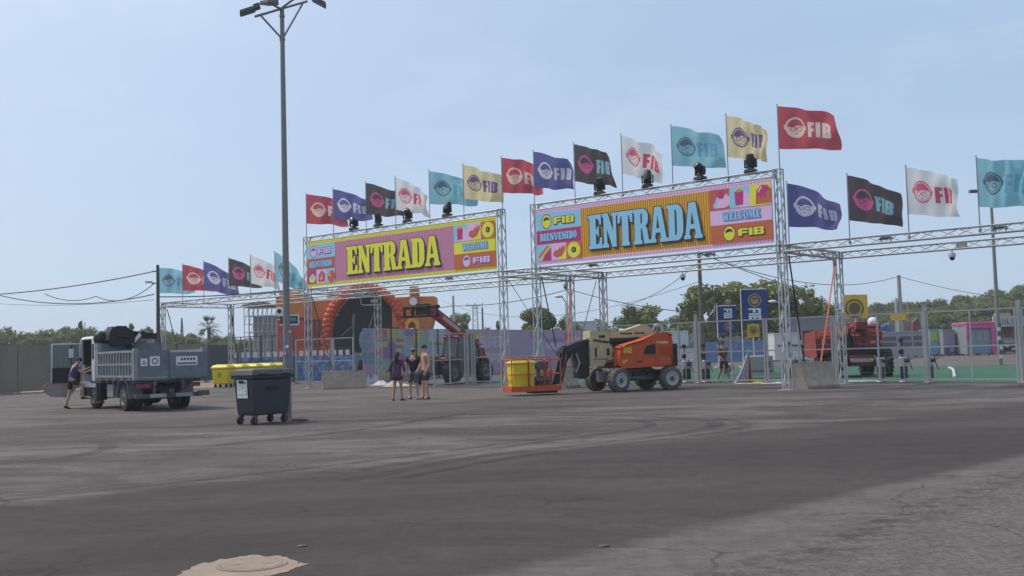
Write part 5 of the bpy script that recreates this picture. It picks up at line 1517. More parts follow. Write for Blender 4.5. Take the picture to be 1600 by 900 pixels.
# ------------------------------------------------------------------ shared wheel
def wheel(parent, c, r, wdt, axis=(0, 1, 0), rim_r=.6, tread=0, tyre=RUBBER, rim=RIMG, out=1, hub=True, steer=0.0, name='wheel'):
    """tyre with shoulders and, as sub-parts, a dished rim and its hub; out = side of the axis that faces outwards"""
    M = Matrix.Translation(V(c)) @ Matrix.Rotation(steer, 4, 'Z')
    ax = V(axis)
    mb = MB(M); h = wdt / 2
    mb.lathe(-ax * h, ax, [(r * rim_r, wdt * .47), (r * rim_r, 0), (r * .86, 0), (r * .96, wdt * .06), (r, wdt * .18), (r, wdt * .82), (r * .96, wdt * .94), (r * .86, wdt), (r * rim_r, wdt), (r * rim_r, wdt * .53)], 28)
    if tread:
        for i in range(tread):
            a = 2 * PI * i / tread
            for s in (-1, 1):
                p = V((math.cos(a) * r, s * h * .48, math.sin(a) * r))
                q = Matrix.Rotation(-a, 3, 'Y') @ Matrix.Rotation(s * .5, 3, 'X')
                mb.box(p, (r * .09, wdt * .50, r * .085), q)
    w_ = mb.build(name, tyre, parent)
    mb = MB(M); o = ax * out
    mb.lathe(o * (h * .15), o, [(r * rim_r * .995, 0), (r * rim_r * .995, h * .86), (r * rim_r * .90, h * .88), (r * rim_r * .85, h * .70), (r * .36, h * .60), (r * .32, h * .66)], 26)
    rm = mb.build('rim', rim, w_)
    if hub:
        mb = MB(M); mb.lathe(o * (h * .60), o, [(r * .22, 0), (r * .22, h * .28), (r * .15, h * .45), (r * .1, h * .47)], 14)
        for i in range(8):
            a = 2 * PI * i / 8; q = V((math.cos(a) * r * .36, 0, math.sin(a) * r * .36)); mb.cyl(o * (h * .70) + q, o * (h * .86) + q, r * .035, n=6)
        mb.build('hub', STEELD, w_)
    return w_

# ------------------------------------------------------------------ tipper truck with loader crane
TG = mat('truck_grey', (0.16, 0.18, 0.20), .6, .1, .26, 2.6)
TGL = mat('truck_grey_side', (0.24, 0.26, 0.275), .6, .1, .28, 2.6)
CABP = mat('cab_white', (.54, .55, .56), .5, 0, .14, 2.2)
CHAS = mat('chassis_black', (.022, .022, .023), .7, .1, .25, 4)
TAIL = mat('tail_red', (.25, .02, .025), .3, 0, .1, 4, 0, .6)
tr_ = thing('dump_truck', 'grey tipper truck with white cab, black loader crane and its left cab door open', 'truck', (-11.85, 34.3, 0), math.atan2(.785, -.62))
mb = MB()
for y in (-.42, .42): mb.bb(-1.2, 4.7, y - .05, y + .05, .60, .82)
for x in (-.9, .3, 1.6, 2.7, 4.3): mb.bb(x - .05, x + .05, -.37, .37, .62, .80)
mb.bb(-.12, .12, -.8, .8, .34, .46); mb.ball((0, 0, .42), (.22, .22, .22), 12, 8); mb.bb(3.2, 3.4, -.8, .8, .34, .44)
mb.cyl((0, 0, .45), (3, 0, .6), .05); mb.bb(.7, 2.0, -.36, .36, .5, .75)
mb.build('chassis', CHAS, tr_, bevel=.01)
RR = .43
for s in (-1, 1):
    wheel(tr_, (0, s * .92, RR), RR, .24, rim=mat('truck_rim', (.20, .18, .17), .6, .2, .2), out=s, tyre=RUBBER, name='rear_wheel')
    wheel(tr_, (0, s * .64, RR), RR, .24, rim=MATS['truck_rim'], out=-s, tyre=RUBBER, hub=False, name='rear_wheel')
    wheel(tr_, (3.3, s * .88, RR), RR, .25, rim=MATS['truck_rim'], out=s, tyre=RUBBER, name='front_wheel')
    # mudguard frames over the rear wheels
    mb = MB(); pts = [(-.62, .42), (-.44, .98), (.44, .98), (.60, .42)]
    for (x0, z0), (x1, z1) in zip(pts, pts[1:]): mb.box(((x0 + x1) / 2, s * .84, (z0 + z1) / 2), (math.hypot(x1 - x0, z1 - z0), .46, .035), Matrix.Rotation(-math.atan2(z1 - z0, x1 - x0), 3, 'Y'))
    mb.build('mudguard', TG, tr_)
bx0, bx1, bz0, bz1 = -1.4, 2.36, 1.07, 1.95
mb = MB(); mb.bb(bx0, bx1, -1.12, 1.12, bz0 - .08, bz0); mb.bb(bx0 + .1, bx1, -.5, -.4, .83, bz0 - .083); mb.bb(bx0 + .1, bx1, .4, .5, .83, bz0 - .083)
for i in range(6): mb.bb(bx0 + .3 + i * .65, bx0 + .38 + i * .65, -1.1, 1.1, bz0 - .17, bz0 - .083)
mb.build('bed_floor', TG, tr_)
def bed_side(s):
    mb = MB(); y = s * 1.10
    mb.bb(bx0 + .10, bx1 - .06, y - .025, y + .025, bz0 + .003, bz1)
    for z in (bz0 + .05, (bz0 + bz1) / 2, bz1 - .04): mb.bb(bx0 + .1, bx1 - .06, y + s * .027, y + s * .075, z - .035, z + .035)
    n = 13
    for i in range(n):
        x = bx0 + .16 + (bx1 - bx0 - .3) * i / (n - 1)
        mb.bb(x - .03, x + .03, y + s * .027, y + s * .085, bz0 + .09, bz1 - .08)
    for i in range(5):
        x = bx0 + .4 + i * .75; mb.bb(x - .06, x + .06, y + s * .02, y + s * .06, bz0 - .07, bz0 + .02)
    mb.build('side_board', TGL, tr_)
bed_side(1); bed_side(-1)
for s in (-1, 1):
    MB().bb(bx0 - .03, bx0 + .097, s * 1.10 - .07, s * 1.10 + .07, bz0 - .05, bz1 + .06).build('corner_post', TGL, tr_)
    MB().bb(bx1 - .057, bx1 + .05, s * 1.1 - .07, s * 1.1 + .07, bz0, bz1 + .3).build('corner_post', TGL, tr_)
mb = MB(); mb.bb(bx1 + .0, bx1 + .05, -1.03, 1.03, bz0, bz1 + .28)
for i in range(7): mb.bb(bx1 + .052, bx1 + .09, -1.0 + i * .32, -.94 + i * .32, bz0, bz1 + .25)
mb.build('head_board', TG, tr_)
mb = MB(); mb.bb(bx0 - .02, bx0 + .02, .06, 1.02, bz0 + .01, bz1 - .02); mb.bb(bx0 - .03, bx0 + .03, .03, .057, bz0, bz1 - .02)
tg = mb.build('tailgate', TG, tr_)
mb = MB(); mb.bb(bx0 - .10, bx0 - .05, -1.18, .03, bz0 - .06, bz1 - .10)
mb.bb(bx0 - .13, bx0 - .102, -1.15, 0.0, bz0 - .03, bz0 + .0); mb.cyl((bx0 - .07, -1.15, bz0 - .2), (bx0 - .07, -1.15, bz0 - .06), .05)
tg2 = mb.build('tailgate', TG, tr_)
TXT = mat('sticker_ink', (.08, .1, .12), .7)
def sticker(par, y0, y1, z0, z1, x, n):
    mb = MB(); mb.bb(x - .006, x, y0, y1, z0, z1); k = mb.build('sticker', SIGNW, par)
    mb = MB()
    if n == 'ring':
        cy, cz = (y0 + y1) / 2, (z0 + z1) / 2; mb.shape([circ(cy, cz, .10, 18), circ(cy, cz, .065, 18)], lambda a, b: (x - .009, a, b))
    elif n == 'tri':
        cy, cz = (y0 + y1) / 2, (z0 + z1) / 2; mb.shape([[(cy - .08, cz - .07), (cy + .08, cz - .07), (cy, cz + .08)], [(cy - .04, cz - .045), (cy + .04, cz - .045), (cy, cz + .03)]], lambda a, b: (x - .009, a, b))
    else:
        for i in range(5): mb.bb(x - .010, x - .0062, y1 - .15 - i * .1 - .07, y1 - .15 - i * .1, z0 + .16, z0 + .24)
        mb.bb(x - .010, x - .0062, y0 + .04, y1 - .04, z0 + .04, z0 + .09)
    mb.build('mark', TXT, k)
sticker(tg, .74, .95, 1.44, 1.68, bx0 - .021, 'tri'); sticker(tg, .35, .66, 1.44, 1.74, bx0 - .021, 'ring')
sticker(tg2, -.85, -.15, 1.43, 1.72, bx0 - .101, 'lines')
# rear end: lamps, underrun bar, plate, hitch
mb = MB(); mb.bb(-1.32, -1.2, -1.08, 1.08, .42, .56); mb.bb(-1.26, -1.2, -.5, -.42, .56, .82); mb.bb(-1.26, -1.2, .42, .5, .56, .82); mb.bb(-1.42, -1.32, -1.28, -.9, .44, .60); mb.box((-1.42, 0, .62), (.2, .16, .14))
mb.build('rear_bumper', STEELD, tr_, bevel=.01)
for s in (-1, 1):
    MB().bb(-1.30, -1.22, s * .62 - .02, s * .62 + s * .4, .74, .88).build('tail_lamp', TAIL, tr_, bevel=.01)
MB().bb(-1.335, -1.323, .1, .62, .43, .55).build('number_plate', mat('plate_dull', (.38, .38, .36), .6), tr_)
MB().bb(-1.335, -1.323, -.75, -.2, .43, .55).build('reflector', mat('plate_grey', (.3, .3, .3), .6), tr_)
mb = MB(); mb.bb(1.1, 1.75, .70, 1.02, .42, .85); mb.build('battery_box', mat('box_dull', (.22, .22, .22), .6), tr_, bevel=.02)
mb = MB(); mb.cyl((1.0, -.8, .62), (2.3, -.8, .62), .26, n=16); mb.build('fuel_tank', STEEL, tr_)
# cab
cx0, cx1, cw = 3.02, 4.75, 1.03
mb = MB()
mb.bb(cx0, cx1, -cw, cw, .72, .92)                                     # floor box
mb.bb(cx0, cx0 + .05, -cw, cw, .923, 2.0); mb.bb(cx0, cx0 + .05, -cw, -.72, 2.0, 2.42); mb.bb(cx0, cx0 + .05, .72, cw, 2.0, 2.42); mb.bb(cx0, cx0 + .05, -.717, .717, 2.3, 2.42)
mb.bb(cx0 + .053, cx1 - .02, -cw, -cw + .05, .923, 1.62)               # right door area
for x0, x1 in ((cx0 + .053, cx0 + .35), (cx1 - .12, cx1)): mb.bb(x0, x1, -cw, -cw + .05, 1.623, 2.42)
mb.bb(cx0 + .053, cx0 + .42, cw - .05, cw, .923, 2.42)                 # left rear quarter
mb.bb(cx1 - .08, cx1, cw - .07, cw, 1.5, 2.42)
mb.bb(cx1 - .05, cx1 + .02, -cw + .05, cw - .072, .923, 1.5)
mb.box(((cx0 + cx1) / 2, 0, 2.47), (cx1 - cx0 + .06, 2 * cw + .02, .1), taper=(.93, .92))
mb.build('cab', CABP, tr_, bevel=.025)
mb = MB(); mb.bb(cx0 - .012, cx0 - .002, -.70, .70, 2.01, 2.29); mb.build('rear_window', GLASSD, tr_)
mb = MB(); mb.bb(cx1 - .02, cx1 - .005, -cw + .1, cw - .1, 1.52, 2.40); mb.build('windscreen', GLASSD, tr_)
MB().bb(cx0 + .12, cx0 + .32, cw + .002, cw + .012, 1.72, 2.25).build('quarter_window', GLASSD, tr_)
mb = MB(); mb.bb(cx0 + .5, cx0 + 1.0, .3, .85, .93, 1.35); mb.bb(cx0 + .42, cx0 + .56, .3, .85, 1.35, 2.0); mb.bb(cx1 - .4, cx1 - .1, -.9, .9, 1.2, 1.55); mb.cyl((cx1 - .45, .55, 1.45), (cx1 - .55, .55, 1.52), .22, n=18)
mb.build('cab_interior', BLACK, tr_, bevel=.03)
mb = MB(); mb.bb(cx0 + .5, cx1 - .3, cw - .12, cw + .02, .42, .50); mb.bb(cx0 + .55, cx0 + .6, cw - .1, cw, .5, .72); mb.bb(cx1 - .4, cx1 - .35, cw - .1, cw, .5, .72)
mb.build('cab_step', CHAS, tr_)
for s in (-1, 1):
    mb = MB(); mb.prism([(2.74, .3), (2.82, .3), (2.84, .84), (3.0, .90), (3.6, .905), (3.6, .95), (2.95, .95), (2.76, .88)], s * .70, s * 1.045); mb.build('front_mudguard', CHAS, tr_)
MB().bb(cx1 + .02, cx1 + .18, -cw, cw, .42, .72).build('front_bumper', mat('bumper_grey', (.3, .3, .3), .6), tr_, bevel=.04)
# open door, hinged at the front pillar and swung right out
dM = Matrix.Translation((cx1 - .08, cw + .01, 0)) @ Matrix.Rotation(R(82), 4, 'Z')
def dpart(name, par, m, *bs, bevel=0.0):
    mb = MB(dM)
    for b in bs: mb.bb(*b)
    return mb.build(name, m, par, bevel=bevel)
dr = dpart('door', tr_, CABP, (0, .98, -.03, .03, .92, 1.42), (0, .05, -.025, .025, 1.42, 2.30), (.93, .98, -.025, .025, 1.42, 2.30), (.05, .93, -.025, .025, 2.25, 2.30), bevel=.012)
dpart('inner_panel', dr, BLACK, (.03, .95, .032, .07, .90, 1.44), (.03, .95, -.07, -.032, .93, 1.42))
GL_ = bpy.data.materials.new('clear_glass'); GL_.use_nodes = True
t = GL_.node_tree; b = t.nodes['Principled BSDF']; b.inputs['Base Color'].default_value = (.25, .30, .32, 1); b.inputs['Roughness'].default_value = .1
tp_ = t.nodes.new('ShaderNodeBsdfTransparent'); tp_.inputs['Color'].default_value = (.75, .8, .8, 1); ms = t.nodes.new('ShaderNodeMixShader'); ms.inputs['Fac'].default_value = .28
t.links.new(tp_.outputs[0], ms.inputs[1]); t.links.new(b.outputs[0], ms.inputs[2]); t.links.new(ms.outputs[0], t.nodes['Material Output'].inputs['Surface'])
dpart('window', dr, GL_, (.055, .925, -.006, .006, 1.425, 2.245))
# dirty lower skirt of the door / step panel
mb = MB(dM); mb.prism([(.1, .90), (1.10, .90), (1.22, .80), (1.22, .62), (1.0, .44), (.5, .40), (.25, .55)], -.05, .05, 'xz')
mb.build('step_panel', mat('dusty_panel', (.30, .275, .25), .8, 0, .15, 3), dr, bevel=.03)
mb = MB(); mb.cyl((cx1 - .02, cw + .1, 2.35), (cx1 - .05, cw + .34, 2.2), .018); mb.cyl((cx1 - .05, cw + .34, 2.2), (cx1 - .05, cw + .34, 1.55), .018)
mi = mb.build('mirror_arm', CHAS, tr_)
mb = MB(); mb.box((cx1 - .03, cw + .34, 1.95), (.07, .2, .36)); mb.build('mirror_back', CHAS, mi, bevel=.02)
mb = MB(); mb.box((cx1 - .073, cw + .34, 1.95), (.012, .17, .32)); mb.build('mirror_glass', SIGNW, mi)
# loader crane behind the cab, folded, with a clamshell bucket hung over the bed
CR = mat('crane_black', (.02, .02, .022), .5, .1, .2, 3)
mb = MB(); mb.box((2.72, .1, 1.4), (.34, .5, 1.2), taper=(.8, .7)); mb.cyl((2.72, .1, 1.9), (2.72, .1, 2.5), .15, n=14); mb.bb(2.62, 2.85, -.95, .95, .85, 1.05)
for s in (-1, 1): mb.cyl((2.72, s * .95, .95), (2.72, s * .95, .25), .06); mb.cyl((2.72, s * .95, .25), (2.72, s * .95, .2), .16, n=14)
mb.build('crane_column', CR, tr_, bevel=.02)
mb = MB(); mb.box((2.72, -.25, 2.56), (.22, 1.5, .2), Matrix.Rotation(.12, 3, 'X')); mb.cyl((2.72, .2, 2.35), (2.70, -.6, 2.6), .05)
for k in range(5): mb.tube([(2.7, .9, 2.4), (2.8, 1.05 - k * .03, 2.15 - k * .04), (2.75, .95, 1.85), (2.7, .6, 1.7)], .018, 5)
mb.ball((2.72, .92, 2.42), (.2, .26, .26), 12, 8); mb.bb(2.6, 2.82, .75, 1.05, 2.2, 2.5)
mb.build('crane_arm', CR, tr_, bevel=.015)
mb = MB()
cq = V((2.35, .42, 2.36))
mb.prism([(cq.y + .40, 2.60), (cq.y + .30, 2.80), (cq.y - .14, 2.82), (cq.y - .44, 2.52), (cq.y - .44, 2.22), (cq.y + .30, 2.14), (cq.y + .44, 2.34)], cq.x - .30, cq.x + .30, 'yz')
mb.cyl((cq.x - .33, cq.y + .2, 2.5), (cq.x - .33, cq.y - .3, 2.4), .035)
mb.cyl((cq.x, cq.y, 2.7), (cq.x, cq.y, 2.84), .1, n=12)
mb.box((cq.x - .1, cq.y - .55, 2.34), (.14, .14, .8), Matrix.Rotation(.7, 3, 'X'))
gb = mb.build('clamshell_bucket', CR, tr_, bevel=.02)
mb = MB(); mb.box((cq.x - .18, cq.y - .53, 2.36), (.02, .1, .45), Matrix.Rotation(.7, 3, 'X')); mb.build('warning_plate', SIGNW, gb)
mb = MB(); mb.ball((1.3, -.1, 1.12), (.9, .85, .42), 14, 8); mb.ball((0.1, -.2, 1.1), (.9, .75, .26), 14, 8)
mb.build('load', mat('rubble_dark', (.06, .055, .05), .95, 0, .3, 4, .6), tr_)
MB().cyl((4.6, .9, 2.45), (4.6, .92, 3.05), .012).build('aerial', BLACK, tr_)

# ------------------------------------------------------------------ dark wheeled waste container
BINM = mat('bin_grey', (0.043, 0.044, 0.054), .55, 0, .1, 2)
BINL = mat('bin_lid', (0.085, 0.087, 0.09), .5, 0, .1, 2)
fcn = gp(397, 664.5)
bu, bv = V((.60, .80, 0)), V((-.80, .60, 0))      # along the long side, along the short side
bc = fcn + bu * .56 + bv * .34
bn = thing('waste_container', 'dark grey four wheeled waste container with a white poster beside the lamp post', 'waste container', (bc.x, bc.y, 0), math.atan2(bu.y, bu.x))
mb = MB()
hx_, hy_ = .60, .36
vs = []
lev = [(.22, .86), (.30, .90), (.95, .985), (1.10, 1.0)]
for z, k in lev: vs += [(-hx_ * k, -hy_ * k, z), (hx_ * k, -hy_ * k, z), (hx_ * k, hy_ * k, z), (-hx_ * k, hy_ * k, z)]
fs = [(3, 2, 1, 0)] + [(4 * l + i, 4 * l + (i + 1) % 4, 4 * l + 4 + (i + 1) % 4, 4 * l + 4 + i) for l in range(3) for i in range(4)] + [(12, 13, 14, 15)]
mb.add(vs, fs)
mb.build('body', BINM, bn, bevel=.035)
mb = MB(); mb.bb(-hx_ - .05, hx_ + .05, -hy_ - .05, hy_ + .05, 1.103, 1.18); mb.build('rim', BINM, bn, bevel=.02)
mb = MB(); mb.box((0, 0, 1.245), (2 * hx_ + .16, 2 * hy_ + .16, .12), taper=(.95, .93)); mb.box((0, 0, 1.325), (1.15, .68, .035), taper=(.9, .85))
for s in (-1, 1): mb.cyl((s * .35 - .12, -hy_ - .085, 1.23), (s * .35 + .12, -hy_ - .085, 1.23), .025)
mb.build('lid', BINL, bn, bevel=.03)
for s in (-1, 1): MB().cyl((s * (hx_ + .0), 0, 1.03), (s * (hx_ + .12), 0, 1.03), .035, n=10).build('trunnion', BINM, bn)
mb = MB(); mb.bb(-.16, .16, -hy_ - .022, -hy_ - .004, .82, .92); mb.build('grip', BLACK, bn)
for sx in (-1, 1):
    for sy in (-1, 1):
        mb = MB(); x, y = sx * .46, sy * .26
        mb.box((x, y, .20), (.10, .10, .05))
        for k in (-1, 1): mb.box((x - .02, y + k * .045, .13), (.05, .012, .14))
        cs = mb.build('caster', STEELD, bn)
        mb = MB(); mb.lathe((x - .03, y - .03, .10), (0, 1, 0), [(.06, 0), (.095, .005), (.10, .02), (.10, .04), (.095, .055), (.06, .06)], 18); mb.build('caster_wheel', RUBBER, cs)
mb = MB(); kx = -hx_ * .96
M = Matrix.Translation((kx - .018, 0, .66)) @ Matrix.Rotation(-.045, 4, 'Y')
mb = MB(M); mb.bb(-.004, .0, -.16, .22, -.02, .42); po = mb.build('poster', SIGNW, bn)
mb = MB(M)
for (y, z, w_, h_, k) in [(-.08, .33, .08, .05, 0), (.10, .28, .05, .015, 0), (.02, .22, .12, .012, 0), (.12, .17, .03, .03, 0), (-.1, .14, .05, .02, 0), (-.1, .05, .06, .05, 1), (.02, .03, .06, .04, 1), (.13, .05, .1, .02, 0), (.05, .36, .2, .012, 0), (.05, .33, .12, .01, 0)]:
    mb.m(k); mb.bb(-.0065, -.0042, y - w_ / 2, y + w_ / 2, z, z + h_)
mb.build('print', [mat('print_grey', (.22, .22, .24), .7), mat('print_green', (.22, .42, .2), .7)], po)

# ------------------------------------------------------------------ yellow recycling containers
def yellow_bin(p, rz, label, first=None):
    if first is not None: return dup(first, p, rz, label)
    r = thing('recycling_container', label, 'recycling container', p, rz, 'yellow containers in a row')
    mb = MB(); mb.box((0, 0, .63), (1.08, .80, .84), taper=(1.12, 1.12)); mb.build('body', YELB, r, bevel=.04)
    mb = MB(); mb.bb(-.66, .66, -.50, .50, 1.05, 1.12); mb.build('rim', YELB, r, bevel=.02)
    mb = MB(); mb.box((0, 0, 1.19), (1.34, 1.02, .14), taper=(.8, .7)); mb.box((0, 0, 1.275), (.9, .6, .03), taper=(.8, .7)); mb.build('lid', mat('yellow_lid', (.78, .64, .06), .5, 0, .06), r, bevel=.03)
    mb = MB(); mb.bb(-.11, .11, -.47, -.462, .60, .84); mb.build('sticker', mat('sticker_olive', (.35, .28, .03), .6), r)
    for sx in (-1, 1):
        for sy in (-1, 1):
            mb = MB(); mb.box((sx * .42, sy * .28, .18), (.06, .12, .12)); c = mb.build('caster', STEELD, r)
            mb = MB(); mb.lathe((sx * .42, sy * .28 - .03, .1), (0, 1, 0), [(.1, 0), (.1, .06)], 14); mb.build('caster_wheel', RUBBER, c)
    return r
yb = None
p0 = gp(345, 606.0)
for k, lab in enumerate(('nearest yellow recycling container, fully visible left of the dark container', 'second yellow recycling container half hidden by the dark container', 'yellow recycling container of which only the lid shows, left of the pole', 'yellow lidded container hidden below, just left of the lamp post', 'last yellow lidded container, behind the lamp post')):
    p = p0 + V((.52, 1.17, 0)) * k + V((0, .5, 0))
    o = yellow_bin((p.x, p.y, 0), R(-14), lab, yb); yb = yb or o; o.scale = (.80, .9, 1)

# ------------------------------------------------------------------ tall lamp post in front
lpb = gp(450, 657)
LPM = mat('lamp_post_steel', (.22, .215, .205), .6, .1, .12, 2)
lp = thing('lamp_post', 'tall grey lamp post with floodlights on a forked head beside the dark container', 'lamp post', (lpb.x, lpb.y, 0))
topz = at(444, 12, lpb.y).z
mb = MB(); mb.cyl((0, 0, 0), (0, 0, topz), .098, .055, 16); mb.cyl((0, 0, 0), (0, 0, .03), .2, n=16); mb.box((.0, -.1, 1.0), (.1, .03, .35)); mb.cyl((0, 0, topz - .24), (0, 0, topz - .2), .072, n=14); mb.cyl((0, 0, topz - .86), (0, 0, topz - .80), .075, n=14)
mb.build('pole', LPM, lp)
# peeling stickers low on the pole
mb = MB(); rg = random.Random(2)
for i in range(9):
    z = rg.uniform(1.2, 2.3); a = rg.uniform(3.6, 5.8); mb.m(i % 3)
    mb.box((math.cos(a) * .097, math.sin(a) * .097, z), (.008, .09, rg.uniform(.06, .16)), Matrix.Rotation(a, 3, 'Z'))
mb.build('sticker', [SIGNW, mat('sticker_red', (.4, .08, .08), .6), mat('sticker_blue', (.12, .2, .4), .6)], lp)
def arm(e, be, nm='arm'):
    e = V(e); be = V(be)
    mb = MB(); mb.cyl((0, 0, topz - .02), e, .032, n=8); mb.cyl((0, 0, topz - .83), be, .026, n=8); return mb.build(nm, LPM, lp)
def flood(c, yaw, pit, par):
    M = Matrix.Translation(V(c)) @ Matrix.Rotation(yaw, 4, 'Z') @ Matrix.Rotation(pit, 4, 'Y')
    mb = MB(M); mb.box((-.17, 0, 0), (.42, .30, .10), taper=(.8, .85)); mb.box((.10, 0, .03), (.16, .18, .14)); f = mb.build('floodlight', STEELD, par, bevel=.015)
    mb = MB(M); mb.box((-.17, 0, -.056), (.36, .25, .012)); mb.build('lens', LENS, f)
L1 = at(398, 26, lpb.y - .25) - lpb; L2 = at(480, 2, lpb.y + .35) - lpb; L3 = at(420, 2, lpb.y + .5) - lpb
a1 = arm(L1, V(L1) * .8 + V((0, 0, topz * .2)) - V((0, 0, .0)), 'arm'); a2 = arm(L2, V((L2.x * .85, L2.y * .85, L2.z - .04)), 'arm'); 
flood(at(396, 14, lpb.y - .25) - lpb, .2, -.35, lp); flood(at(490, -2, lpb.y + .35) - lpb, PI + .1, -.5, lp)
mb = MB(); mb.cyl((0, 0, topz - .05), at(424, 6, lpb.y - .5) - lpb, .03, n=8); mb.cyl((0, 0, topz), at(465, -6, lpb.y - .3) - lpb, .03, n=8); mb.build('arm', LPM, lp)
flood(at(425, 5, lpb.y - .5) - lpb, 1.2, -.2, lp)
rb = MB(Matrix.Translation(gp(459, 658))); rg = random.Random(6)
for i in range(16): rb.ball((rg.uniform(-.1, .35), rg.uniform(-.12, .12), .02), (rg.uniform(.03, .08), rg.uniform(.03, .06), rg.uniform(.02, .05)), 7, 5)
tag(rb.build('earth_heap', mat('earth_dark', (.07, .06, .05), .95, 0, .25, 8, .4)), 'small heap of dark earth at the foot of the tall lamp post', 'heap')
# small direction sign on its own post behind the lamp post
sp = at(452, 500, 50)
sg = thing('direction_sign', 'small dark green sign with a pale frame behind the tall lamp post', 'sign', (sp.x, 50, 0))
MB().cyl((0, .05, 0), (0, .05, sp.z + .25), .03, n=8).build('post', STEEL, sg)
mb = MB(); mb.box((0, 0, sp.z), (.92, .04, .46)); pn = mb.build('panel', mat('sign_green', (.03, .07, .065), .5), sg)
mb = MB(); mb.bb(-.48, .48, -.035, -.022, sp.z + .2, sp.z + .25); mb.bb(-.48, .48, -.035, -.022, sp.z - .25, sp.z - .2); mb.bb(.43, .48, -.035, -.022, sp.z - .2, sp.z + .2); mb.build('frame', SIGNW, pn)
mb = MB(); mb.bb(-.02, .34, -.03, -.0215, sp.z - .05, sp.z + .1); mb.build('print', mat('sign_print', (.10, .24, .24), .6), pn)
# white road sign plate with rounded frame on the rear leg
q = at(578, 470, 53.5)
mb = MB(Matrix.Translation(q)); 
mb.tube([(-.45, 0, .2), (-.5, 0, .1), (-.45, 0, -.18), (-.3, 0, -.22), (.6, 0, -.22)], .03, 6); mb.tube([(-.45, 0, .2), (.6, 0, .2)], .03, 6); mb.bb(.05, .4, -.02, .02, -.08, .06)
tag(mb.build('hanging_frame', [ALU]), 'pale bent tube frame hung from the rear beam in front of the black arch', 'frame')
# slim second lamp post on the right
p2 = gp(1563, 571); 
l2 = thing('lamp_post', 'slim grey lamp post rising through the right wing with stickers at its foot', 'lamp post', (p2.x, p2.y, 0))
tz = at(1552, 292, p2.y).z
MB().cyl((0, 0, 0), (0, 0, tz), .135, .07, 12).build('pole', LPM, l2)
mb = MB()
for i in range(8): mb.m(i % 2); mb.box((math.sin(i) * .05, -.13, .5 + i * .26), (.16, .03, .18))
mb.build('sticker', [SIGNW, MATS['sticker_ink']], l2)
e = at(1522, 299, p2.y) - p2
mb = MB(); mb.cyl((0, 0, tz - .1), (e.x, 0, e.z), .05); mb.box((e.x, 0, e.z), (.5, .3, .16)); mb.build('lamp_head', STEELD, l2)
# distant street lamps
for px, py, px2, Y, l in ((1207, 471, 1226, 100, 'small white street lamp head peeking left of the tall right tower'), (873, 463, 884, 90, 'small globe street lamp between the gates')):
    a = at(px, py, Y); b = at(px2, py + 6, Y)
    o = thing('street_lamp', l, 'street lamp', (b.x, Y, 0)); MB().tube([(0, 0, 0), (0, 0, b.z - .2), ((a.x - b.x) * .5, 0, a.z - .1), (a.x - b.x, 0, a.z)], .06, 6).build('pole', STEEL, o)
    mb = MB(); mb.ball((a.x - b.x, 0, a.z), (.4, .2, .15), 12, 8); mb.build('lamp_head', WHITEP, o)
# ------------------------------------------------------------------ articulated boom lift
AX = math.atan2(.37, .93)
bl = thing('boom_lift', 'orange and cream articulated boom lift with its work basket lowered at the left', 'boom lift', (4.42, 38.96, 0), AX)
GREYM = mat('lift_grey', (.10, .105, .12), .55, .1, .12, 3)
WR = .43
for x in (-1.07, 1.07):
    for s in (-1, 1):
        wheel(bl, (x, s * .93, WR), WR, .34, rim=mat('lift_rim', (.42, .41, .40), .6, 0, .1), out=s, tyre=RUBBERD, tread=18 if True else 0, rim_r=.62, steer=(.28 if x < 0 else 0))
mb = MB(); mb.bb(-1.35, 1.35, -.36, .36, .36, .74); mb.bb(-1.17, -.97, -.80, .80, .34, .52); mb.bb(.97, 1.17, -.80, .80, .34, .52); mb.bb(-.5, .6, -.55, .55, .40, .80)
for s in (-1, 1): mb.cyl((-1.07, s * .6, .43), (-1.07, s * .78, .43), .14, n=12); mb.cyl((1.07, s * .6, .43), (1.07, s * .78, .43), .14, n=12)
mb.cyl((-1.3, -.62, .47), (-.8, -.62, .47), .05)
mb.build('chassis', GREYM, bl, bevel=.015)
mb = MB(); mb.cyl((0, 0, .74), (0, 0, .86), .5, n=24); mb.bb(-.95, 1.45, -.86, .86, .863, .95); mb.bb(-.3, 1.3, -.6, .7, .55, .73); mb.bb(1.25, 1.50, -.8, .8, .95, 1.7)
for k in range(4): mb.ball((.3 + k * .16, -.60, .62 + .08 * (k % 2)), (.06, .05, .06), 8, 6)
mb.build('turntable', BLACK, bl, bevel=.01)
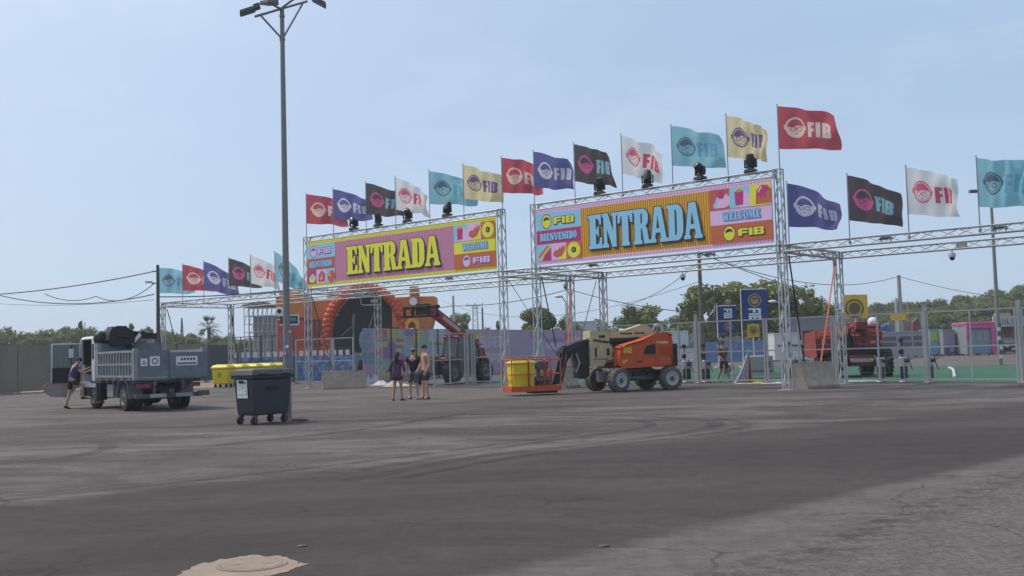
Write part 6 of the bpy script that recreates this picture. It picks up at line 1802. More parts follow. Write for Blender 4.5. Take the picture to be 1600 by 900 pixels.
def hood(s):
    prof = [(-.93, .90), (-.97, 1.25), (-.92, 1.62), (-.72, 1.72), (-.1, 1.86), (.55, 2.05), (.95, 2.09), (1.12, 2.02), (1.16, 1.8), (1.16, .90)]
    mb = MB(); mb.prism(prof, s * .46, s * .98)
    h = mb.build('hood', ORAP, bl, bevel=.06)
    y = s * .985
    def dec(name, m, pts, d=.006):
        mb = MB(); mb.prism(pts, y, y + s * d); mb.build(name, m, h)
    dec('window', BLACK, [(-.05, 1.33), (.02, 1.52), (.12, 1.66), (.46, 1.70), (.46, 1.33)])
    dec('window_trim', ORAP, [(-.10, 1.28), (.50, 1.28), (.50, 1.33), (-.05, 1.33)], .02)
    dec('warning_sticker', mat('sticker_gold', (.66, .36, .03), .5, 0, .1), [(-.88, 1.4), (-.88, 1.62), (-.52, 1.62), (-.52, 1.38)])
    dec('warning_sticker', MATS['sticker_gold'], [(-.93, 1.02), (-.93, 1.16), (-.66, 1.16), (-.72, 1.1), (-.84, 1.02)])
    dec('maker_plate', mat('plate_cream', (.6, .5, .35), .6), [(.64, 1.72), (.64, 1.79), (.98, 1.79), (.98, 1.72)])
    dec('maker_plate', MATS['sticker_gold'], [(.50, 1.72), (.50, 1.82), (.62, 1.82), (.62, 1.72)])
    for i in range(4): dec('louvre', mat('hood_slot', (.30, .035, .012), .6), [(.62, 1.56 - i * .09), (.62, 1.585 - i * .09), (1.05, 1.585 - i * .09), (1.05, 1.56 - i * .09)])
    dec('info_plate', mat('info_grey', (.36, .16, .12), .6), [(.72, 1.08), (.72, 1.17), (1.08, 1.17), (1.08, 1.08)])
    dec('latch', BLACK, [(-.3, 1.05), (-.3, 1.10), (-.08, 1.10), (-.08, 1.05)], .015)
hood(-1); hood(1)
# cream tower and main boom
mb = MB(); mb.bb(-1.86, -1.74, -.30, .30, .95, 2.24); mb.prism([(-1.737, .95), (-1.737, 2.24), (-1.05, 2.24), (-1.05, 1.75), (-.95, 1.70), (-.95, 1.18), (-1.25, 1.15), (-1.25, .95)], -.26, -.20)
mb.prism([(-1.737, .95), (-1.737, 2.24), (-1.05, 2.24), (-1.05, 1.75), (-.95, 1.70), (-.95, 1.18), (-1.25, 1.15), (-1.25, .95)], .20, .26)
mb.build('tower_plate', CREAM, bl, bevel=.012)
mb = MB(); mb.prism([(-1.73, 1.98), (-1.73, 2.2), (.75, 2.24), (1.0, 2.16), (1.0, 2.02), (.4, 1.98)], -.19, .19); mb.prism([(-.35, 2.24), (.42, 2.46), (.55, 2.46), (.95, 2.2)], -.16, .16)
mb.build('main_boom', CREAM, bl, bevel=.02)
mb = MB(); mb.bb(-1.70, .3, -.19, .19, 1.42, 1.62); mb.bb(-1.70, .3, -.19, .19, 1.08, 1.26)
mb.build('tower_boom', CREAM, bl, bevel=.015)
mb = MB(); mb.bb(-1.6, .2, -.15, .15, 1.27, 1.41); mb.bb(-1.6, .3, -.14, .14, 1.63, 1.96); mb.cyl((-1.4, -.1, 1.8), (.3, -.1, 1.85), .06)
mb.build('lift_cylinder', BLACK, bl)
mb = MB()
for x, z, w_, h_ in ((-1.35, 2.03, .26, .10), (-1.62, 1.45, .08, .34), (-1.12, 1.46, .10, .26), (-.3, 2.12, .5, .05), (.25, 2.13, .45, .05)): mb.box((x, -.264 if x < -1.0 else -.194, z), (w_, .008, h_))
for i in range(6): mb.box((-1.68 + i * .1, -.264, 1.20), (.05, .008, .05))
mb.build('decal', BLACK, bl)
mb = MB(); mb.tube([(.9, .0, 2.2), (1.05, -.1, 2.4), (1.2, -.05, 2.38), (1.15, .1, 2.15)], .05, 8); mb.ball((1.02, -.15, 2.38), (.14, .1, .1), 10, 7); mb.tube([(.95, .1, 2.2), (1.1, .1, 2.45), (1.28, .1, 2.3), (1.24, .1, 1.9)], .03, 6)
mb.build('hose_bundle', mat('hose_grey', (.35, .35, .36), .6), bl)
mb = MB()
for k, y in enumerate((-.22, -.235, -.25)): mb.tube([(.2, y, 1.98 - k * .03), (-.6, y, 1.93 - k * .03), (-1.2, y - .03, 1.86 - k * .03), (-1.75, y - .02, 2.0 - k * .05), (-2.0, y, 1.93 - k * .06), (-2.5, y, 1.72 - k * .05), (-2.85, y, 1.5 - k * .05)], .018, 6)
mb.tube([(-1.3, -.27, 1.0), (-1.1, -.32, .86), (-.8, -.30, .92), (-.6, -.3, .85)], .03, 6)
mb.build('hose_run', mat('hose_black', (.03, .03, .03), .6), bl)
mb = MB(); mb.box((-1.50, -.2645, 1.70), (.16, .006, .1)); mb.box((-1.60, -.2645, 1.06), (.1, .006, .07)); mb.box((-1.33, -.2645, 1.90), (.2, .006, .03))
mb.build('warning_label', mat('label_orange', (.6, .32, .05), .6), bl)
# black jib and drop link to the basket
mb = MB(); mb.prism([(-1.87, 1.0), (-1.87, 1.92), (-2.3, 1.86), (-2.88, 1.66), (-2.92, 1.45), (-2.55, 1.42), (-2.38, 1.2), (-2.34, .55), (-2.05, .50), (-1.87, .62)], -.17, .17)
mb.build('knuckle', BLACK, bl, bevel=.015)
mb = MB()
for y in (-.12, .12): mb.box((-2.98, y, .98), (.11, .06, 1.55), Matrix.Rotation(.28, 3, 'Y')); mb.box((-2.80, y, 1.02), (.07, .05, 1.4), Matrix.Rotation(.28, 3, 'Y'))
mb.cyl((-2.72, -.18, 1.62), (-2.72, .18, 1.62), .09); mb.bb(-3.30, -3.12, -.16, .16, .12, .34); mb.cyl((-2.95, 0, .9), (-2.55, 0, 1.35), .04)
mb.build('jib', BLACK, bl, bevel=.01)
mb = MB(); mb.tube([(-2.4, -.2, 1.45), (-2.3, -.26, 1.1), (-2.42, -.24, .75), (-2.6, -.2, .95), (-2.55, -.18, 1.4)], .035, 6); mb.build('jib_hose', mat('hose_pale', (.38, .36, .36), .7), bl)
# basket
BXa, BXb, BYa, BYb = -5.10, -3.22, -.62, .30
mb = MB(); mb.bb(BXa, BXb, BYa, BYb, .16, .21); mb.bb(BXa, BXb, BYa - .02, BYa, .14, .34); mb.bb(BXa, BXb, BYb, BYb + .02, .14, .34); mb.bb(BXa - .02, BXa, BYa, BYb, .14, .34); mb.bb(BXb, BXb + .02, BYa, BYb, .14, .34)
bk = mb.build('basket', ORAP, bl, bevel=.008)
MB().bb(BXb - 1.0, BXb - .1, BYa + .1, BYb - .1, .06, .157).build('basket_mount', BLACK, bk)
mb = MB()
def loop(x0, x1, y0, y1, z0, z1, r=.021):
    a = V((x0, y0, 0)); b = V((x1, y1, 0)); d = (b - a).normalized() * .09
    mb.tube([a + V((0, 0, z0)), a + V((0, 0, z1 - .09)), a + d * .3 + V((0, 0, z1 - .02)), a + d + V((0, 0, z1)), b - d + V((0, 0, z1)), b - d * .3 + V((0, 0, z1 - .02)), b + V((0, 0, z1 - .09)), b + V((0, 0, z0))], r, 8)
H1 = 1.28
loop(BXa, BXa + .62, BYa, BYa, .3, H1); loop(BXa + .66, BXa + 1.22, BYa, BYa, .3, H1); loop(BXa + 1.26, BXb, BYa, BYa, .3, H1)
loop(BXa, BXa + .9, BYb, BYb, .3, H1 + .06); loop(BXa + .95, BXb, BYb, BYb, .3, H1 + .06)
loop(BXa, BXa, BYa, BYb, .3, H1); loop(BXb, BXb, BYa, BYb, .3, H1)
for z in (.75,):
    mb.cyl((BXa, BYa, z), (BXb, BYa, z), .018, n=8); mb.cyl((BXa, BYb, z), (BXb, BYb, z), .018, n=8); mb.cyl((BXa, BYa, z), (BXa, BYb, z), .018, n=8); mb.cyl((BXb, BYa, z), (BXb, BYb, z), .018, n=8)
for x in (BXb - .2, BXb - .38): mb.box((x, BYb - .02, .7), (.05, .04, .9), Matrix.Rotation(.25, 3, 'Y'))
mb.box((BXb - .1, BYb - .15, .6), (.14, .22, .5))
mb.build('guard_rail', ORAP, bk)
mb = MB(); mb.bb(BXa + 1.02, BXa + 1.44, BYa + .06, BYa + .34, .92, 1.20); mb.bb(BXa + .95, BXa + 1.55, BYa + .02, BYa + .5, .50, .66); mb.bb(BXa + 1.1, BXa + 1.5, BYa + .15, BYa + .6, .22, .497); mb.bb(BXa + 1.06, BXa + 1.40, BYa + .15, BYa + .3, .66, .917)
cbx = mb.build('control_box', GREYM, bk, bevel=.02)
MB().bb(BXa + 1.15, BXa + 1.29, BYa + .135, BYa + .147, .68, .91).build('label_plate', mat('label_yellow', (.66, .52, .16), .6), cbx)
# yellow bin standing in the basket
Mx = WM[bl.name]
yp = Mx @ V((BXa + .53, BYa + .46, .212))
yc = thing('wheelie_bin', 'yellow wheelie bin standing inside the orange lift basket', 'wheelie bin', yp, AX)
mb = MB(); mb.box((0, 0, .47), (.78, .56, .86), taper=(1.1, 1.12)); mb.build('body', YELB, yc, bevel=.03)
mb = MB(); mb.box((0, 0, .95), (.92, .70, .07), taper=(.95, .95)); mb.box((0, 0, 1.0), (.8, .58, .04)); mb.build('lid', YELB, yc, bevel=.02)
mb = MB(); mb.prism([(.1, .35), (.1, .6), (.26, .6), (.26, .35)], -.325, -.315); mb.box((.18, -.322, .55), (.05, .03, .05)); mb.build('sticker', mat('sticker_mustard', (.55, .42, .03), .6), yc)
for s in (-1, 1):
    mb = MB(); mb.lathe((s * .33 - .02, .2, .06), (1, 0, 0), [(.06, 0), (.06, .04)], 12); mb.build('caster', RUBBER, yc)

# ------------------------------------------------------------------ red telehandler
th = thing('telehandler', 'dark red telehandler with raised boom and black fork carriage behind the open gate', 'telehandler', (-3.2, 53.95, 0), math.atan2(-.835, -.55))
for x in (-1.4, 1.4):
    for s in (-1, 1): wheel(th, (x, s * .98, .62), .62, .42, rim=mat('tele_rim', (.16, .15, .15), .6, .1), out=s, tread=20, rim_r=.55, steer=.15 if x > 0 else 0)
mb = MB(); mb.bb(-2.1, 2.2, -.45, .45, .5, 1.1); mb.bb(-1.55, -1.25, -.8, .8, .5, .75); mb.bb(1.25, 1.55, -.8, .8, .5, .75); mb.prism([(1.9, .5), (2.35, .6), (2.3, 1.3), (1.6, 1.3)], -.5, .5); mb.bb(-.6, .7, .46, .95, .5, 1.0)
mb.build('chassis', STEELD, th, bevel=.03)
mb = MB(); mb.prism([(-2.2, .95), (-2.3, 1.35), (-2.1, 1.75), (-1.5, 1.85), (-.9, 1.6), (-.9, .95)], -.5, .5); mb.prism([(-1.0, 1.103), (1.0, 1.103), (.9, 1.4), (-.9, 1.5)], -1.0, -.5); mb.box((-1.9, 0, 2.0), (.6, .4, .6)); mb.bb(-1.95, -.9, .55, 1.1, 1.28, 1.36); mb.bb(.95, 1.95, .55, 1.1, 1.28, 1.36)
mb.build('bodywork', REDP, th, bevel=.05)
mb = MB(); mb.prism([(-.85, 1.0), (.75, 1.0), (1.05, 1.35), (.85, 2.35), (-.45, 2.4), (-.95, 1.6)], .20, 1.05)
cbm = mb.build('cab', GLASSD, th, bevel=.05)
mb = MB()
for pth in ([(-.85, 1.0), (-.95, 1.6), (-.45, 2.38)], [(.75, 1.0), (1.05, 1.35), (.85, 2.36)], [(.0, 1.0), (.1, 1.6), (.15, 2.38)]):
    for y in (.19, 1.06): mb.tube([(x, y, z) for x, z in pth], .04, 6)
mb.build('cab_frame', BLACK, cbm)
mb = MB(); mb.prism([(-.55, 2.38), (.95, 2.36), (.85, 2.48), (-.4, 2.5)], .14, 1.1); mb.build('cab_roof', REDP, cbm, bevel=.03)
# boom
pa, pb = V((-2.3, -.28, 2.05)), V((1.6, -.28, 3.92))
dq = (pb - pa); ln = dq.length; rotb = Matrix.Rotation(-math.atan2(dq.z, dq.x), 3, 'Y')
mb = MB(); mb.box(pa.lerp(pb, .42), (ln * .86, .36, .44), rotb); mb.cyl((-2.2, -.6, 2.05), (-2.2, .1, 2.05), .14); mb.cyl((-.6, -.28, 1.4), pa.lerp(pb, .5), .07)
bm_ = mb.build('boom', REDP, th, bevel=.03)
mb = MB(); mb.box(pa.lerp(pb, .93), (ln * .2, .30, .36), rotb); mb.box(pb + V((.1, 0, -.12)), (.5, .34, .5), Matrix.Rotation(.5, 3, 'Y')); mb.build('boom_head', REDP, bm_, bevel=.03)
mb = MB(); mb.box(pa.lerp(pb, .55) + V((0, .186, 0)), (1.6, .008, .2), rotb); mb.build('boom_decal', mat('decal_pale', (.5, .4, .4), .6), bm_)
mb = MB(); c = pb + V((.55, 0, -.35))
mb.box(c + V((0, 0, .35)), (.14, 2.3, .14)); mb.box(c + V((0, 0, -.1)), (.14, 2.3, .12)); mb.box(c + V((-.18, 0, .25)), (.36, .7, .55))
for y in (-1.05, -.5, .5, 1.05): mb.box(c + V((.05, y, .13)), (.12, .1, .6))
for y in (-.45, .45): mb.box(c + V((.75, y, -.14)), (1.35, .13, .06))
mb.build('fork_carriage', BLACK, th, bevel=.015)

# ------------------------------------------------------------------ red machine behind the fence
p = gp(1350, 589)
rmz = thing('telescopic_lift', 'dusty red telescopic lift with big lugged tyres behind the fence at right', 'boom lift', (15.4, 47.4, 0), R(-4))
REDD = mat('faded_red', (.27, .036, .026), .6, 0, .2, 2); RUST = mat('dark_red', (.17, .025, .025), .6, 0, .2, 2)
for x in (-1.5, 1.5):
    for s in (-1, 1): wheel(rmz, (s * 1.03, x, .62), .62, .46, axis=(1, 0, 0), rim=mat('red_rim', (.25, .06, .05), .6), out=s, rim_r=.55, tread=0, hub=False)
# lugs
for x in (-1.5, 1.5):
    for s in (-1, 1):
        mb = MB()
        for i in range(22):
            a = 2 * PI * i / 22; mb.box((s * 1.03, x + math.cos(a) * .62, .62 + math.sin(a) * .62), (.46, .07, .07), Matrix.Rotation(a, 3, 'X'))
        mb.build('tyre_lugs', RUBBER, rmz)
mb = MB(); mb.bb(-.5, .5, -1.7, 1.7, .5, .95); mb.bb(-.8, .8, -1.42, -1.18, .5, .75); mb.bb(-.8, .8, 1.18, 1.42, .5, .75); mb.build('chassis', RUST, rmz, bevel=.03)
mb = MB(); mb.prism([(-1.5, 1.0), (-1.55, 1.9), (-1.3, 2.25), (-.2, 2.35), (.2, 2.2), (.25, 1.0)], -.25, .88, 'yz'); mb.build('hood', REDD, rmz, bevel=.1)
mb = MB(); mb.prism([(-1.3, 1.0), (-1.4, 1.8), (-1.2, 2.1), (1.3, 2.1), (1.3, 1.0)], -1.85, -.75, 'yz'); mb.build('engine_cover', REDD, rmz, bevel=.06)
mb = MB(); mb.bb(-1.0, .9, -1.6, 1.5, .953, 1.0); mb.cyl((0, 0, .9), (0, 0, 1.0), .6, n=20); mb.bb(-.28, .3, -1.5, 1.6, 1.003, 1.5); mb.build('turntable', RUST, rmz)
mb = MB(); mb.bb(-.22, .26, -1.9, 3.6, 2.12, 2.46); mb.bb(-.16, .2, 3.6, 4.6, 2.16, 2.42); mb.build('boom', mat('boom_red_dark', (.20, .035, .03), .6), rmz, bevel=.03)
mb = MB(); mb.box((.7, -1.56, 1.55), (.5, .01, .12)); mb.box((.7, -1.56, 1.25), (.6, .01, .06)); mb.build('decal', mat('decal_worn', (.45, .25, .22), .7), rmz)
mb = MB(); mb.bb(-.15, .78, -1.575, -1.555, 1.05, 1.35)
for i in range(6): mb.bb(-.12, .75, -1.59, -1.576, 1.08 + i * .045, 1.10 + i * .045)
mb.bb(-.7, -.28, -1.45, 1.2, 1.0, 1.9); mb.bb(-1.8, -.8, -1.38, -1.31, 1.02, 1.12)  # first block paints the shade in the gap between hood and engine cover
mb.build('grille_and_gap_shade', BLACK, rmz)
mb = MB(); mb.cyl((-.5, -1.3, 1.1), (-.5, -1.9, 2.2), .07, n=10); mb.tube([(.1, -1.4, 2.3), (.2, -1.75, 2.1), (.1, -1.7, 1.4), (0, -1.3, 1.1)], .04, 6); mb.tube([(-.1, -1.4, 2.3), (-.3, -1.85, 2.0), (-.2, -1.7, 1.3)], .035, 6)
mb.build('hydraulic_hose', mat('hose_black', (.03, .03, .03), .6), rmz)
mb = MB(); mb.box((0, -1.72, .75), (1.0, .06, .16)); 
for x in (-.42, .42): mb.ball((x, -1.76, .75), (.07, .03, .05), 10, 6)
mb.build('tow_bar', mat('bar_pale', (.4, .36, .32), .6), rmz)
# small grey generator left of it
p = gp(1207, 594)
o = thing('generator', 'pale grey generator box on skids left of the red lift', 'generator', (p.x, p.y + 3.0, 0), R(-8))
mb = MB(); mb.bb(-.45, .75, -.5, .5, .35, 1.05); mb.build('housing', mat('gen_grey', (.34, .34, .33), .6), o, bevel=.04)
mb = MB(); mb.bb(-1.6, 1.5, -.45, -.33, .12, .24); mb.bb(-1.6, 1.5, .33, .45, .12, .24); mb.bb(-.5, .8, -.4, .4, .24, .347); mb.build('skid', STEEL, o)
mb = MB(); mb.bb(.35, .6, -.515, -.503, .5, .8); mb.build('vent_panel', BLACK, o)
mb = MB(); mb.box((-1.35, 0, .45), (.3, .3, .4)); mb.ball((-1.2, -.3, .55), (.2, .18, .2), 10, 7); mb.build('jockey', mat('jockey_brown', (.25, .2, .17), .7), o, bevel=.03)

# ------------------------------------------------------------------ turnstiles inside the fence
TS = mat('turnstile_steel', (.42, .43, .44), .4, .5, .08)
def make_turnstile(p, label):
    r = thing('turnstile', label, 'turnstile', p, FANG, 'turnstiles behind the fence')
    mb = MB(); mb.bb(-.08, .08, -.24, .24, .06, .95); mb.bb(-.11, .11, -.28, .28, 0, .057); mb.build('cabinet', TS, r, bevel=.02)
    mb = MB(); mb.bb(-.055, .055, -.250, -.242, .12, .60); mb.bb(.082, .088, -.15, .15, .15, .60); mb.build('dark_panel', BLACK, r)
    mb = MB(); mb.cyl((.08, 0, .82), (.2, 0, .82), .08, n=12)
    for k in range(3):
        a = 2 * PI * k / 3 + .5; mb.cyl((.2, 0, .82), (.32 , math.cos(a) * .5, .82 + math.sin(a) * .36), .019, n=8)
    mb.build('tripod_arms', STEELD, r)
    mb = MB(); mb.cyl((0, -.15, .95), (0, -.15, 1.55), .022, n=8); mb.box((0, -.18, 1.58), (.14, .1, .17)); mb.box((0, -.2, 1.15), (.16, .12, .17)); mb.cyl((0, -.15, 1.3), (.2, -.15, 1.34), .02)
    mb.build('card_reader', BLACK, r, bevel=.02)
    return r
tsn = None
for px, lab in ((1047, 'turnstile behind the fence right next to the boom lift wheel'), (1073, 'second turnstile right of the boom lift, in front of the white counter'), (1103, 'turnstile just right of the thick gate post'), (1238, 'turnstile half hidden by the stained barrier and tall tower'), (1376, 'turnstile next to the rear wheel of the red lift'), (1412, 'turnstile in front of the grey cabin'), (1452, 'turnstile right behind the thick galvanised post')):
    p = fac(t_at(px, .8, NF + 1.1), NF + 1.1)
    if tsn is None: tsn = make_turnstile(p, lab)
    else: dup(tsn, p, FANG, lab)

# ------------------------------------------------------------------ cloths and oddments on the carpet
WCL = mat('white_cloth', (.60, .60, .66), .8, 0, .06, 3, 0, .2, .2)
def heap(px, py, s, m, label, name='cloth_heap', seed=1, hgt=.12):
    p = gp(px, py); rg = random.Random(seed); mb = MB(Matrix.Translation(p) @ Matrix.Rotation(rg.uniform(-.3, .3), 4, 'Z'))
    n, k = 22, 9; vs = []; fs = []
    for i in range(n + 1):
        for j in range(k + 1):
            u, v = i / n - .5, j / k - .5
            e = max(0, 1 - (2 * abs(u)) ** 3) * max(0, 1 - (2 * abs(v)) ** 2)
            vs.append((u * s[0] + .05 * math.sin(9 * v + seed), v * s[1] + .06 * math.sin(11 * u + seed), .012 + hgt * e * (.45 + .35 * math.sin(13 * u + 4 * v + seed) + .2 * math.sin(23 * v + 7 * u))))
    for i in range(n):
        for j in range(k):
            q = i * (k + 1) + j; fs.append((q, q + k + 1, q + k + 2, q + 1))
    mb.add(vs, fs)
    tag(mb.build(name, m), label, 'cloth')
heap(575, 597, (1.3, .9), WCL, 'round white sack lying left of the rear gate leg', 'white_sack', 3, .75)
heap(604, 602, (1.7, .8), WCL, 'crumpled white cloth on the ground behind the three people', 'cloth_heap', 4, .3)
heap(623, 604, (1.6, .5), mat('yellowish_cloth', (.5, .46, .28), .8), 'yellowish folded cloth beside the white cloth behind the people', 'cloth_heap', 5, .15)
heap(1345, 596, (1.4, .35), WCL, 'narrow white sheet on the carpet under the red lift', 'cloth_strip', 6, .1)
heap(1180, 599.5, (1.7, .3), mat('gold_cloth', (.52, .38, .14), .8), 'yellow and gold cloth strip along the fence foot', 'cloth_strip', 7, .07)
heap(1215, 599.5, (1.3, .25), WCL, 'white cloth strip along the fence foot near the tall tower', 'cloth_strip', 8, .07)
pts = [gp(1483, 576), gp(1489, 579), gp(1491, 586), gp(1492, 592)]
mb = MB(); mb.tube([p + V((0, 0, .05)) for p in catmull(pts, 6)], .07, 6); tag(mb.build('white_hose', WCL), 'bent white tape lying on the green carpet at right', 'tape')
# draped flag on a stand: a four-sided hanging cloth
p0, p1 = gp(1145, 599), gp(1175, 598); apx = at(1170, 546, p1.y + .2)
r = thing('draped_flag', 'white and orange flag draped to the ground from a slanted pole behind the fence', 'flag', (p1.x, p1.y, 0))
def rel(v): return V(v) - V((p1.x, p1.y, 0))
mb = MB(); A_ = rel(apx); n = 16
edge = [rel(p0).lerp(rel(p1), i / n) + V((0, .14 * math.sin(i * 1.9), .02)) for i in range(n + 1)]
vs = []; fs = []
for j in range(9):
    v = j / 8
    for i in range(n + 1):
        q = A_.lerp(edge[i], v) + V((0, .07 * math.sin(i * 1.3 + 2) * v, -.12 * math.sin(PI * v) * (1 - i / n)))
        vs.append(q)
for j in range(8):
    for i in range(n):
        q = j * (n + 1) + i; fs.append((q, q + 1, q + n + 2, q + n + 1)); mb.mi.append(1 if i >= 13 else 0)
mb.v = [tuple(q) for q in vs]; mb.f = fs
mb.build('cloth', [WCL, mat('cloth_orange', (.55, .22, .10), .8, 0, .1)], r)
MB().cyl((A_.x, A_.y + .05, 0), (A_.x, A_.y + .05, A_.z + .05), .02, n=8).build('pole', STEEL, r)
# ------------------------------------------------------------------ people
def skin_mesh(name, verts, edges, radii, root=0, sub=2):
    me = bpy.data.meshes.new('tmp'); me.from_pydata([tuple(v) for v in verts], edges, [])
    o = bpy.data.objects.new('tmp', me); COL.objects.link(o)
    sk = o.modifiers.new('skin', 'SKIN'); sk.use_smooth_shade = True
    for i, d in enumerate(me.skin_vertices[0].data):
        r = radii[i]; d.radius = r if isinstance(r, (tuple, list)) else (r, r); d.use_root = (i == root)
    ss = o.modifiers.new('sub', 'SUBSURF'); ss.levels = sub; ss.render_levels = sub
    dg = bpy.context.evaluated_depsgraph_get(); dg.update()
    nm = bpy.data.meshes.new_from_object(o.evaluated_get(dg))
    bpy.data.objects.remove(o); bpy.data.meshes.remove(me)
    nm.name = name
    return nm
SKINM = [mat('skin_tan', (.36, .20, .135), .6, 0, .08, 12), mat('skin_fair', (.46, .27, .20), .6, 0, .08, 12)]
HAIR = mat('hair_dark', (.022, .015, .012), .7, 0, .2, 20)
class Fig:
    """skeleton in metres, z up, facing -y; one continuous skinned body"""
    def __init__(s, J): s.J = {k: V(v) for k, v in J.items()}
def person(loc, rz, label, J, h=1.0, skin=0, clothes=(), hair='short', shoe=None, extra=None, female=False):
    root = thing('person', label, 'person', loc, rz, 'people on the site')
    J = {k: V(v) * h for k, v in J.items()}
    vs = []; ed = []; ra = []
    ix = {}
    def add(k, p, r, par=None):
        ix[k] = len(vs); vs.append(p); ra.append(r)
        if par is not None: ed.append((ix[par], ix[k]))
    sw = .9 if female else 1.0
    add('pelvis', J['pelvis'], (.135 * h, .105 * h))
    add('waist', J['waist'], (.125 * h * sw, .095 * h), 'pelvis')
    add('chest', J['chest'], (.155 * h * sw, .115 * h), 'waist')
    add('neckb', J['neck'], (.065 * h, .06 * h), 'chest')
    hd = J['head']; nk = J['neck']; up = (hd - nk).normalized()
    add('skull0', nk + up * .10 * h, (.062 * h, .07 * h), 'neckb')
    add('skull1', hd, (.076 * h, .092 * h), 'skull0')
    add('skull2', hd + up * .085 * h, (.058 * h, .07 * h), 'skull1')
    for s in ('l', 'r'):
        add('sh' + s, J['sh' + s], .058 * h * sw, 'chest')
        add('el' + s, J['el' + s], .040 * h * sw, 'sh' + s)
        add('wr' + s, J['wr' + s], .028 * h * sw, 'el' + s)
        d = (J['wr' + s] - J['el' + s]).normalized()
        side = d.cross(V((0, 1, 0))); side = (side if side.length > .1 else d.cross(V((1, 0, 0)))).normalized()
        fw = d.cross(side).normalized()
        pm = J['wr' + s] + d * .055 * h
        add('pm' + s, pm, (.030 * h, .020 * h), 'wr' + s)
        for k, (o, ln) in enumerate(((-.027, .062), (-.009, .074), (.009, .078), (.027, .066))):
            b = pm + d * .035 * h + fw * o * h
            add('f%s%da' % (s, k), b, .0095 * h, 'pm' + s)
            add('f%s%db' % (s, k), b + d * ln * .5 * h + side * .012 * h, .0085 * h, 'f%s%da' % (s, k))
            add('f%s%dc' % (s, k), b + d * ln * .85 * h + side * .034 * h, .0072 * h, 'f%s%db' % (s, k))
        add('th%s0' % s, J['wr' + s] + d * .035 * h - fw * .036 * h + side * .01 * h, .011 * h, 'wr' + s)
        add('th%s1' % s, J['wr' + s] + d * .075 * h - fw * .052 * h + side * .022 * h, .009 * h, 'th%s0' % s)
    for s in ('l', 'r'):
        add('hp' + s, J['hp' + s], .088 * h, 'pelvis')
        add('kn' + s, J['kn' + s], .056 * h, 'hp' + s)
        kk, an = J['kn' + s], J['an' + s]
        add('cf' + s, kk.lerp(an, .35), .055 * h, 'kn' + s)
        add('an' + s, an, .034 * h, 'cf' + s)
        td = (J['to' + s] - an); td.z = 0; td.normalize()
        add('hl' + s, an - td * .03 * h + V((0, 0, -.045 * h)), .032 * h, 'an' + s)
        add('to' + s, J['to' + s], (.036 * h, .024 * h), 'an' + s)
    me = skin_mesh('body', vs, ed, ra)
    bo = bpy.data.objects.new('body', me); COL.objects.link(bo); bo.parent = root
    me.materials.clear(); me.materials.append(SKINM[skin])
    # head features
    fd = V(J.get('face', V((0, -1, 0)))).normalized(); lat = fd.cross(up).normalized()
    mb = MB()
    fc = hd + fd * .082 * h
    mb.cyl(fc + up * .012 * h, fc - up * .022 * h + fd * .022 * h, .008 * h, .014 * h, 6)
    for s in (-1, 1): mb.ball(tuple(hd + lat * s * .078 * h - up * .005 * h), (.012 * h, .02 * h, .028 * h), 8, 6)
    mb.build('nose_and_ears', SKINM[skin], bo)
    mb = MB()
    for s in (-1, 1): mb.ball(tuple(fc + lat * s * .030 * h + up * .018 * h - fd * .004 * h), .010 * h, 8, 6)
    mb.build('eyes', BLACK, bo)
    mb = MB(); mb.cyl(fc - lat * .022 * h - up * .045 * h, fc + lat * .022 * h - up * .045 * h, .006 * h, n=6); mb.build('mouth', mat('lips', (.26, .10, .09), .6), bo)
    # hair
    mb = MB()
    back = hd - fd * .018 * h + up * .030 * h
    if hair != 'none':
        mb.ball(tuple(back), (.088 * h, .100 * h, .085 * h), 14, 10)
        if hair == 'long':
            mb.tube([back - fd * .05 * h, back - fd * .085 * h - up * .10 * h, back - fd * .10 * h - up * .22 * h, back - fd * .085 * h - up * .34 * h], [.085 * h, .085 * h, .078 * h, .035 * h], 12)
        mb.build('hair', HAIR, root)
    # clothes as slightly larger skinned shells
    for (nm, m, kind, rr) in clothes:
        if kind == 'shirt':
            P = [J['pelvis'] - V((0, 0, .13 * h)), J['waist'], J['chest'], J['neck'] - (J['neck'] - J['chest']) * .35]
            Rr = [(.160 * h, .135 * h), (.148 * h * sw, .118 * h), (.172 * h * sw, .134 * h), (.085 * h, .08 * h)]
            E = [(0, 1), (1, 2), (2, 3)]
            for s in ('l', 'r'):
                i = len(P); P += [J['sh' + s] + (J['sh' + s] - J['chest']) * .02, J['sh' + s].lerp(J['el' + s], rr)]; Rr += [.073 * h * sw, .062 * h * sw]; E += [(2, i), (i, i + 1)]
        elif kind == 'tunic':
            P = [J['pelvis'] - V((0, 0, .25 * h)), J['pelvis'] + V((0, 0, .06 * h)), J['waist'], J['chest'], J['neck'] - (J['neck'] - J['chest']) * .35]
            Rr = [(.185 * h, .15 * h), (.165 * h, .135 * h), (.15 * h * sw, .12 * h), (.168 * h * sw, .132 * h), (.08 * h, .075 * h)]
            E = [(0, 1), (1, 2), (2, 3), (3, 4)]
            for s in ('l', 'r'):
                i = len(P); P += [J['sh' + s], J['el' + s], J['el' + s].lerp(J['wr' + s], rr)]; Rr += [.075 * h * sw, .064 * h, .058 * h]; E += [(3, i), (i, i + 1), (i + 1, i + 2)]
        else:   # shorts
            P = [J['pelvis'] + V((0, 0, .05 * h)), J['pelvis'] - V((0, 0, .02 * h))]; Rr = [(.148 * h, .12 * h), (.152 * h, .125 * h)]; E = [(0, 1)]
            for s in ('l', 'r'):
                i = len(P); P += [J['hp' + s], J['hp' + s].lerp(J['kn' + s], rr * .6), J['hp' + s].lerp(J['kn' + s], rr)]; Rr += [.104 * h, .092 * h, .090 * h]; E += [(1, i), (i, i + 1), (i + 1, i + 2)]
        cm = skin_mesh(nm, P, E, Rr)
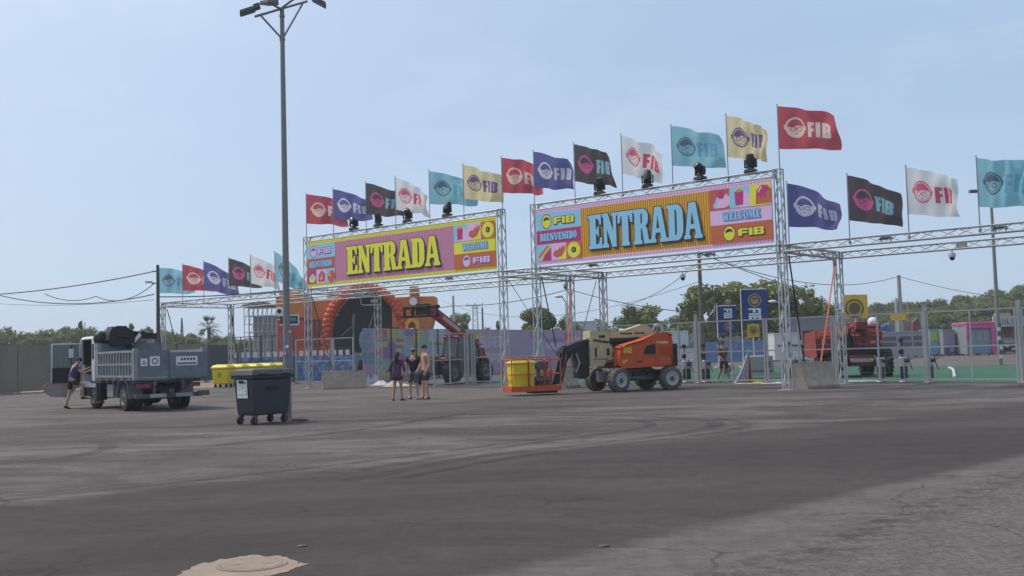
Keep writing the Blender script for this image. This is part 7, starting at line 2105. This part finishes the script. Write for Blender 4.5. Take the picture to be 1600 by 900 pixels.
        co = bpy.data.objects.new(nm, cm); COL.objects.link(co); co.parent = root; cm.materials.clear(); cm.materials.append(m)
    if shoe:
        mb = MB()
        for s in ('l', 'r'):
            an = J['an' + s]; to = J['to' + s]; td = to - an; td.z = 0; td.normalize()
            q = Matrix.Rotation(math.atan2(td.y, td.x), 3, 'Z')
            tilt = math.atan2(an.z - .085 * h - to.z + .03 * h, .15)
            c = an.lerp(to, .5); zb = min(to.z, an.z - .08 * h)
            mb.box((c.x + td.x * .015, c.y + td.y * .015, zb + .0), (.27 * h, .10 * h, .045 * h), q @ Matrix.Rotation(tilt if tilt > .2 else 0, 3, 'Y'), taper=(.92, .9))
            mb.box((an.x, an.y, an.z - .055 * h), (.12 * h, .085 * h, .06 * h), q)
        mb.build('shoes', shoe, root, bevel=.012)
    if extra: extra(root, J, hd, up, fd, lat, h)
    return root
STAND = dict(pelvis=(0, 0, .95), waist=(0, .005, 1.10), chest=(0, 0, 1.33), neck=(0, .01, 1.49), head=(0, -.01, 1.64),
    shl=(.18, 0, 1.41), ell=(.25, .03, 1.13), wrl=(.24, -.04, .89), shr=(-.18, 0, 1.41), elr=(-.25, .03, 1.13), wrr=(-.24, -.04, .89),
    hpl=(.095, 0, .90), knl=(.12, -.015, .49), anl=(.14, .02, .09), tol=(.16, -.12, .03), hpr=(-.095, 0, .90), knr=(-.12, -.015, .49), anr=(-.14, .02, .09), tor=(-.16, -.12, .03))
def pose(**k): d = dict(STAND); d.update(k); return d
CL = lambda n, c, v=.1: mat(n, c, .85, 0, v, 10, .15)
# woman seen from behind, long dark hair, purple tunic
pw = gp(622, 626)
person((pw.x, pw.y, 0), R(170), 'woman with long dark hair in a loose dark purple top, back to the viewer',
    pose(ell=(.27, .04, 1.14), wrl=(.27, -.02, .90), elr=(-.26, .05, 1.14), wrr=(-.25, .0, .90), anl=(.16, .02, .09), tol=(.20, -.11, .03), anr=(-.15, .02, .09), tor=(-.20, -.11, .03)), .96, 0,
    [('shorts', CL('cloth_dark_shorts', (.03, .025, .035)), 'shorts', .45), ('tunic', CL('cloth_purple', (.075, .04, .085), .2), 'tunic', .45)], 'long', CL('sandal', (.05, .035, .03)), None, True)
# man with a cap and black shirt
def cap(root, J, hd, up, fd, lat, h):
    mb = MB(); mb.ball(tuple(hd + up * .06 * h), (.092 * h, .104 * h, .062 * h), 14, 8)
    c = hd + up * .055 * h + fd * .13 * h
    mb.box(tuple(c), (.15 * h, .12 * h, .014 * h), Matrix.Rotation(math.atan2(fd.y, fd.x) + PI / 2, 3, 'Z'))
    mb.build('cap', CL('cap_cloth', (.26, .14, .11)), root, bevel=.005)
    mb = MB(); 
    for s in (-1, 1): mb.ball(tuple(hd + fd * .085 * h + lat * s * .032 * h + up * .018 * h), (.024 * h, .018 * h, .016 * h), 8, 6)
    mb.build('sunglasses', BLACK, root)
    mb = MB(); q = J['chest'] + V((.06, -.142, .06)) * h; mb.ball(tuple(q), (.032 * h, .010 * h, .026 * h), 10, 6); mb.build('shirt_print', mat('shirt_grey', (.4, .4, .4), .8), root)
pm_ = gp(647, 623.5)
person((pm_.x, pm_.y, 0), R(-12), 'man in a cap, black print T-shirt and grey shorts standing between two others',
    pose(shl=(.20, 0, 1.41), shr=(-.20, 0, 1.41), ell=(.29, .05, 1.14), wrl=(.30, -.03, .90), elr=(-.28, .06, 1.14), wrr=(-.27, .02, .88)), 1.02, 1,
    [('shorts', CL('cloth_grey_shorts', (.10, .10, .13)), 'shorts', .92), ('shirt', CL('cloth_black', (.012, .012, .014)), 'shirt', .55)], 'short', CL('shoe_brown', (.05, .035, .03)), cap)
# shirtless man facing left
ps = gp(665, 624)
person((ps.x, ps.y, 0), R(-62), 'tall shirtless man in dark shorts facing left beside the gate leaf',
    pose(head=(0, -.03, 1.645), ell=(.25, .06, 1.13), wrl=(.22, -.06, .90), elr=(-.24, -.02, 1.14), wrr=(-.20, -.16, .95), anl=(.10, .05, .09), tol=(.11, -.10, .03), anr=(-.10, -.03, .09), tor=(-.11, -.18, .03)), 1.09, 1,
    [('shorts', CL('cloth_dark_green', (.035, .045, .042)), 'shorts', .80)], 'short', CL('shoe_red_brown', (.10, .05, .045)))
# man climbing into the truck
pd = WM[tr_.name] @ V((3.85, 1.62, 0))
person((pd.x, pd.y, 0), R(128.3 - 10), 'man in a blue T-shirt climbing through the open door into the truck cab',
    pose(pelvis=(0, -.02, .99), waist=(0, -.05, 1.13), chest=(0, -.13, 1.34), neck=(0, -.20, 1.48), head=(0, -.27, 1.62),
         shl=(.18, -.15, 1.41), ell=(.24, -.38, 1.26), wrl=(.20, -.62, 1.36), shr=(-.19, -.15, 1.41), elr=(-.26, -.34, 1.20), wrr=(-.22, -.58, 1.26),
         hpl=(.095, -.01, .94), knl=(.11, .02, .52), anl=(.10, .14, .13), tol=(.11, .02, .03), hpr=(-.095, -.03, .94), knr=(-.12, -.38, .80), anr=(-.12, -.37, .42), tor=(-.12, -.51, .37), face=(0, -.9, -.2)), 1.04, 1,
    [('shorts', CL('cloth_navy_shorts', (.02, .02, .03)), 'shorts', .75), ('shirt', CL('cloth_blue', (.055, .075, .20)), 'shirt', .5)], 'short', BLACK)
# man walking behind the fence
pf = gp(1131, 596)
person((pf.x, pf.y, 0), R(20), 'man in brown work clothes walking behind the mesh fence',
    pose(anl=(.11, -.22, .10), knl=(.11, -.20, .50), tol=(.11, -.36, .04), anr=(-.1, .28, .14), knr=(-.1, -.02, .50), tor=(-.1, .17, .05), ell=(.25, .12, 1.15), wrl=(.24, .06, .93), elr=(-.25, -.10, 1.14), wrr=(-.22, -.26, .98)), 1.02, 0,
    [('trousers', CL('cloth_dark_brown', (.04, .033, .028)), 'shorts', .95), ('shirt', CL('cloth_brown', (.10, .065, .04), .15), 'tunic', .2)], 'short', BLACK)
# ------------------------------------------------------------------ hazy summer air
HZ = bpy.data.materials.new('haze_air'); HZ.use_nodes = True
t = HZ.node_tree; t.nodes.clear()
ho = t.nodes.new('ShaderNodeOutputMaterial'); pv = t.nodes.new('ShaderNodeVolumePrincipled')
pv.inputs['Color'].default_value = (.94, .965, .99, 1)
pv.inputs['Density'].default_value = 0.0006
pv.inputs['Anisotropy'].default_value = 0.2
t.links.new(pv.outputs['Volume'], ho.inputs['Volume'])
hz = MB().bb(-520, 520, -70, 560, -1.0, 26).build('haze', HZ, smooth=False)
tag(hz, 'thin pale summer haze filling the air over the whole site', 'haze', kind='stuff')
